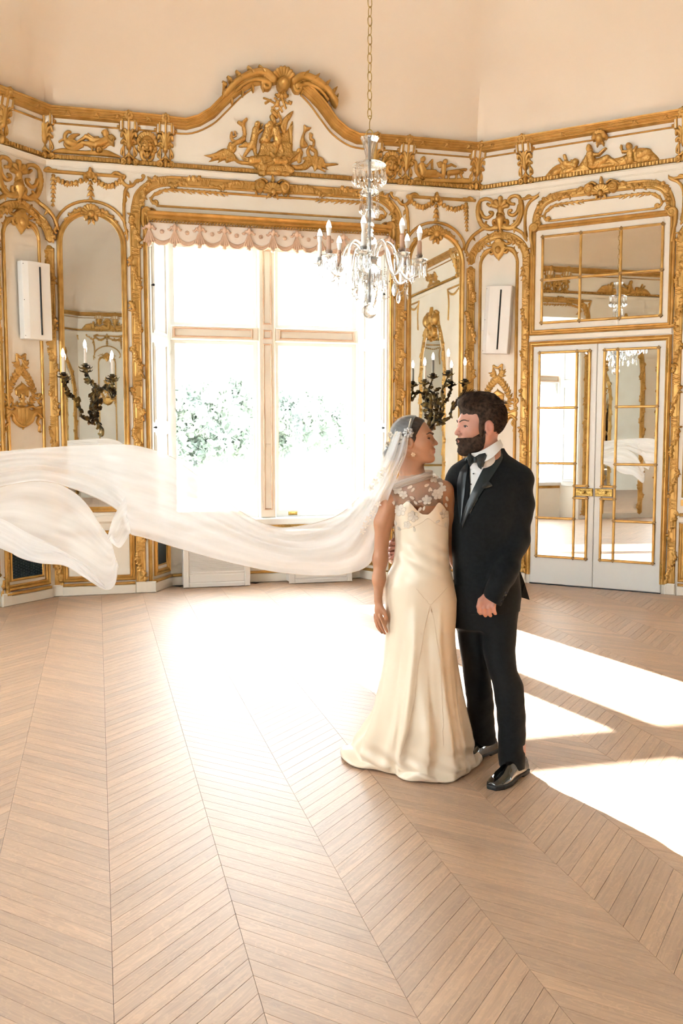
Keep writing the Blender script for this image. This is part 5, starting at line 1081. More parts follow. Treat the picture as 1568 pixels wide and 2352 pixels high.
# ------------------------------------------------------------------ bronze wall sconces on the mirrors
M_BRONZE = vary(mat('patinated_bronze', rough=.38, metal=.75), (.045, .043, .03), (.30, .21, .075), 16, 3, lo=.42, hi=.68)
M_WAX = mat('ivory_candle', (.86, .80, .74), .5)
def acanth(m_, p, d, l, w, up=(0, -1, 0)):
    """curling bronze leaf from p along d"""
    p = Vector(p); d = Vector(d).normalized(); up = Vector(up); s_ = d.cross(up).normalized(); n_ = s_.cross(d); v = []; f = []
    for i in range(6):
        t = i / 5; c_ = p + d * l * t * (1 - .25 * t) + n_ * l * (.55 * t * t); ww = w * (sin(pi * (t * .85 + .12))) * (1 + .25 * cos(i * 3.0)); v += [c_ - s_ * ww, c_ + n_ * ww * .45, c_ + s_ * ww]
    for i in range(5):
        for q in range(2): f.append((i * 3 + q, i * 3 + q + 1, (i + 1) * 3 + q + 1, (i + 1) * 3 + q))
    k = len(v); v2 = [x - n_ * .004 for x in v]; f2 = [tuple(j + k for j in q[::-1]) for q in f]
    edge = [0] + [i * 3 for i in range(1, 6)] + [16] + [i * 3 + 2 for i in range(5, -1, -1)] + [1]
    f3 = [(edge[i], edge[(i + 1) % len(edge)], edge[(i + 1) % len(edge)] + k, edge[i] + k) for i in range(len(edge))]
    m_.add(v + v2, f + f2 + f3)
def sconce(u, sg, label):
    g = empty('wall_sconce', WN.M @ Matrix.Translation((u, -.035, 1.60)) @ Matrix.Diagonal((sg, 1, 1, 1))); tag(g, label, 'sconce', 'bronze candle sconces on the arched mirrors')
    b = MB(); rr = random.Random(5)
    b.tube(crom([(.02, -.05, .02), (.055, -.06, .0), (.06, -.05, .05), (.03, -.04, .10), (0, -.05, .20), (-.02, -.06, .32), (.0, -.06, .45)], 5), [.008, .010, .012, .014, .015, .016, .017, .018, .018, .019] + [.020] * 21, 8)
    for k in range(30): z = .06 + .0145 * k; acanth(b, (rr.uniform(-.035, .035), -.07, z), (rr.uniform(-1, 1), -.35, rr.uniform(-.2, 1)), rr.uniform(.07, .12), .02)
    b.lathe([(.008, -.05), (.026, -.03), (.03, .02), (.018, .06), (.006, .09)], (-.01, -.05, .33), 10); b.build('backplate', M_BRONZE, g, True, 60)
    arms = [([(0, -.06, .20), (-.08, -.10, .155), (-.14, -.13, .20), (-.155, -.14, .30), (-.20, -.15, .36), (-.25, -.16, .41), (-.285, -.165, .50), (-.29, -.165, .555)], 2), ([(0, -.07, .24), (-.05, -.15, .26), (-.02, -.22, .36), (.0, -.22, .45), (-.05, -.20, .55), (-.085, -.20, .64)], 2), ([(0, -.06, .30), (.04, -.10, .42), (.09, -.13, .47), (.14, -.15, .44), (.17, -.16, .38), (.185, -.16, .42), (.165, -.16, .50), (.165, -.16, .545)], 2)]
    for P, _ in arms:
        C_ = crom(P, 5); n_ = len(C_); a = MB(); a.tube(C_, [.013 - .006 * i / n_ for i in range(n_)], 8)
        for i in range(3, n_ - 2, 2):
            t = Vector(C_[i + 1]) - Vector(C_[i - 1]); s_ = Vector((rr.uniform(-1, 1), rr.uniform(-.8, .2), rr.uniform(-.6, 1))).normalized(); acanth(a, C_[i], t.normalized() * .8 + s_ * .9, rr.uniform(.06, .10), .019, (0, -1, .2))
        e = P[-1]; a.lathe([(.008, -.02), (.02, -.012), (.05, .0), (.056, .008), (.03, .006), (.016, .02), (.024, .045), (.02, .05)], e, 12)
        for k in range(7): q = 2 * pi * k / 7; acanth(a, (e[0] + .03 * cos(q), e[1] + .03 * sin(q), e[2]), (cos(q), sin(q), -.1), .05, .014, (0, 0, 1)); acanth(a, (e[0] + .012 * cos(q + .4), e[1] + .012 * sin(q + .4), e[2] + .015), (cos(q + .4), sin(q + .4), 1.6), .045, .010, (cos(q), sin(q), 0))
        ao = a.build('arm', M_BRONZE, g, True, 60)
        MB().lathe([(.014, .03), (.014, .18), (.011, .184), (.011, .195)], e, 12).build('candle', M_WAX, ao, True, 40); MB().lathe([(.011, .195), (.013, .21), (.017, .225), (.013, .25), (.006, .268), (.001, .278)], e, 12).build('bulb', M_BULB, ao, True)
sconce(.413, 1, 'bronze three-candle sconce on the mirror left of the window'); sconce(3.985 - .02, -1, 'bronze three-candle sconce on the mirror behind the couple')
# ------------------------------------------------------------------ park outside the window
GZ = -1.2
tag(MB().add([(-260, 10.4, GZ), (260, 10.4, GZ), (260, 330, GZ + 1.5), (-260, 330, GZ + 1.5)], [(0, 1, 2, 3)]).build('ground', vary(mat('lawn', rough=.9), (.30, .33, .28), (.36, .38, .31), .2)), 'pale lawn beyond the window', kind='structure')
M_LEAF = vary(mat('autumn_leaves', rough=.7), (.40, .46, .44), (.50, .52, .45), .6); M_BARK = mat('bark', (.27, .28, .29), .9)  # leaf and bark colours are paled to carry the outdoor haze and glare
def leafy(m):
    t = nd(m, 'ShaderNodeBsdfTranslucent'); t.inputs[0].default_value = (.46, .50, .44, 1); x = nd(m, 'ShaderNodeMixShader'); x.inputs[0].default_value = .5; lk(m, bsdf(m).outputs[0], x.inputs[1]); lk(m, t.outputs[0], x.inputs[2]); lk(m, x.outputs[0], m.node_tree.nodes['Material Output'].inputs[0])
leafy(M_LEAF)
def tree(x, y, h, w, seed, label):
    p = on_plane(x, y, (0, 36 + 4.5 * seed, 0), (0, 1, 0)); g = empty('park_tree', Matrix.Translation((p[0], p[1], GZ + .1))); tag(g, label, 'tree', 'trees in the park'); r = random.Random(seed)
    t = MB(); t.tube([(0, 0, 0), (.05, 0, h * .25), (.1, .05, h * .5), (.05, 0, h * .8)], [.28, .22, .16, .05], 8)
    for k in range(6): a = r.random() * 6.28; t.tube([(.06, 0, h * (.25 + .07 * k)), (cos(a) * w * .3, sin(a) * w * .3, h * (.4 + .07 * k)), (cos(a) * w * .6, sin(a) * w * .6, h * (.5 + .07 * k))], [.1, .06, .02], 5)
    t.build('trunk', M_BARK, g)
    n_ = 12000; R_ = np.random.RandomState(seed); q = R_.normal(size=(n_, 3)); q /= np.linalg.norm(q, axis=1)[:, None]; q *= (R_.rand(n_, 1) ** .4); lob = 1 + .3 * np.sin(q[:, :1] * 7 + seed) * np.cos(q[:, 2:] * 6)
    c_ = q * lob * np.array([w, w, h * .36]) + np.array([0, 0, h * .62]); d1 = R_.normal(size=(n_, 3)) * .085; d2 = R_.normal(size=(n_, 3)) * .085
    V = np.stack([c_ - d1, c_ + d2, c_ + d1, c_ - d2], 1).reshape(-1, 3); F_ = np.arange(n_ * 4).reshape(-1, 4); o = link('crown', mesh('crown', V, F_, M_LEAF), g); o['kind'] = 'stuff'
for i, (x, y, h, w, lb) in enumerate(((440, 1120, 5.4, 2.0, 'leafy park tree at the left edge of the window view'), (512, 1128, 5.9, 1.9, 'park tree with slim trunk seen left of the mullion'), (555, 1120, 5.6, 1.8, 'park tree beside the mullion, seen through the left sash'), (658, 1130, 5.7, 1.9, 'park tree just right of the window mullion'), (700, 1135, 6.3, 2.0, 'yellowing park tree in the middle of the right sash'), (745, 1140, 6.1, 1.9, 'park tree between the yellowing tree and the right jamb'), (800, 1130, 6.0, 1.9, 'park tree at the right edge of the window view'))): tree(x, y, h, w, i + 1, lb)
for i in range(9): 
    p = (-40 + i * 14, 85 + 5 * (i % 3)); g = None
# ------------------------------------------------------------------ people: bodies as one continuous implicit surface each
def surf_net(F, lo, res):
    """naive surface nets on a scalar grid; returns vertices, quads"""
    S = F < 0; nx, ny, nz = F.shape
    c = [S[a:nx - 1 + a, b:ny - 1 + b, d:nz - 1 + d] for a in (0, 1) for b in (0, 1) for d in (0, 1)]
    s = sum(x.astype(np.int8) for x in c); act = (s > 0) & (s < 8); I, J, Kk = np.nonzero(act)
    acc = np.zeros((len(I), 3)); cnt = np.zeros(len(I))
    for ax in range(3):
        o = [i for i in range(3) if i != ax]
        for p in (0, 1):
            for q in (0, 1):
                d0 = [0, 0, 0]; d0[o[0]] = p; d0[o[1]] = q; d1 = list(d0); d1[ax] = 1
                f0 = F[I + d0[0], J + d0[1], Kk + d0[2]]; f1 = F[I + d1[0], J + d1[1], Kk + d1[2]]; m = (f0 < 0) != (f1 < 0)
                t = np.where(m, f0 / np.where(m, f0 - f1, 1), 0); P = np.stack([np.full(len(I), float(d0[k])) for k in range(3)], 1); P[:, ax] += t
                acc += np.where(m[:, None], P, 0); cnt += m
    V = (np.stack([I, J, Kk], 1) + acc / cnt[:, None]) * res + np.array(lo)
    idx = -np.ones(act.shape, int); idx[I, J, Kk] = np.arange(len(I)); Q = []
    for ax in range(3):
        o = [i for i in range(3) if i != ax]; A = [slice(None)] * 3; B = [slice(None)] * 3
        A[ax] = slice(0, -1); B[ax] = slice(1, None)
        for k in o: A[k] = slice(1, -1); B[k] = slice(1, -1)
        s0 = S[tuple(A)]; s1 = S[tuple(B)]; e = np.array(np.nonzero(s0 != s1)).T
        if not len(e): continue
        flip = s0[tuple(e.T)]
        base = e.copy(); base[:, o[0]] += 1; base[:, o[1]] += 1
        def cell(a, b): c_ = base.copy(); c_[:, o[0]] -= a; c_[:, o[1]] -= b; return idx[tuple(c_.T)]
        q = np.stack([cell(1, 1), cell(0, 1), cell(0, 0), cell(1, 0)], 1)
        if ax == 1: flip = ~flip
        q = np.where(flip[:, None], q, q[:, ::-1]); Q.append(q)
    Q = np.concatenate(Q); return V, Q[(Q >= 0).all(1)]
def grid(lo, hi, res):
    ax = [np.arange(lo[k], hi[k] + res, res, dtype=np.float32) for k in range(3)]; return np.meshgrid(*ax, indexing='ij')
def smin(a, b, k): h = np.maximum(k - np.abs(a - b), 0) / k; return np.minimum(a, b) - h * h * k * .25
def smax(a, b, k): return -smin(-a, -b, k)
def ell(P, c, r):
    x, y, z = (P[0] - c[0]) / r[0], (P[1] - c[1]) / r[1], (P[2] - c[2]) / r[2]
    k0 = np.sqrt(x * x + y * y + z * z) + 1e-9; k1 = np.sqrt((x / r[0]) ** 2 + (y / r[1]) ** 2 + (z / r[2]) ** 2) + 1e-9; return k0 * (k0 - 1) / k1
def cone(P, a, b, ra, rb):
    d = np.subtract(b, a); L = float(d @ d) + 1e-12
    t = np.clip(((P[0] - a[0]) * d[0] + (P[1] - a[1]) * d[1] + (P[2] - a[2]) * d[2]) / L, 0, 1)
    return np.sqrt((P[0] - a[0] - t * d[0]) ** 2 + (P[1] - a[1] - t * d[1]) ** 2 + (P[2] - a[2] - t * d[2]) ** 2) - (ra + (rb - ra) * t)
def chain(P, pts, rs, k=.012):
    F = None
    for i in range(len(pts) - 1): f = cone(P, pts[i], pts[i + 1], rs[i], rs[i + 1]); F = f if F is None else smin(F, f, k)
    return F
def loft(P, rows, p=2.2):
    """rows of (z, cx, cy, a, b), bottom to top: stack of super-ellipses"""
    R = np.array(sorted(rows)); z = np.clip(P[2], R[0, 0], R[-1, 0]); C = [np.interp(z, R[:, 0], R[:, k]) for k in (1, 2, 3, 4)]
    q = (np.abs((P[0] - C[0]) / C[2]) ** p + np.abs((P[1] - C[1]) / C[3]) ** p) ** (1 / p); d = (q - 1) * np.minimum(C[2], C[3])
    return np.maximum(d, np.maximum(R[0, 0] - P[2], P[2] - R[-1, 0]))
def wob(P, s, seed=0): return np.sin(P[0] * s + seed) * np.sin(P[1] * s * 1.13 + 1.7 * seed) * np.sin(P[2] * s * .91 + 2.3)
def head_frame(o, f, tilt, sc):
    """canonical head: X forward, Y to the side, Z up, metres; returns to-canonical and to-local maps"""
    f = np.array([f[0], f[1], 0.0]); f /= np.linalg.norm(f); up = np.array([0, 0, 1.0]); s = np.cross(up, f)
    F_ = f * cos(tilt) + up * sin(tilt); U_ = -f * sin(tilt) + up * cos(tilt); o = np.array(o)
    def can(P): q = [P[0] - o[0], P[1] - o[1], P[2] - o[2]]; return [(q[0] * a[0] + q[1] * a[1] + q[2] * a[2]) / sc for a in (F_, s, U_)]
    def loc(c): return o + sc * (F_ * c[0] + s * c[1] + U_ * c[2])
    return can, loc
def head_sdf(C, male):
    X, Y, Z = C; A = [X, np.abs(Y), Z]
    F = ell(C, (-.012, 0, .035), (.098, .076, .088)); F = smin(F, ell(C, (.034, 0, -.022), (.058, .060, .084)), .03)
    F = smin(F, cone(A, (-.012, .052, -.045), (.060, .016, -.098), .022, .016), .03 if male else .035)
    F = smin(F, ell(C, (.076, 0, -.096), (.018, .020 if male else .016, .018)), .02); F = smin(F, ell(A, (.052, .042, -.012), (.032, .026, .026)), .02)
    F = smin(F, ell(C, (.074, 0, .026), (.018, .052, .013 if male else .010)), .02)
    F = smax(F, -ell(A, (.096, .034, .006), (.016, .019, .0125)), .012)
    F = smin(F, ell(A, (.071, .033, .006), (.0135, .0165, .0125)), .004)                      # closed-over eyeball
    F = smax(F, -ell(A, (.088, .0345, .0045), (.013, .0125, .0040 if male else .0036)), .002)
    n = .0 if male else .0015
    F = smin(F, cone(C, (.083, 0, .018), (.106 + n, 0, -.020), .0075, .0095), .010); F = smin(F, ell(C, (.106 + n, 0, -.0245), (.0105, .010, .0085)), .006); F = smin(F, ell(A, (.097, .0125, -.0275), (.0095, .0065, .007)), .005)
    F = smin(F, ell(C, (.086, 0, -.056), (.014, .026, .018)), .012)
    lx = .0 if male else -.0025; F = smin(F, ell(C, (.0955 + lx, 0, -.0515), (.0085, .021, .0055)), .004); F = smin(F, ell(C, (.094 + lx, 0, -.0635), (.0085, .018, .006)), .004); F = smax(F, -ell(C, (.104, 0, -.0572), (.010, .022, .0014)), .003)
    E_ = ell([A[0] + .35 * (A[2] + .003) * 0, A[1], A[2]], (-.012, .078, -.004), (.021, .010, .031)); E_ = smax(E_, -ell(A, (-.009, .089, -.001), (.012, .009, .019)), .004); F = smin(F, E_, .006)
    return F
def finger(P, pts, r0=.0085, r1=.0065, k=.004): return chain(P, pts, np.linspace(r0, r1, len(pts)), k)
M_SKINB = mat('skin_warm', (.60, .34, .23), .45, sss=.12); M_SKING = mat('skin_fair', (.62, .33, .25), .45, sss=.12)
def tinted(m):
    a = nd(m, 'ShaderNodeAttribute', attribute_name='tint'); lk(m, a.outputs['Color'], bsdf(m).inputs['Base Color'])
tinted(M_SKINB); tinted(M_SKING)
def smooth_v(V, Q, it=2, lam=.5):
    e = np.concatenate([Q[:, [0, 1]], Q[:, [1, 2]], Q[:, [2, 3]], Q[:, [3, 0]]])
    for _ in range(it):
        s = np.zeros_like(V); n = np.zeros(len(V))
        for a, b in ((0, 1), (1, 0)):
            for k in range(3): s[:, k] += np.bincount(e[:, a], V[e[:, b], k], len(V))
            n += np.bincount(e[:, a], minlength=len(V))
        V = V + lam * (s / np.maximum(n, 1)[:, None] - V)
    return V
def sdf_obj(name, fn, lo, hi, res, m, parent, tint=None, sm=1, keep=None):
    P = grid(lo, hi, res); V, Q = surf_net(fn(P), lo, res)
    if sm: V = smooth_v(V, Q, sm)
    if keep is not None: k = keep(V); Q = Q[k[Q].all(1)]
    me = mesh(name, V, Q, m, True)
    if tint is not None:
        col = np.clip(tint(V), 0, 1); at = me.attributes.new('tint', 'FLOAT_COLOR', 'POINT'); at.data.foreach_set('color', np.concatenate([col, np.ones((len(V), 1))], 1).ravel())
    return link(name, me, parent)
def person(name, depth, xpx, label):
    """root on the floor at a given distance along the view direction; local x to the viewer's right, y away"""
    fw = np.array([sin(AZ), cos(AZ)]); rt = np.array([cos(AZ), -sin(AZ)]); p = on_plane(xpx, 1700, (fw[0] * depth, fw[1] * depth, 0), (fw[0], fw[1], 0))
    o = np.array([p[0], p[1]]); g = empty(name, Matrix.Translation((o[0], o[1], 0)) @ Matrix.Rotation(-AZ, 4, 'Z')); tag(g, label, 'person')
    def L(x, y, dy=0.0): q = on_plane(x, y, (o[0] + fw[0] * dy, o[1] + fw[1] * dy, 0), (fw[0], fw[1], 0)); return np.array([(q[:2] - o) @ rt, dy, q[2]])
    def G(x, y): q = on_floor(x, y); return np.array([(q[:2] - o) @ rt, (q[:2] - o) @ fw, 0.0])
    return g, L, G
# ================================================================== the bride
BR, B, BG = person('person', 4.33, 960, 'woman in ivory satin wedding gown and long blowing veil, face turned to the man')
SKB = np.array([.50, .235, .125])
bcan, bloc = head_frame(B(951, 1014), (1, -.24), radians(7), .93)
def b_body(P):
    C = bcan(P); F = head_sdf(C, False)
    F = smin(F, cone(P, B(941, 1030, .005), B(943, 1090, .02), .043, .047), .025); F = smin(F, cone(P, B(946, 1075, .02), B(952, 1125, .03), .052, .075), .03)
    # shoulders and chest under the gown
    F = smin(F, cone(P, B(950, 1122, .03), B(903, 1140, .01), .058, .046), .04); F = smin(F, cone(P, B(950, 1120, .03), B(1014, 1126, .05), .058, .046), .04)
    F = smin(F, ell(P, B(962, 1180, .04), (.128, .088, .15)), .05); F = smin(F, ell(P, B(966, 1270, .04), (.105, .08, .16)), .05)
    # viewer-left arm hanging, with hand
    F = smin(F, chain(P, [B(896, 1144, .0), B(880, 1200, .01), B(873, 1285, .015), B(870, 1330, .0), B(868, 1378, -.02)], [.042, .039, .0315, .027, .0185], .03), .025)
    F = smin(F, ell(P, B(870, 1400, -.02), (.022, .026, .042)), .02)
    for k, (dy, a, b, c, d) in enumerate(((-.045, (873, 1414), (880, 1430), (885, 1443), (889, 1451)), (-.027, (868, 1416), (873, 1434), (879, 1448), (884, 1456)), (-.009, (864, 1415), (867, 1432), (872, 1446), (877, 1454)), (.008, (861, 1412), (863, 1427), (866, 1438), (870, 1446)))):
        F = smin(F, finger(P, [B(*a, dy), B(*b, dy), B(*c, dy), B(*d, dy)], .0088, .0058), .008)
    F = smin(F, finger(P, [B(874, 1392, -.035), B(883, 1406, -.045), B(887, 1420, -.045), B(886, 1432, -.042)], .0105, .0065), .012)
    # other upper arm, behind the man
    F = smin(F, chain(P, [B(1020, 1128, .05), B(1030, 1180, .10), B(1034, 1260, .14), B(1050, 1300, .20)], [.044, .040, .034, .028], .03), .025)
    return F
def mixc(c, col, w): return c * (1 - w[:, None]) + np.array(col) * w[:, None]
def gs(x): return np.exp(-x * x)
def b_tint(V):
    C = bcan([V[:, 0], V[:, 1], V[:, 2]]); X, Y, Z = C; a = np.abs(Y); col = np.tile(SKB, (len(V), 1))
    col = mixc(col, (.50, .20, .15), .35 * gs((X - .06) / .03) * gs((a - .045) / .02) * gs((Z + .015) / .02))
    col = mixc(col, (.36, .07, .07), (np.maximum(gs((Z + .0515) / .0055), gs((Z + .064) / .006)) * gs(a / .019) * (X > .083)).clip(0, 1))
    return col
lo, hi = B(835, 1465, -.09) - [0, .06, 0], B(1075, 945, .3); hi[1] = .26
BODY_B = sdf_obj('body', b_body, (lo[0], -.13, lo[2]), (hi[0], .25, hi[2]), .0036, M_SKINB, BR, b_tint)
# eyes
M_EYE = mat('eye_white', (.75, .72, .70), .15); M_IRIS = mat('dark_iris', (.025, .018, .014), .1)
def eye(can_loc, par, c, sc, m_brow, bw=.0032, look=(1, 0, 0)):
    s_ = 1 if c[1] > 0 else -1
    def ball(cc, r, name, m, p_):
        b_ = MB(); b_.lathe([(r * sin(pi * i / 8) + 1e-5, -r * cos(pi * i / 8)) for i in range(9)], can_loc(cc), 12); return b_.build(name, m, p_, True)
    e_ = ball(c, .0118 * sc, 'eye', M_EYE, par); d_ = np.array(look, float) + [0, s_ * .18, 0]; d_ /= np.linalg.norm(d_); ball(np.array(c) + d_ * .0072, .0060 * sc, 'iris', M_IRIS, e_)
    def sf(y, z, o_=.0012):
        x = np.linspace(.135, .0, 200); F = head_sdf([x, np.full(200, y), np.full(200, z)], sc > 1); k_ = np.nonzero(F < 0)[0]; return (x[k_[0]] + o_, y * (1 + .012 * abs(y) / .05), z)
    b_ = MB(); P_ = [can_loc(sf(s_ * y, z)) for y, z in crom([(.011, .0245), (.024, .0300), (.042, .0325), (.056, .0275)], 5)]; n_ = len(P_); b_.tube(P_, [bw * (.5 + .7 * sin(pi * min(1, .25 + .75 * i / n_))) for i in range(n_)], 6); b_.build('eyebrow', m_brow, par, True)
    b_ = MB(); P_ = [can_loc(sf(s_ * y, z, .0016)) for y, z in crom([(.021, .0062), (.033, .0090), (.044, .0080), (.054, .0055)], 5)]; b_.tube(P_, np.linspace(.0010, .0022, len(P_)), 5); b_.build('eyelash', M_IRIS, par)
M_BROWB = mat('brow_dark', (.02, .012, .009), .6)
for s in (-1, 1): eye(bloc, BR, (.0712, s * .033, .0045), .9, M_BROWB, .0026)
# hair: smooth cap and low bun
M_HAIRB = vary(mat('dark_hair', rough=.4), (.012, .008, .006), (.045, .028, .02), 30, 3, (1, 1, 6)); M_HAIRG = vary(mat('brown_hair', rough=.75, spec=.2), (.018, .011, .008), (.07, .042, .028), 60, 3)
def b_hair(P):
    C = bcan(P); X, Y, Z = C; F = ell(C, (-.014, 0, .036), (.1035, .0835, .0945)) + .0012 * np.sin(Z * 330 + X * 160)
    line = X - (.018 + .62 * (Z - .02)); F = smax(F, np.where(Z > .02, X - (.02 + .62 * (Z - .02)), X - (.02 + .15 * (Z - .02) + .35 * np.clip(Z, -.2, .02))), .010)
    F = smax(F, -.062 - Z + .2 * (X + .02), .01); b = ell(C, (-.108, 0, -.045), (.052, .055, .046)) + .003 * np.sin(Z * 170 + Y * 90); return smin(F, b, .02)
o_ = bloc((-.03, 0, 0)); sdf_obj('hair', b_hair, o_ - .19, o_ + .19, .0042, M_HAIRB, BR)
# ------------------------------------------------------------------ gown: satin, loft with folds pooling on the floor
M_SATIN = vary(mat('ivory_satin', rough=.28, spec=.5, sheen=.25), (.80, .66, .50), (.84, .71, .56), 2.0); bsdf(M_SATIN).inputs['Anisotropic'].default_value = .4
SIL = [(1150, 903, 1027), (1168, 900, 1032), (1195, 901, 1033), (1219, 906, 1032), (1250, 909, 1032), (1281, 906, 1033), (1300, 902, 1035), (1320, 892, 1039), (1345, 886, 1045), (1379, 884, 1051), (1418, 885, 1050), (1457, 885, 1047), (1518, 879, 1050), (1564, 872, 1056), (1600, 866, 1061), (1656, 855, 1072), (1700, 842, 1080), (1730, 835, 1085)]
zr = []; 
for y, l, r in SIL:
    a, b = B(l, y), B(r, y); zr.append((a[2], (a[0] + b[0]) / 2, (b[0] - a[0]) / 2))
zr = np.array(zr[::-1])
DEP = np.array([(0, .30), (.25, .27), (.5, .20), (.8, .15), (.95, .135), (1.05, .12), (1.2, .115), (1.35, .112)])
HEM = [BG(*p) for p in ((810, 1757), (840, 1768), (872, 1775), (911, 1779), (945, 1795), (1000, 1797), (1046, 1798), (1078, 1775), (1087, 1754))]
HEM += [np.array([.30, .14, 0]), np.array([.22, .30, 0]), np.array([0, .38, 0]), np.array([-.22, .40, 0]), BG(798, 1714)]
HA = np.array([atan2(h[1] - .08, h[0] - .0) for h in HEM]); HRr = np.array([sqrt(h[0] ** 2 + (h[1] - .08) ** 2) for h in HEM]); _i = np.argsort(HA); HA, HRr = HA[_i], HRr[_i]
def hem_r(t): return np.interp(t, np.concatenate([HA - 2 * pi, HA, HA + 2 * pi]), np.tile(HRr, 3))
NTH = 240; TH = np.linspace(-pi, pi, NTH, endpoint=False)
def gown_ring(z):
    """outline of the gown at height z: (x,y) for every TH"""
    cx_ = np.interp(z, zr[:, 0], zr[:, 1]); a = np.interp(z, zr[:, 0], zr[:, 2]); b = np.interp(z, DEP[:, 0], DEP[:, 1]); cyy = np.interp(z, [0, .5, 1.3], [.08, .05, .04])
    x = cx_ + a * np.sign(np.cos(TH)) * np.abs(np.cos(TH)) ** .92; y = cyy + b * np.sin(TH)
    t = np.clip((.62 - z) / .62, 0, 1); fa = .045 * t ** 1.2
    fo = ((1 - 2 * np.abs(np.sin(TH * 4.5 + .3)) ** .8) * .5 + np.cos(TH * 15 + 2.1 + 2 * t) * .22 + np.cos(TH * 5 + 1.0) * .5) * fa
    # long front folds from the pointed seam
    fo = fo + .028 * np.clip((.85 - z) / .6, 0, 1) * (gs((TH + 1.78 + .25 * t) / .10) - gs((TH + 1.45 - .1 * t) / .12) * .9 + gs((TH + 1.15 - .2 * t) / .11) - .6 * gs((TH + 2.15 + .3 * t) / .13))
    x = x + np.cos(TH) * fo; y = y + np.sin(TH) * fo
    # bust and hips
    bu = .030 * gs((z - 1.285) / .055); y = y - bu * (gs((TH + pi / 2 + .52) / .38) + gs((TH + pi / 2 - .50) / .38)) + .012 * gs((z - 1.285) / .06) * gs((TH + pi / 2) / .16)
    y = y - .014 * gs((z - .93) / .10) * gs((TH + pi / 2) / .7) + .03 * gs((z - .92) / .12) * gs((np.abs(TH) - pi / 2) / .7) * (TH > 0)
    y = y + .0035 * np.sin(z * 95 + TH * 7) * gs((z - 1.03) / .09) * (TH < 0)
    k = np.clip((.26 - z) / .26, 0, 1) ** 1.6; hr = hem_r(TH); hx, hy = hr * np.cos(TH), .08 + hr * np.sin(TH)
    return x * (1 - k) + hx * k, y * (1 - k) + hy * k
def sweet(t):
    """neckline height: sweetheart across the front"""
    f = -pi / 2; d = t - f
    d = d - .10; z = 1.235 + .060 * gs((d + .62) / .36) + .055 * gs((d - .55) / .34) - .010 * gs(d / .2); return np.where(np.abs(d) < 1.6, np.maximum(z, 1.235), 1.26)
NZ = 150; rows = []
for i in range(NZ + 1):
    s_ = i / NZ; zb = .012 + 1.35 * s_; x, y = gown_ring(min(zb, 1.37)); z = np.full(NTH, zb)
    zt = sweet(TH); z = np.minimum(z, zt)
    rows.append((x, y, z))
# follow the neckline: recompute x,y for clipped heights
V = []
ZR = np.linspace(.012, 1.362, 400); RX = np.array([gown_ring(z) for z in ZR])
def gown_pt(z):
    i = np.clip((z - .012) / (1.362 - .012) * 399, 0, 398.999); i0 = i.astype(int); f_ = i - i0; k = np.arange(NTH); return RX[i0, 0, k] * (1 - f_) + RX[i0 + 1, 0, k] * f_, RX[i0, 1, k] * (1 - f_) + RX[i0 + 1, 1, k] * f_
GV = []
rr_ = np.random.RandomState(4); ph = rr_.rand(6) * 6
wave = .5 + .3 * np.sin(TH * 4 + 1.3) + .2 * np.sin(TH * 7 + .5)
for j, (dr, dz) in enumerate(((-.030, .002), (-.004, .003), (.010, .007), (.013, .016), (.006, .030))):      # hem rolling on the floor
    x, y = gown_ring(.012); c_ = np.stack([np.zeros(NTH), np.full(NTH, .08)]); d_ = np.stack([x, y]) - c_; L_ = np.sqrt((d_ ** 2).sum(0)); q = c_ + d_ * (1 + (dr + .045 * (wave - .5)) / L_); GV.append(np.stack([q[0], q[1], dz * (.4 + 1.2 * wave) + .002], 1))
for i in range(NZ + 1):
    s_ = i / NZ; z0_ = .030 + .012 * wave; z = z0_ + (sweet(TH) - z0_) * s_; x, y = gown_pt(z); GV.append(np.stack([x, y, z], 1))
nr = len(GV); GVv = np.concatenate(GV); k = np.arange(NTH); GF = np.concatenate([np.stack([i * NTH + k, i * NTH + (k + 1) % NTH, (i + 1) * NTH + (k + 1) % NTH, (i + 1) * NTH + k], 1) for i in range(nr - 1)])
# puddle: crumples near the floor
zz = GVv[:, 2]; low = np.clip((.16 - zz) / .16, 0, 1); GVv[:, 2] += low * .014 * np.sin(GVv[:, 0] * 34 + 2) * np.sin(GVv[:, 1] * 30 + 1) * (zz > .02); GVv[:, 0] += low * .010 * np.sin(zz * 62 + GVv[:, 0] * 25); GVv[:, 1] += low * .016 * np.sin(zz * 70 + GVv[:, 0] * 30 + 1); GVv[:, 2] = np.maximum(GVv[:, 2], .003)
GOWN = link('gown', mesh('gown', GVv, GF, M_SATIN, True), BR)
# seams: empire line, pointed hip seam and godet
M_SEAM = mat('seam_thread', (.72, .57, .42), .6)
def on_gown(x, y, off=.002):
    p = B(x, y, -.1); best = None
    z = p[2]; gx, gy = gown_pt(np.full(NTH, z)); fr = TH < 0; i = np.argmin(np.where(fr, np.abs(gx - p[0] * 1.0), 9)); return np.array([gx[i] * 1.0, gy[i] - off, z])
for pts in ([(905, 1221), (935, 1216), (968, 1203), (984, 1192), (1002, 1205), (1031, 1217)], [(955, 1352), (975, 1374), (988, 1388), (1000, 1378), (1030, 1352)], [(988, 1390), (975, 1440), (960, 1510), (950, 1590), (935, 1660), (915, 1730)], [(988, 1390), (1000, 1450), (1010, 1530), (1013, 1620), (1013, 1700)]):
    m_ = MB(); m_.tube([on_gown(*p) for p in crom(pts, 5)], .0008, 5); m_.build('seam', M_SEAM, GOWN)
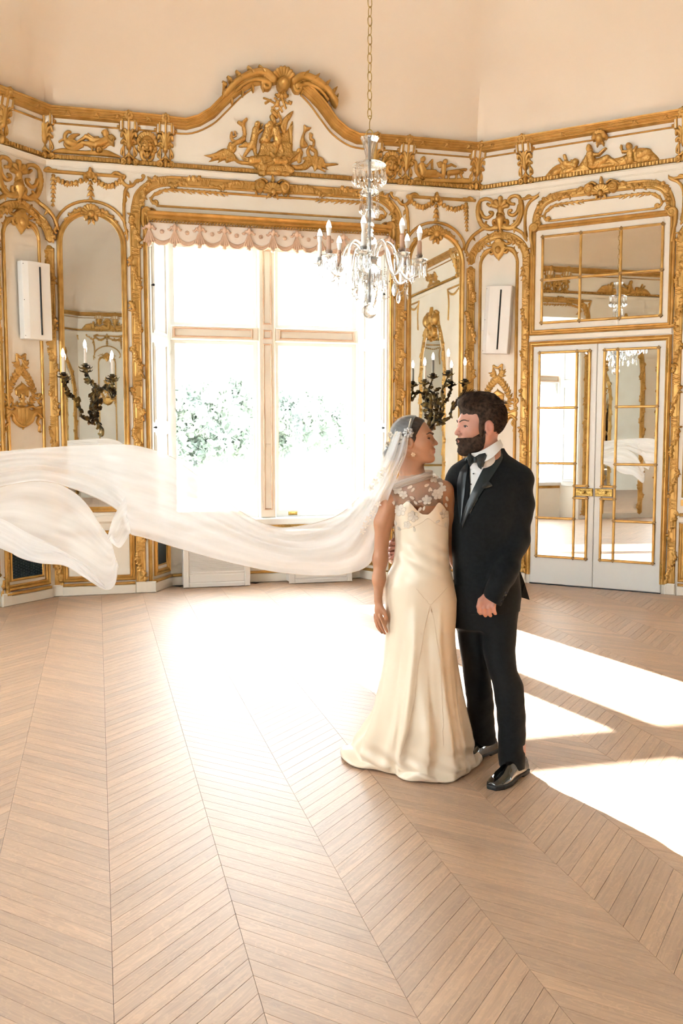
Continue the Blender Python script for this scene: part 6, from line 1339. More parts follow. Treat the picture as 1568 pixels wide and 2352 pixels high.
# sheer tulle yoke over shoulders and chest
def tulle(name, col, a):
    m = bpy.data.materials.new(name); m.use_nodes = True; nt = m.node_tree; nt.nodes.clear(); o = nt.nodes.new('ShaderNodeOutputMaterial'); t = nt.nodes.new('ShaderNodeBsdfTransparent'); d = nt.nodes.new('ShaderNodeBsdfDiffuse'); l = nt.nodes.new('ShaderNodeBsdfTranslucent'); x1 = nt.nodes.new('ShaderNodeMixShader'); x2 = nt.nodes.new('ShaderNodeMixShader')
    d.inputs[0].default_value = (*col, 1); l.inputs[0].default_value = (*col, 1); x1.inputs[0].default_value = .5; x2.inputs[0].default_value = a
    nt.links.new(d.outputs[0], x1.inputs[1]); nt.links.new(l.outputs[0], x1.inputs[2]); nt.links.new(t.outputs[0], x2.inputs[1]); nt.links.new(x1.outputs[0], x2.inputs[2]); nt.links.new(x2.outputs[0], o.inputs[0]); return m, x2
M_TULLE, _ = tulle('ivory_tulle', (.86, .77, .68), .34); M_LACE, _ = tulle('ivory_lace', (.95, .85, .74), .74); M_LACE.node_tree.nodes['Mix Shader'].inputs[0].default_value = .12; M_COLLAR, _ = tulle('tulle_fold', (.92, .86, .80), .6)
def yoke(P): return b_body_torso(P) - .005
def b_body_torso(P):
    F = cone(P, B(946, 1075, .02), B(952, 1125, .03), .054, .077); F = smin(F, cone(P, B(950, 1122, .03), B(903, 1140, .01), .060, .050), .04); F = smin(F, cone(P, B(950, 1120, .03), B(1014, 1126, .05), .060, .050), .04)
    F = smin(F, ell(P, B(962, 1180, .04), (.130, .092, .15)), .05); return F
ya, yb = B(890, 1135), B(1034, 1112)
def yk(V):
    z = V[:, 2]; x = V[:, 0]; top = B(940, 1096)[2] + .10 * (x - B(940, 1)[0]) ; return (z > 1.27) & (z < top + .012) & (x > B(893, 1)[0] + .10 * np.clip(1.36 - z, 0, 1)) & (x < B(1027, 1)[0] + .02 * (z - 1.3))
YOKE = sdf_obj('lace_yoke', yoke, (B(880, 1)[0], -.11, 1.24), (B(1045, 1)[0], .16, 1.47), .005, M_TULLE, BR, keep=yk, sm=2)
# draped tulle collar
m_ = MB()
for q, (dy, dz, r) in enumerate(((0, 0, .0065), (-.003, -.009, .007), (.0, -.018, .0065), (.002, -.026, .005))):
    P_ = [(892, 1124, .03), (905, 1112, -.025), (930, 1102, -.050), (955, 1095, -.052), (975, 1088, -.038), (990, 1085, .01), (985, 1082, .06), (950, 1085, .085), (915, 1100, .08), (893, 1122, .045)]
    m_.tube([B(x, y, d) + np.array([0, dy, dz]) for x, y, d in crom(P_, 5)], r, 8)
m_.build('tulle_collar', M_COLLAR, YOKE, True)
# lace flowers and sprays lying on the bodice
def lay(x, y, off=.004):
    """point on the bodice (yoke or gown) seen at a photo pixel, by marching along the view"""
    o0 = np.array([0.0, 0, 0]); a, b = B(x, y, -.22), B(x, y, .10); t = np.linspace(0, 1, 160); pts = a + (b - a) * t[:, None]
    F = b_body_torso([pts[:, 0], pts[:, 1], pts[:, 2]]) - .006
    g = np.full(160, 9.0)
    for i in range(160):
        if pts[i, 2] < 1.285:
            ii = int(np.clip((pts[i, 2] - .012) / 1.35 * 399, 0, 399)); gx, gy = RX[ii]; m0 = TH < 0; j = np.argmin(np.where(m0, np.abs(gx - pts[i, 0]), 9)); 
            if abs(gx[j] - pts[i, 0]) < .01: g[i] = gy[j] - pts[i, 1]
    F = np.minimum(F, g); k_ = np.nonzero(F < 0)[0]; i = k_[0] if len(k_) else 80; return pts[i] - np.array([0, off, 0])
def petal(m_, cx_, cy_, ang, l, w):
    """one lace petal as a raised patch; l, w in photo pixels"""
    ca, sa = cos(ang), sin(ang); C0 = lay(cx_ + ca * l * .5, cy_ - sa * l * .5, .0034); P_ = []
    for i in range(10): t = 2 * pi * i / 10; u, v = l * .5 * (1 + cos(t)), w * .5 * sin(t) * (1 + .2 * cos(t)); P_.append(lay(cx_ + ca * u - sa * v, cy_ - (sa * u + ca * v), .0028))
    m_.add([C0] + P_, [(0, i + 1, (i + 1) % 10 + 1) for i in range(10)])
    m_.tube(P_ + [P_[0]], .0009, 4, False)
def lace_flower(x, y, s, n=5, a0=0.0):
    m_ = MB()
    for k_ in range(n): petal(m_, x, y, a0 + 2 * pi * k_ / n, s, s * .72)
    m_.build('lace_flower', M_LACE, YOKE, True)
def lace_leaf(x, y, ang, l, w): m_ = MB(); petal(m_, x, y, ang, l, w); m_.build('lace_leaf', M_LACE, YOKE, True)
for a in ((912, 1125, 11, 5, .3), (926, 1136, 10, 5, .9), (918, 1172, 14, 6, .2), (948, 1186, 13, 6, .6), (996, 1098, 11, 5, .2), (980, 1148, 12, 5, .4), (1004, 1135, 13, 6, .1), (1016, 1122, 9, 5, .7), (1020, 1180, 11, 5, .5), (935, 1205, 9, 5, 0.)): lace_flower(*a)
for a in ((900, 1118, 2.6, 11, 6), (935, 1122, .5, 13, 6), (944, 1130, .9, 12, 6), (940, 1140, -.5, 13, 6), (950, 1150, -.9, 11, 5), (985, 1112, 3.6, 12, 6), (1006, 1108, -.4, 12, 6), (988, 1120, -1.9, 10, 5), (970, 1150, 3.4, 11, 5), (975, 1162, -1.9, 11, 5), (992, 1128, 2.2, 10, 5), (1024, 1140, -1.2, 12, 6), (905, 1150, -1.9, 12, 6), (930, 1155, .3, 12, 6), (905, 1195, -1.2, 12, 6), (912, 1210, -.8, 11, 5), (950, 1210, -1.4, 11, 5), (960, 1175, .9, 12, 6), (1010, 1195, -2.6, 11, 5), (1024, 1200, -1.8, 11, 5), (1026, 1165, 1.9, 10, 5)): lace_leaf(*a)
# earring, hair flower
M_EARR = mat('gold_earring', (.85, .62, .42), .3, .7); m_ = MB(); e0 = B(948.6, 1044, -.072)
for k_ in range(6): a = 2 * pi * k_ / 6; m_.lathe([(.0005, -.004), (.004, -.002), (.0045, .001), (.0005, .004)], e0 + np.array([.0065 * cos(a), -.001, .0075 * sin(a)]), 8)
m_.lathe([(.0005, -.004), (.004, 0), (.0005, .004)], e0 + np.array([0, -.004, 0]), 8); m_.build('earring', M_EARR, BR, True)
M_PETAL = mat('white_silk_flower', (.90, .86, .84), .6); m_ = MB(); f0 = B(937, 994, -.083)
for ring_, (n_, r, l) in enumerate(((6, .003, .012), (7, .007, .016), (8, .011, .018))):
    for k_ in range(n_):
        a = 2 * pi * k_ / n_ + ring_ * .4; c_ = f0 + np.array([r * cos(a), -.010 + .004 * ring_, r * sin(a)]); d = np.array([cos(a), 0, sin(a)]); t = np.array([-sin(a), 0, cos(a)]); m_.add([c_, c_ + d * l * .5 + t * l * .45 + [0, -.005, 0], c_ + d * l * .9 + [0, -.002, 0], c_ + d * l * .5 - t * l * .45 + [0, -.005, 0], c_ + d * l * .5 + [0, .004, 0]], [(0, 1, 2), (0, 2, 3), (0, 4, 1), (0, 3, 4), (1, 4, 2), (2, 4, 3)])
m_.build('hair_flower', M_PETAL, BR, True)
# ================================================================== the groom
GR, G, GG = person('person', 4.40, 1120, 'bearded man in black tuxedo with bow tie, arm around the woman')
SKG = np.array([.58, .285, .205])
gcan, gloc = head_frame(G(1101, 981), (-1, -.26), radians(-2), 1.09)
def g_body(P):
    C = gcan(P); F = head_sdf(C, True)
    F = smin(F, cone(P, G(1108, 995, .01), G(1120, 1060, .03), .062, .066), .03)
    # arm stumps inside the sleeves join the hands to the body
    F = smin(F, cone(P, G(1120, 1060, .03), G(1118, 1110, .03), .07, .09), .03)
    F = smin(F, chain(P, [G(1118, 1110, .03), G(1190, 1120, .02), G(1186, 1230, .0), G(1126, 1372, -.15)], [.06, .045, .04, .027], .03), .03)
    # front hand, fingers hanging and curled
    F = smin(F, ell(P, G(1120, 1380, -.155), (.040, .022, .036)), .02)
    for k, x in enumerate((1099, 1110.5, 1122, 1133)):
        dz = (0, 5, 5, 0)[k]; F = smin(F, finger(P, [G(x + 3, 1378, -.158), G(x, 1393 + dz, -.176), G(x + 1, 1404 + dz, -.168), G(x + 4, 1409 + dz, -.150)], .0112, .0088), .007)
    F = smin(F, finger(P, [G(1112, 1376, -.165), G(1102, 1384, -.175), G(1099, 1394, -.176)], .0115, .0085), .008)
    # far arm behind the woman to the hand on her waist
    F = smin(F, chain(P, [G(1118, 1110, .04), G(1050, 1130, .10), G(1000, 1220, .16), G(930, 1270, .15), G(897, 1266, .10)], [.06, .045, .04, .035, .028], .03), .03)
    for k, (y, tip) in enumerate(((1249, 1251), (1261, 1260), (1273, 1270), (1284, 1280))):
        F = smin(F, finger(P, [G(898, y + 6, .11), G(894, y, .045), G(899, y - 1, .0), G(911 + (0, 8, 6, -2)[k], tip - 3, -.02)], .0105, .0085), .008)
    F = smin(F, finger(P, [G(900, 1258, .09), G(897, 1246, .06), G(905, 1238, .02)], .0105, .008), .008)
    return F
def g_tint(V):
    C = gcan([V[:, 0], V[:, 1], V[:, 2]]); X, Y, Z = C; a = np.abs(Y); col = np.tile(SKG, (len(V), 1))
    col = mixc(col, (.62, .22, .16), .45 * gs((X + .01) / .03) * (a > .07) * gs(Z / .04)); col = mixc(col, (.60, .24, .18), .4 * gs((X - .105) / .02) * gs(a / .02))
    col = mixc(col, (.50, .17, .14), (np.maximum(gs((Z + .0515) / .005), gs((Z + .064) / .006)) * gs(a / .02) * (X > .085)))
    hand = (V[:, 2] < 1.2); col[hand] = mixc(col[hand], (.60, .27, .20), np.full(hand.sum(), .5)); return col
a_, b_ = G(885, 1425), G(1225, 880)
sdf_obj('body', g_body, (a_[0], -.21, a_[2]), (b_[0], .23, b_[2]), .0038, M_SKING, GR, g_tint)
for s in (-1, 1): eye(gloc, GR, (.0712, s * .033, .0045), 1.09, mat('brow_brown', (.045, .028, .02), .7), .0024)
# hair with swept-up quiff, and full beard
def g_hair(P):
    C = gcan(P); X, Y, Z = C; n = .0012 * np.sin(X * 260 + Z * 90 + 3 * np.sin(Y * 60)) + .0010 * np.sin(Y * 230 + X * 80)
    F = ell(C, (-.020, 0, .045), (.104, .0835, .098)); F = smin(F, ell(C, (.045, 0, .108), (.052, .062, .034)), .03); F = smin(F, ell(C, (-.01, 0, .115), (.07, .066, .034)), .03)
    F = F + n; front = X - np.where(Z > .055, .10, .030 + .25 * np.clip(Z - .02, 0, 1)); F = smax(F, front, .012)
    F = smax(F, -(Z - np.where(X > -.035, .012, -.055 + .25 * (X + .035))), .012); F = smax(F, -ell([X, np.abs(Y), Z], (-.010, .086, -.004), (.024, .022, .036)), .006)
    sb = ell([X, np.abs(Y), Z], (.022, .072, -.004), (.012, .010, .04)); return smin(F, sb, .01)
o_ = gloc((-.01, 0, .02)); HAIRG = sdf_obj('hair', g_hair, o_ - [.19, .15, .17], o_ + [.19, .15, .19], .0042, M_HAIRG, GR)
def g_beard(P):
    C = gcan(P); X, Y, Z = C; a = np.abs(Y); F = head_sdf(C, True) - (.0046 + .005 * gs((Z + .105) / .022)); F = F + .0016 * np.sin(Z * 420 + Y * 200) * np.sin(X * 380)
    jaw = Z - np.where(X < .055, -.012 - .030 * np.clip((X - .0) / .055, 0, 1), -.043); F = smax(F, jaw, .006); F = smax(F, .004 - X, .006)
    F = smax(F, -ell(C, (.112, 0, -.0578), (.017, .0200, .0085)), .004)
    F = smax(F, -Z - .128, .008); ne = X - .03; F = smax(F, np.where((Z < -.09), -X + .0 + 1.4 * (-.09 - Z), -1.0), .006)
    return smax(F, -ell(C, (.120, 0, -.028), (.03, .03, .0175)), .004)
o_ = gloc((.05, 0, -.07)); sdf_obj('beard', g_beard, o_ - [.14, .13, .10], o_ + [.14, .13, .10], .0036, M_HAIRG, GR)
# loose tufts on the quiff
tm = MB(); rr = random.Random(8)
for k_ in range(1300):
    x, y = rr.uniform(-.07, .092), rr.uniform(-.078, .078); z = .092 + .034 * sqrt(max(0, 1 - (y / .08) ** 2)) + .006 * rr.random() - .9 * max(0, x - .06) - .25 * max(0, -.01 - x); l = rr.uniform(.02, .042) * (1.1 if x > .03 else .7)
    d = np.array([.15 - rr.random() * .9 if x > .04 else -1.2, y * 4 + rr.uniform(-.4, .4), .75 if x > .03 else .10]); d = d / np.linalg.norm(d) * l
    p0, p1, p2 = np.array([x, y, z]), np.array([x, y, z]) + d * .55, np.array([x, y, z]) + d + np.array([-.012, 0, -.002]); tm.tube([gloc(p0), gloc(p1), gloc(p2)], [.0012, .0010, .0003], 4)
def on_hair(p, k=1.0):
    d = (np.array(p) - [-.020, 0, .045]) / [.106, .0855, .100]; return np.array([-.020, 0, .045]) + d / np.linalg.norm(d) * [.106, .0855, .100] * k
for k_ in range(900):
    s = rr.choice((-1, 1)); z = rr.uniform(-.03, .12); x = rr.uniform(-.125, .03); p0 = on_hair((x, s * rr.uniform(.02, .09), z), .985)
    if (p0[0] > -.04 and p0[2] < .03) or (p0[0] > -.005 and p0[2] < .085) or p0[2] < -.05: continue
    st = rr.uniform(.014, .03); p1 = on_hair(p0 + [-st, 0, -.35 * st - .3 * st * (p0[0] < -.05)], 1.008); p2 = on_hair(p1 + [-st * .8, 0, -.5 * st - .5 * st * (p0[0] < -.05)], 1.002); tm.tube([gloc(p0), gloc(p1), gloc(p2)], [.0014, .0012, .0003], 4)
tm.build('hair_tufts', M_HAIRG, HAIRG, True)
# ------------------------------------------------------------------ tuxedo
M_WOOL = vary(mat('black_wool', rough=.8, sheen=.04, spec=.25), (.003, .0045, .006), (.006, .008, .010), 60); M_LAPEL = mat('black_satin_lapel', (.006, .012, .016), .36, spec=.6); M_SHIRT = vary(mat('white_shirt', rough=.7), (.86, .84, .82), (.9, .88, .87), 8)
def g_torso(P):
    R_ = []
    for y, l, r, b, cy_ in ((1402, 1046, 1192, .125, .03), (1370, 1044, 1196, .13, .03), (1300, 1040, 1190, .125, .03), (1240, 1036, 1188, .122, .03), (1180, 1036, 1194, .128, .03), (1120, 1038, 1200, .120, .035), (1080, 1044, 1196, .098, .04), (1060, 1062, 1176, .082, .045), (1045, 1090, 1160, .07, .055), (1028, 1104, 1156, .060, .07), (1014, 1116, 1150, .050, .08)):
        p, q = G(l, y, cy_), G(r, y, cy_); R_.append((p[2], (p[0] + q[0]) / 2, cy_, (q[0] - p[0]) / 2, b))
    return loft(P, R_, 2.3)
def g_jacket(P):
    F = g_torso(P); wr = .0022 * np.sin(P[2] * 60 + P[0] * 45) * np.sin(P[0] * 30 + 1)
    F = smin(F, chain(P, [G(1150, 1072, .045), G(1192, 1098, .03)], [.055, .060], .03), .05); F = smin(F, chain(P, [G(1090, 1072, .045), G(1058, 1096, .06)], [.055, .058], .03), .05)
    S_ = chain(P, [G(1192, 1104, .03), G(1190, 1165, .02), G(1184, 1240, -.01), G(1160, 1310, -.09), G(1130, 1377, -.152)], [.068, .068, .060, .056, .050], .04) + wr * .9
    S_ = smax(S_, -(P[2] - (G(1130, 1381, -.15)[2] - .55 * (P[0] - G(1130, 1381, -.15)[0]))), .006)
    F = smin(F, S_, .022)
    F = smin(F, chain(P, [G(1056, 1102, .07), G(1020, 1180, .14), G(950, 1268, .19), G(910, 1268, .135)], [.062, .058, .052, .045], .03) + wr, .03)
    # neck opening in a V, cut into the chest
    c_ = G(1085, 1180, -.1); vx = np.interp(P[2], [G(0, 1180)[2], G(0, 1050)[2]], [0, .062]); ax_ = np.interp(P[2], [G(0, 1180)[2], G(0, 1050)[2]], [G(1073, 1180)[0], G(1108, 1050)[0]])
    V_ = np.maximum(np.abs(P[0] - ax_) - vx, np.maximum(P[1] - .0, G(0, 1190)[2] - P[2])); F = smax(F, -V_, .006); return F + wr * .4
a_, b_ = G(880, 1412), G(1245, 1030)
JK = sdf_obj('jacket', g_jacket, (a_[0], -.24, a_[2]), (b_[0], .28, b_[2]), .0062, M_WOOL, GR, sm=2)
tl = MB(); tl.add([G(1190, 1300, .10), G(1205, 1340, .12), G(1216, 1378, .13), G(1196, 1372, .10), G(1180, 1360, .12)], [(0, 1, 2, 3, 4)]); tl.add([G(1190, 1300, .11), G(1205, 1340, .13), G(1216, 1378, .14), G(1196, 1372, .11), G(1180, 1360, .13)], [(4, 3, 2, 1, 0)]); tl.build('jacket_vent', M_WOOL, JK)
# shirt front and collar
def g_shirt(P):
    F = g_torso(P) + .010; F = smax(F, -(P[2] - G(0, 1195)[2]), .005); n_ = chain(P, [G(1117, 1015, .035), G(1108, 1062, .012)], [.064, .076], .02); n_ = smax(n_, (P[2] - (G(1085, 1040)[2] + .46 * (P[0] - G(1085, 1040)[0]))), .004); F = smin(F, n_, .01); return smax(F, P[1] - .14, .004)
a_, b_ = G(1020, 1200), G(1180, 995)
sdf_obj('shirt', g_shirt, (a_[0], -.13, a_[2]), (b_[0], .15, b_[2]), .005, M_SHIRT, GR, keep=lambda V: (V[:, 1] < .055), sm=1)
_u = crom([(1082, 1041, -.062), (1098, 1038, -.068), (1118, 1028, -.066), (1136, 1017, -.045), (1147, 1010, .0), (1148, 1008, .04)], 5); _l = crom([(1084, 1050, -.074), (1104, 1062, -.088), (1128, 1052, -.085), (1146, 1036, -.055), (1154, 1026, -.005), (1155, 1022, .04)], 5)
_m = MB(); _n2 = len(_u); _V = [G(*p) for p in _u] + [G(*p) for p in _l] + [G(p[0], p[1], p[2] + .006) for p in _u] + [G(p[0], p[1], p[2] + .006) for p in _l]
_m.add(_V, [(i, i + 1, _n2 + i + 1, _n2 + i) for i in range(_n2 - 1)] + [(2 * _n2 + i, 3 * _n2 + i, 3 * _n2 + i + 1, 2 * _n2 + i + 1) for i in range(_n2 - 1)] + [(i, 2 * _n2 + i, 2 * _n2 + i + 1, i + 1) for i in range(_n2 - 1)] + [(0, _n2, 3 * _n2, 2 * _n2)]); _m.build('shirt_collar', M_SHIRT, GR, True, 50)
def chest(x, y, off=.006):
    """front of the jacket seen at a pixel"""
    t = np.linspace(0, 1, 120); a, b = G(x, y, -.24), G(x, y, .08); p = a + (b - a) * t[:, None]; F = np.minimum(g_torso([p[:, 0], p[:, 1], p[:, 2]]), chain([p[:, 0], p[:, 1], p[:, 2]], [G(1150, 1072, .045), G(1192, 1098, .03)], [.055, .060], .03)); F = np.minimum(F, chain([p[:, 0], p[:, 1], p[:, 2]], [G(1090, 1072, .045), G(1058, 1096, .06)], [.055, .058], .03)); k_ = np.nonzero(F < 0)[0]; i = k_[0] if len(k_) else 70; return p[i] - np.array([0, off, 0])
def lapel(outer, inner, name='lapel'):
    m_ = MB(); O_ = crom(outer, 6); I_ = crom(inner, 6); n_ = len(O_); R_ = []
    for o, i in zip(O_, I_):
        for q in range(7): t = q / 6; x, y = o[0] + (i[0] - o[0]) * t, o[1] + (i[1] - o[1]) * t; R_.append(chest(x, y, .007 + .012 * sin(pi * t) * .6 + .004 * (t > .9)))
    R_ = smooth_v(np.array(R_), np.array([(a * 7 + q, a * 7 + q + 1, (a + 1) * 7 + q + 1, (a + 1) * 7 + q) for a in range(n_ - 1) for q in range(6)]), 3)
    k_ = len(R_); f = [(a * 7 + q, a * 7 + q + 1, (a + 1) * 7 + q + 1, (a + 1) * 7 + q) for a in range(n_ - 1) for q in range(6)]
    m_.add(R_, f); m_.add(R_ + np.array([0, .007, 0]), [q[::-1] for q in f]); ed = [a * 7 for a in range(n_)]; ed2 = [a * 7 + 6 for a in range(n_)]
    m_.add(np.concatenate([R_[ed], R_[ed] + [0, .007, 0]]), [(i, i + 1, n_ + i + 1, n_ + i) for i in range(n_ - 1)]); m_.add(np.concatenate([R_[ed2], R_[ed2] + [0, .007, 0]]), [(i, i + 1, n_ + i + 1, n_ + i) for i in range(n_ - 1)])
    m_.build(name, M_LAPEL, JK, True, 60)
lapel([(1150, 1036), (1157, 1047), (1153, 1062), (1126, 1104), (1097, 1148), (1073, 1188), (1060, 1215)], [(1138, 1038), (1124, 1050), (1108, 1070), (1094, 1098), (1080, 1130), (1068, 1160), (1058, 1205)])
lapel([(1072, 1047), (1062, 1064), (1047, 1085), (1046, 1110), (1048, 1140), (1052, 1175), (1055, 1205)], [(1077, 1052), (1076, 1068), (1074, 1085), (1071, 1105), (1067, 1135), (1062, 1165), (1057, 1205)])
pk = MB(); pk.add([chest(1100, 1122, .008), chest(1108, 1112, .016), chest(1114, 1108, .012), chest(1120, 1104, .018), chest(1128, 1112, .014), chest(1130, 1116, .008), chest(1115, 1121, .016)], [(0, 1, 6), (1, 2, 6), (2, 3, 6), (3, 4, 6), (4, 5, 6), (5, 0, 6)]); pk.build('pocket_square', M_LAPEL, JK, True)
for x, y in ((1087, 1088), (1081, 1112)): s_ = MB(); s_.lathe([(.0005, -.003), (.0045, -.001), (.0045, .001), (.0005, .003)], chest(x, y, .0) + np.array([0, -.001, 0]), 8); s_.build('shirt_stud', M_METALDARK, GR)
for x, y in ((1153, 1381), (1158, 1371), (1162, 1362)): s_ = MB(); p = G(x, y, -.203); s_.tube([p, p + np.array([0, -.004, 0])], .0065, 8); s_.build('sleeve_button', M_METALDARK, JK)
# bow tie
bt = MB()
def wing(c_, pts, th):
    q = [c_ + np.array([x, 0, z]) for x, z in pts]; k_ = len(q); ctr = sum(q) / k_; bt.add(q + [p + np.array([0, th * .2, 0]) for p in q] + [ctr + [0, -th, 0], ctr + [0, th, 0]], [(i, (i + 1) % k_, 2 * k_) for i in range(k_)] + [(k_ + (i + 1) % k_, k_ + i, 2 * k_ + 1) for i in range(k_)] + [(i, k_ + i, k_ + (i + 1) % k_, (i + 1) % k_) for i in range(k_)])
bc = G(1090, 1056, -.085)
wing(bc, [(.0, .012), (.02, .026), (.048, .032), (.056, .02), (.050, -.004), (.04, -.034), (.032, -.036), (.012, -.014), (0, -.012)], .018); wing(bc, [(0, .012), (-.014, .022), (-.028, .03), (-.034, .016), (-.032, -.012), (-.022, -.034), (-.010, -.018), (0, -.012)], .018)
wing(bc + np.array([.004, -.004, -.004]), [(0, 0), (.018, .014), (.040, .012), (.036, -.012), (.026, -.042), (.012, -.03)], .012)
bt.lathe([(.006, -.014), (.0105, -.010), (.011, 0), (.0105, .010), (.006, .014)], bc + np.array([0, -.012, 0]), 10); bo_ = bt.build('bow_tie', M_LAPEL, GR, True, 50)
# trousers
ft = GG(1128, 1815); fh = GG(1200, 1772); st_ = GG(1072, 1748); sh_ = GG(1133, 1728); sh_[1] += .02
LEGD = fh[1] + .045 * (ft - fh)[1] / .25
print('SHOES', ft, fh, st_, sh_)
def g_trousers(P):
    def leg(rows, cy0, cy1):
        R_ = []
        for y, l, r, b in rows:
            cy_ = np.interp(y, [1400, 1750], [cy0, cy1]); p, q = G(l, y, cy_), G(r, y, cy_); R_.append((p[2], (p[0] + q[0]) / 2, cy_, (q[0] - p[0]) / 2, b))
        return loft(P, R_, 2.1)
    A = leg([(1380, 1052, 1130, .10), (1426, 1047, 1118, .098), (1488, 1055, 1116, .09), (1564, 1066, 1128, .075), (1625, 1072, 1134, .068), (1705, 1081, 1138, .066)], .05, .13)
    Bq = leg([(1380, 1098, 1192, .105), (1426, 1100, 1187, .10), (1488, 1108, 1182, .095), (1540, 1120, 1187, .088), (1570, 1130, 1200, .082), (1625, 1140, 1206, .076), (1700, 1144, 1206, .074), (1762, 1145, 1204, .072)], .02, LEGD)
    cr = .0014 * np.sin(P[2] * 34 + P[0] * 22) + .0014 * np.sin(P[2] * 75 - P[0] * 60) * (P[2] < .35)
    hip = loft(P, [(G(0, 1440)[2], G(1118, 1)[0], .035, .140, .10), (G(0, 1330)[2], G(1118, 1)[0], .035, .150, .11)], 2.2); return smin(smin(A, Bq, .012), hip, .05) + cr
a_, b_ = G(1030, 1765), G(1225, 1340)
TR = sdf_obj('trousers', g_trousers, (a_[0], -.34, .03), (b_[0], .24, b_[2]), .0066, M_WOOL, GR, sm=2)
for pts in ([(1122, 1430, -.095), (1150, 1540, -.11), (1170, 1640, -.13), (1176, 1750, -.155)],):
    pass
# patent shoes
M_PATENT = mat('black_patent', (.006, .008, .009), .06, spec=.7, coat=.8, coatr=.03); M_SOLE = mat('black_sole', (.01, .012, .013), .5)
def shoe(toe, heel, z0=0.0):
    toe, heel = np.array(toe[:2]), np.array(heel[:2]); d = toe - heel; Ls = np.linalg.norm(d); d /= Ls; n = np.array([-d[1], d[0]])
    def tc(P): x, y = P[0] - heel[0], P[1] - heel[1]; return [x * d[0] + y * d[1], x * n[0] + y * n[1], P[2]]
    W = lambda X: np.interp(X, [0, .05, .13, .20, .26, Ls], [.032, .036, .040, .050, .042, .020])
    def up(P):
        C = tc(P); X, Y, Z = C; top = np.interp(X, [0, .05, .12, .16, .21, .27, Ls], [.085, .088, .088, .082, .062, .045, .030]); w = W(X)
        q = np.sqrt((Y / w) ** 2 + (np.maximum(Z - .018, 0) / np.maximum(top - .018, .01)) ** 2) - 1; f = np.maximum(q * .035, np.maximum(-X - .006, X - Ls + .004)); f = np.maximum(f, .016 - Z)
        return smax(f, -ell(C, (.055, 0, .10), (.062, .034, .045)), .006)
    def so(P): C = tc(P); X, Y, Z = C; return np.maximum(np.maximum(np.abs(Y) - W(X) - .004, np.maximum(-X - .008, X - Ls)), np.maximum(np.where((X > .07) & (X < .13), .008 - Z, -Z), Z - .020)) + .0
    c_ = (toe + heel) / 2; lo, hi = (c_[0] - .2, c_[1] - .2, -.004), (c_[0] + .2, c_[1] + .2, .11)
    s_ = sdf_obj('shoe', up, lo, hi, .0045, M_PATENT, GR, sm=2); sdf_obj('sole', so, lo, hi, .0045, M_SOLE, s_, sm=1)
    def an(P): return cone(tc(P), (.052, 0, .04), (.05, 0, .13), .034, .04)
    a2 = MB(); pt = heel + d * .052; a2.lathe([(.030, .05), (.036, .08), (.038, .15)], (pt[0], pt[1], 0), 14); a2.build('ankle', mat('skin_ankle', (.60, .36, .29), .5), GR, True)
shoe(ft, fh); shoe(st_, sh_)
# ------------------------------------------------------------------ the veil: thin tulle streaming to the left
M_VEIL, _vx = tulle('white_veil_tulle', (.97, .97, .975), .6)
def veil_streaks(m, mixn, lo, hi):
    uv = nd(m, 'ShaderNodeUVMap'); mp = nd(m, 'ShaderNodeMapping'); mp.inputs['Scale'].default_value = (1.4, 5, 1); nz = nd(m, 'ShaderNodeTexNoise'); nz.inputs['Scale'].default_value = 1.4; nz.inputs['Detail'].default_value = 4
    mr = nd(m, 'ShaderNodeMapRange'); mr.inputs[1].default_value = .3; mr.inputs[2].default_value = .7; mr.inputs[3].default_value = lo; mr.inputs[4].default_value = hi
    lk(m, uv.outputs[0], mp.inputs[0]); lk(m, mp.outputs[0], nz.inputs['Vector']); lk(m, nz.outputs[0], mr.inputs[0]); lk(m, mr.outputs[0], mixn.inputs[0])
veil_streaks(M_VEIL, _vx, .60, .74)
VV, VF, VU = [], [], []
def sheet(cols, nt=44, ns=7, amp=.03, seed=0, hemw=.0):
    """cols: (top px, bottom px, depth top, depth bottom); rippled cloth between the two edges"""
    T_ = np.array(crom([(c[0][0], c[0][1], c[2]) for c in cols], ns)); B_ = np.array(crom([(c[1][0], c[1][1], c[3]) for c in cols], ns)); n_ = len(T_); k0 = len(VV)
    for i in range(n_):
        s = i / (n_ - 1)
        for j in range(nt + 1):
            t = j / nt; p = T_[i] * (1 - t) + B_[i] * t; env = min(1, 3 * t, 3 * (1 - t)) * .8 + .2
            dy = p[2] + amp * env * (sin(2 * pi * (2.3 * t + 1.1 * s) + seed) + .30 * sin(2 * pi * (4.7 * t - 1.7 * s) + 2 * seed) + .07 * sin(2 * pi * (9.1 * t + 2.5 * s) + seed * 3))
            sag = 5 * sin(pi * t) * sin(2 * pi * s * 2 + seed)
            VV.append(tuple(B(p[0], p[1] + sag, dy))); VU.append((s * n_ / 60, t))
    for i in range(n_ - 1):
        for j in range(nt): VF.append((k0 + i * (nt + 1) + j, k0 + i * (nt + 1) + j + 1, k0 + (i + 1) * (nt + 1) + j + 1, k0 + (i + 1) * (nt + 1) + j))
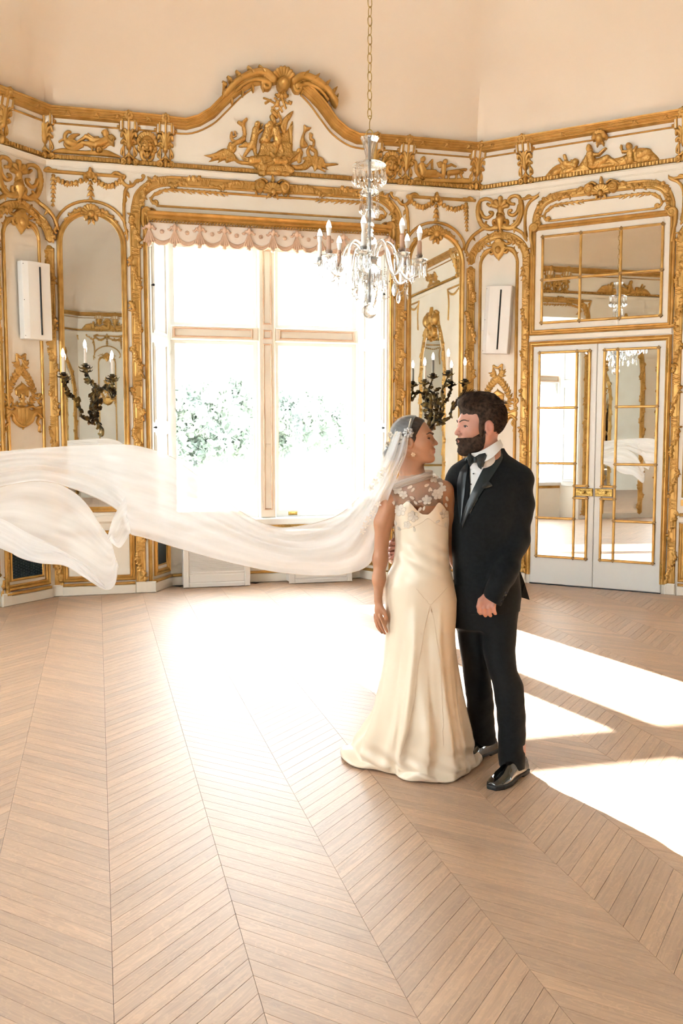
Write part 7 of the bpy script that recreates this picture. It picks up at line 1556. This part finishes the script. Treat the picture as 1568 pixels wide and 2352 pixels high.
MAIN = [((908, 985), (938, 1008), -.050, -.088), ((886, 1040), (932, 1045), -.055, -.085), ((872, 1072), (919, 1076), -.05, -.075), ((852, 1102), (906, 1108), -.045, -.075), ((826, 1140), (894, 1140), -.02, -.065), ((795, 1170), (878, 1190), .03, .075), ((760, 1190), (866, 1250), .07, .10), ((710, 1204), (845, 1298), .10, .12), ((650, 1212), (790, 1318), .14, .14), ((600, 1200), (720, 1321), .17, .16), ((545, 1170), (640, 1314), .20, .18), ((490, 1122), (560, 1299), .23, .21), ((440, 1083), (480, 1279), .26, .24), ((390, 1048), (400, 1256), .29, .28), ((330, 1028), (330, 1234), .33, .31), ((280, 1021), (298, 1224), .36, .33), ((220, 1022), (285, 1186), .39, .35), ((160, 1025), (240, 1153), .41, .37), ((100, 1029), (170, 1123), .43, .39), ((40, 1034), (95, 1105), .45, .41), ((-40, 1041), (10, 1116), .47, .43), ((-130, 1050), (-100, 1142), .5, .46)]
sheet(MAIN, 46, 7, .022, .4)
# second layer of the same length, lying behind with its own folds
sheet([((a[0] + 4, a[1] + 10), (b[0] - 6, b[1] - 16), d + .05, e + .06) for a, b, d, e in MAIN[4:17]], 36, 6, .026, 2.1)
FLAP = [((254, 1236), (272, 1300), .35, .36), ((242, 1222), (263, 1343), .36, .35), ((224, 1196), (241, 1354), .37, .34), ((202, 1162), (195, 1327), .38, .34), ((170, 1131), (148, 1299), .40, .35), ((120, 1107), (90, 1293), .42, .37), ((60, 1104), (40, 1278), .44, .39), ((0, 1120), (0, 1250), .46, .41), ((-110, 1150), (-110, 1215), .48, .44)]
sheet(FLAP, 30, 6, .010, 1.2)
sheet([((240, 1342), (243, 1354), .33, .335), ((205, 1302), (196, 1327), .32, .335), ((130, 1256), (148, 1299), .33, .345), ((60, 1222), (90, 1293), .35, .365), ((0, 1190), (30, 1272), .37, .39), ((-110, 1150), (-100, 1216), .40, .43)], 14, 6, .008, .2)
# small turned-back corner of the upper length
sheet([((288, 1140), (300, 1222), .32, .325), ((276, 1160), (290, 1240), .31, .31), ((262, 1185), (276, 1258), .305, .30), ((252, 1212), (262, 1252), .31, .30), ((246, 1235), (250, 1240), .33, .33)], 14, 6, .006, .9)
me = mesh('veil', VV, VF, M_VEIL, True); uvl = me.uv_layers.new(name='UVMap'); li = np.empty(len(me.loops), int); me.loops.foreach_get('vertex_index', li); uvl.data.foreach_set('uv', np.array(VU)[li].ravel())
VEIL = link('veil', me, BR); VEIL['label'] = 'long sheer white tulle veil blown out to the left'
# bound edges of the veil
def hem(pts, r=.0022): m_ = MB(); m_.tube([B(*p) for p in crom(pts, 6)], r, 5); m_.build('veil_hem', M_COLLAR, VEIL, True)
hem([(c[0][0], c[0][1], c[2]) for c in MAIN[4:]]); hem([(c[1][0], c[1][1], c[3]) for c in MAIN[5:]]); hem([(c[1][0], c[1][1], c[3]) for c in FLAP]); hem([(c[0][0], c[0][1], c[2]) for c in FLAP], .0015)
# cap of the veil over the back of the head, lace edge and lace sprays
M_CAP, _ = tulle('veil_cap_tulle', (.90, .91, .93), .30)
def vcap(P): C = bcan(P); return smax(b_hair(P) - .006, C[0] - (.004 + .35 * (C[2] - .06)), .006)
def capkeep(V): C = bcan([V[:, 0], V[:, 1], V[:, 2]]); return C[0] < .004 + .35 * (C[2] - .06)
o_ = bloc((-.03, 0, 0)); sdf_obj('veil_cap', vcap, o_ - .2, o_ + .2, .0055, M_CAP, VEIL, sm=2)
def cap_pt(x, y): 
    t = np.linspace(0, 1, 120); a, b = B(x, y, -.16), B(x, y, .05); p = a + (b - a) * t[:, None]; F = b_hair([p[:, 0], p[:, 1], p[:, 2]]) - .009; k_ = np.nonzero(F < 0)[0]; return p[k_[0] if len(k_) else 70]
for pts in ([(944, 962), (940, 975), (938, 990), (936, 1010), (930, 1030), (926, 1046), (918, 1064), (908, 1090)],):
    m_ = MB(); P_ = [cap_pt(*p) if p[1] < 1040 else B(p[0], p[1], -.085) for p in crom(pts, 5)]
    for i, p in enumerate(P_): m_.lathe([(.0006, -.004), (.0048, 0), (.0006, .004)], p, 6)
    m_.tube(P_, .0026, 6); m_.build('lace_edge', M_LACE, VEIL, True)
for x, y, s in ((914, 1000, 11), (908, 1012, 10), (904, 1024, 9), (921, 1010, 9), (903, 1036, 8), (890, 1020, 7), (896, 998, 7)):
    m_ = MB(); c0 = cap_pt(x, y) + [0, -.003, 0]
    for k_ in range(5): a = 2 * pi * k_ / 5 + x; q = [cap_pt(x + s * .55 * cos(a) + s * .42 * cos(b), y + s * .55 * sin(a) + s * .42 * sin(b)) - [0, .002, 0] for b in np.linspace(0, 2 * pi, 8, endpoint=False)]; m_.add([c0] + q, [(0, i + 1, (i + 1) % 8 + 1) for i in range(8)])
    m_.build('lace_flower', M_LACE, VEIL, True)
# lace sprays on the hanging part
for x, y, dy, a0 in ((872, 1092, -.075, .8), (862, 1106, -.072, .9), (851, 1120, -.06, .7), (880, 1080, -.078, .7), (856, 1178, -.02, 1.0), (846, 1192, .0, .9), (839, 1206, .02, 1.0), (833, 1220, .04, 1.1), (868, 1158, -.04, .9)):
    m_ = MB(); c0 = B(x, y, dy - .004)
    for k_ in range(5): a = a0 + 2 * pi * k_ / 5; m_.add([c0, c0 + np.array([.012 * cos(a - .5), 0, .012 * sin(a - .5)]), c0 + np.array([.018 * cos(a), -.001, .018 * sin(a)]), c0 + np.array([.012 * cos(a + .5), 0, .012 * sin(a + .5)])], [(0, 1, 2, 3)])
    m_.build('lace_flower', M_LACE, VEIL)
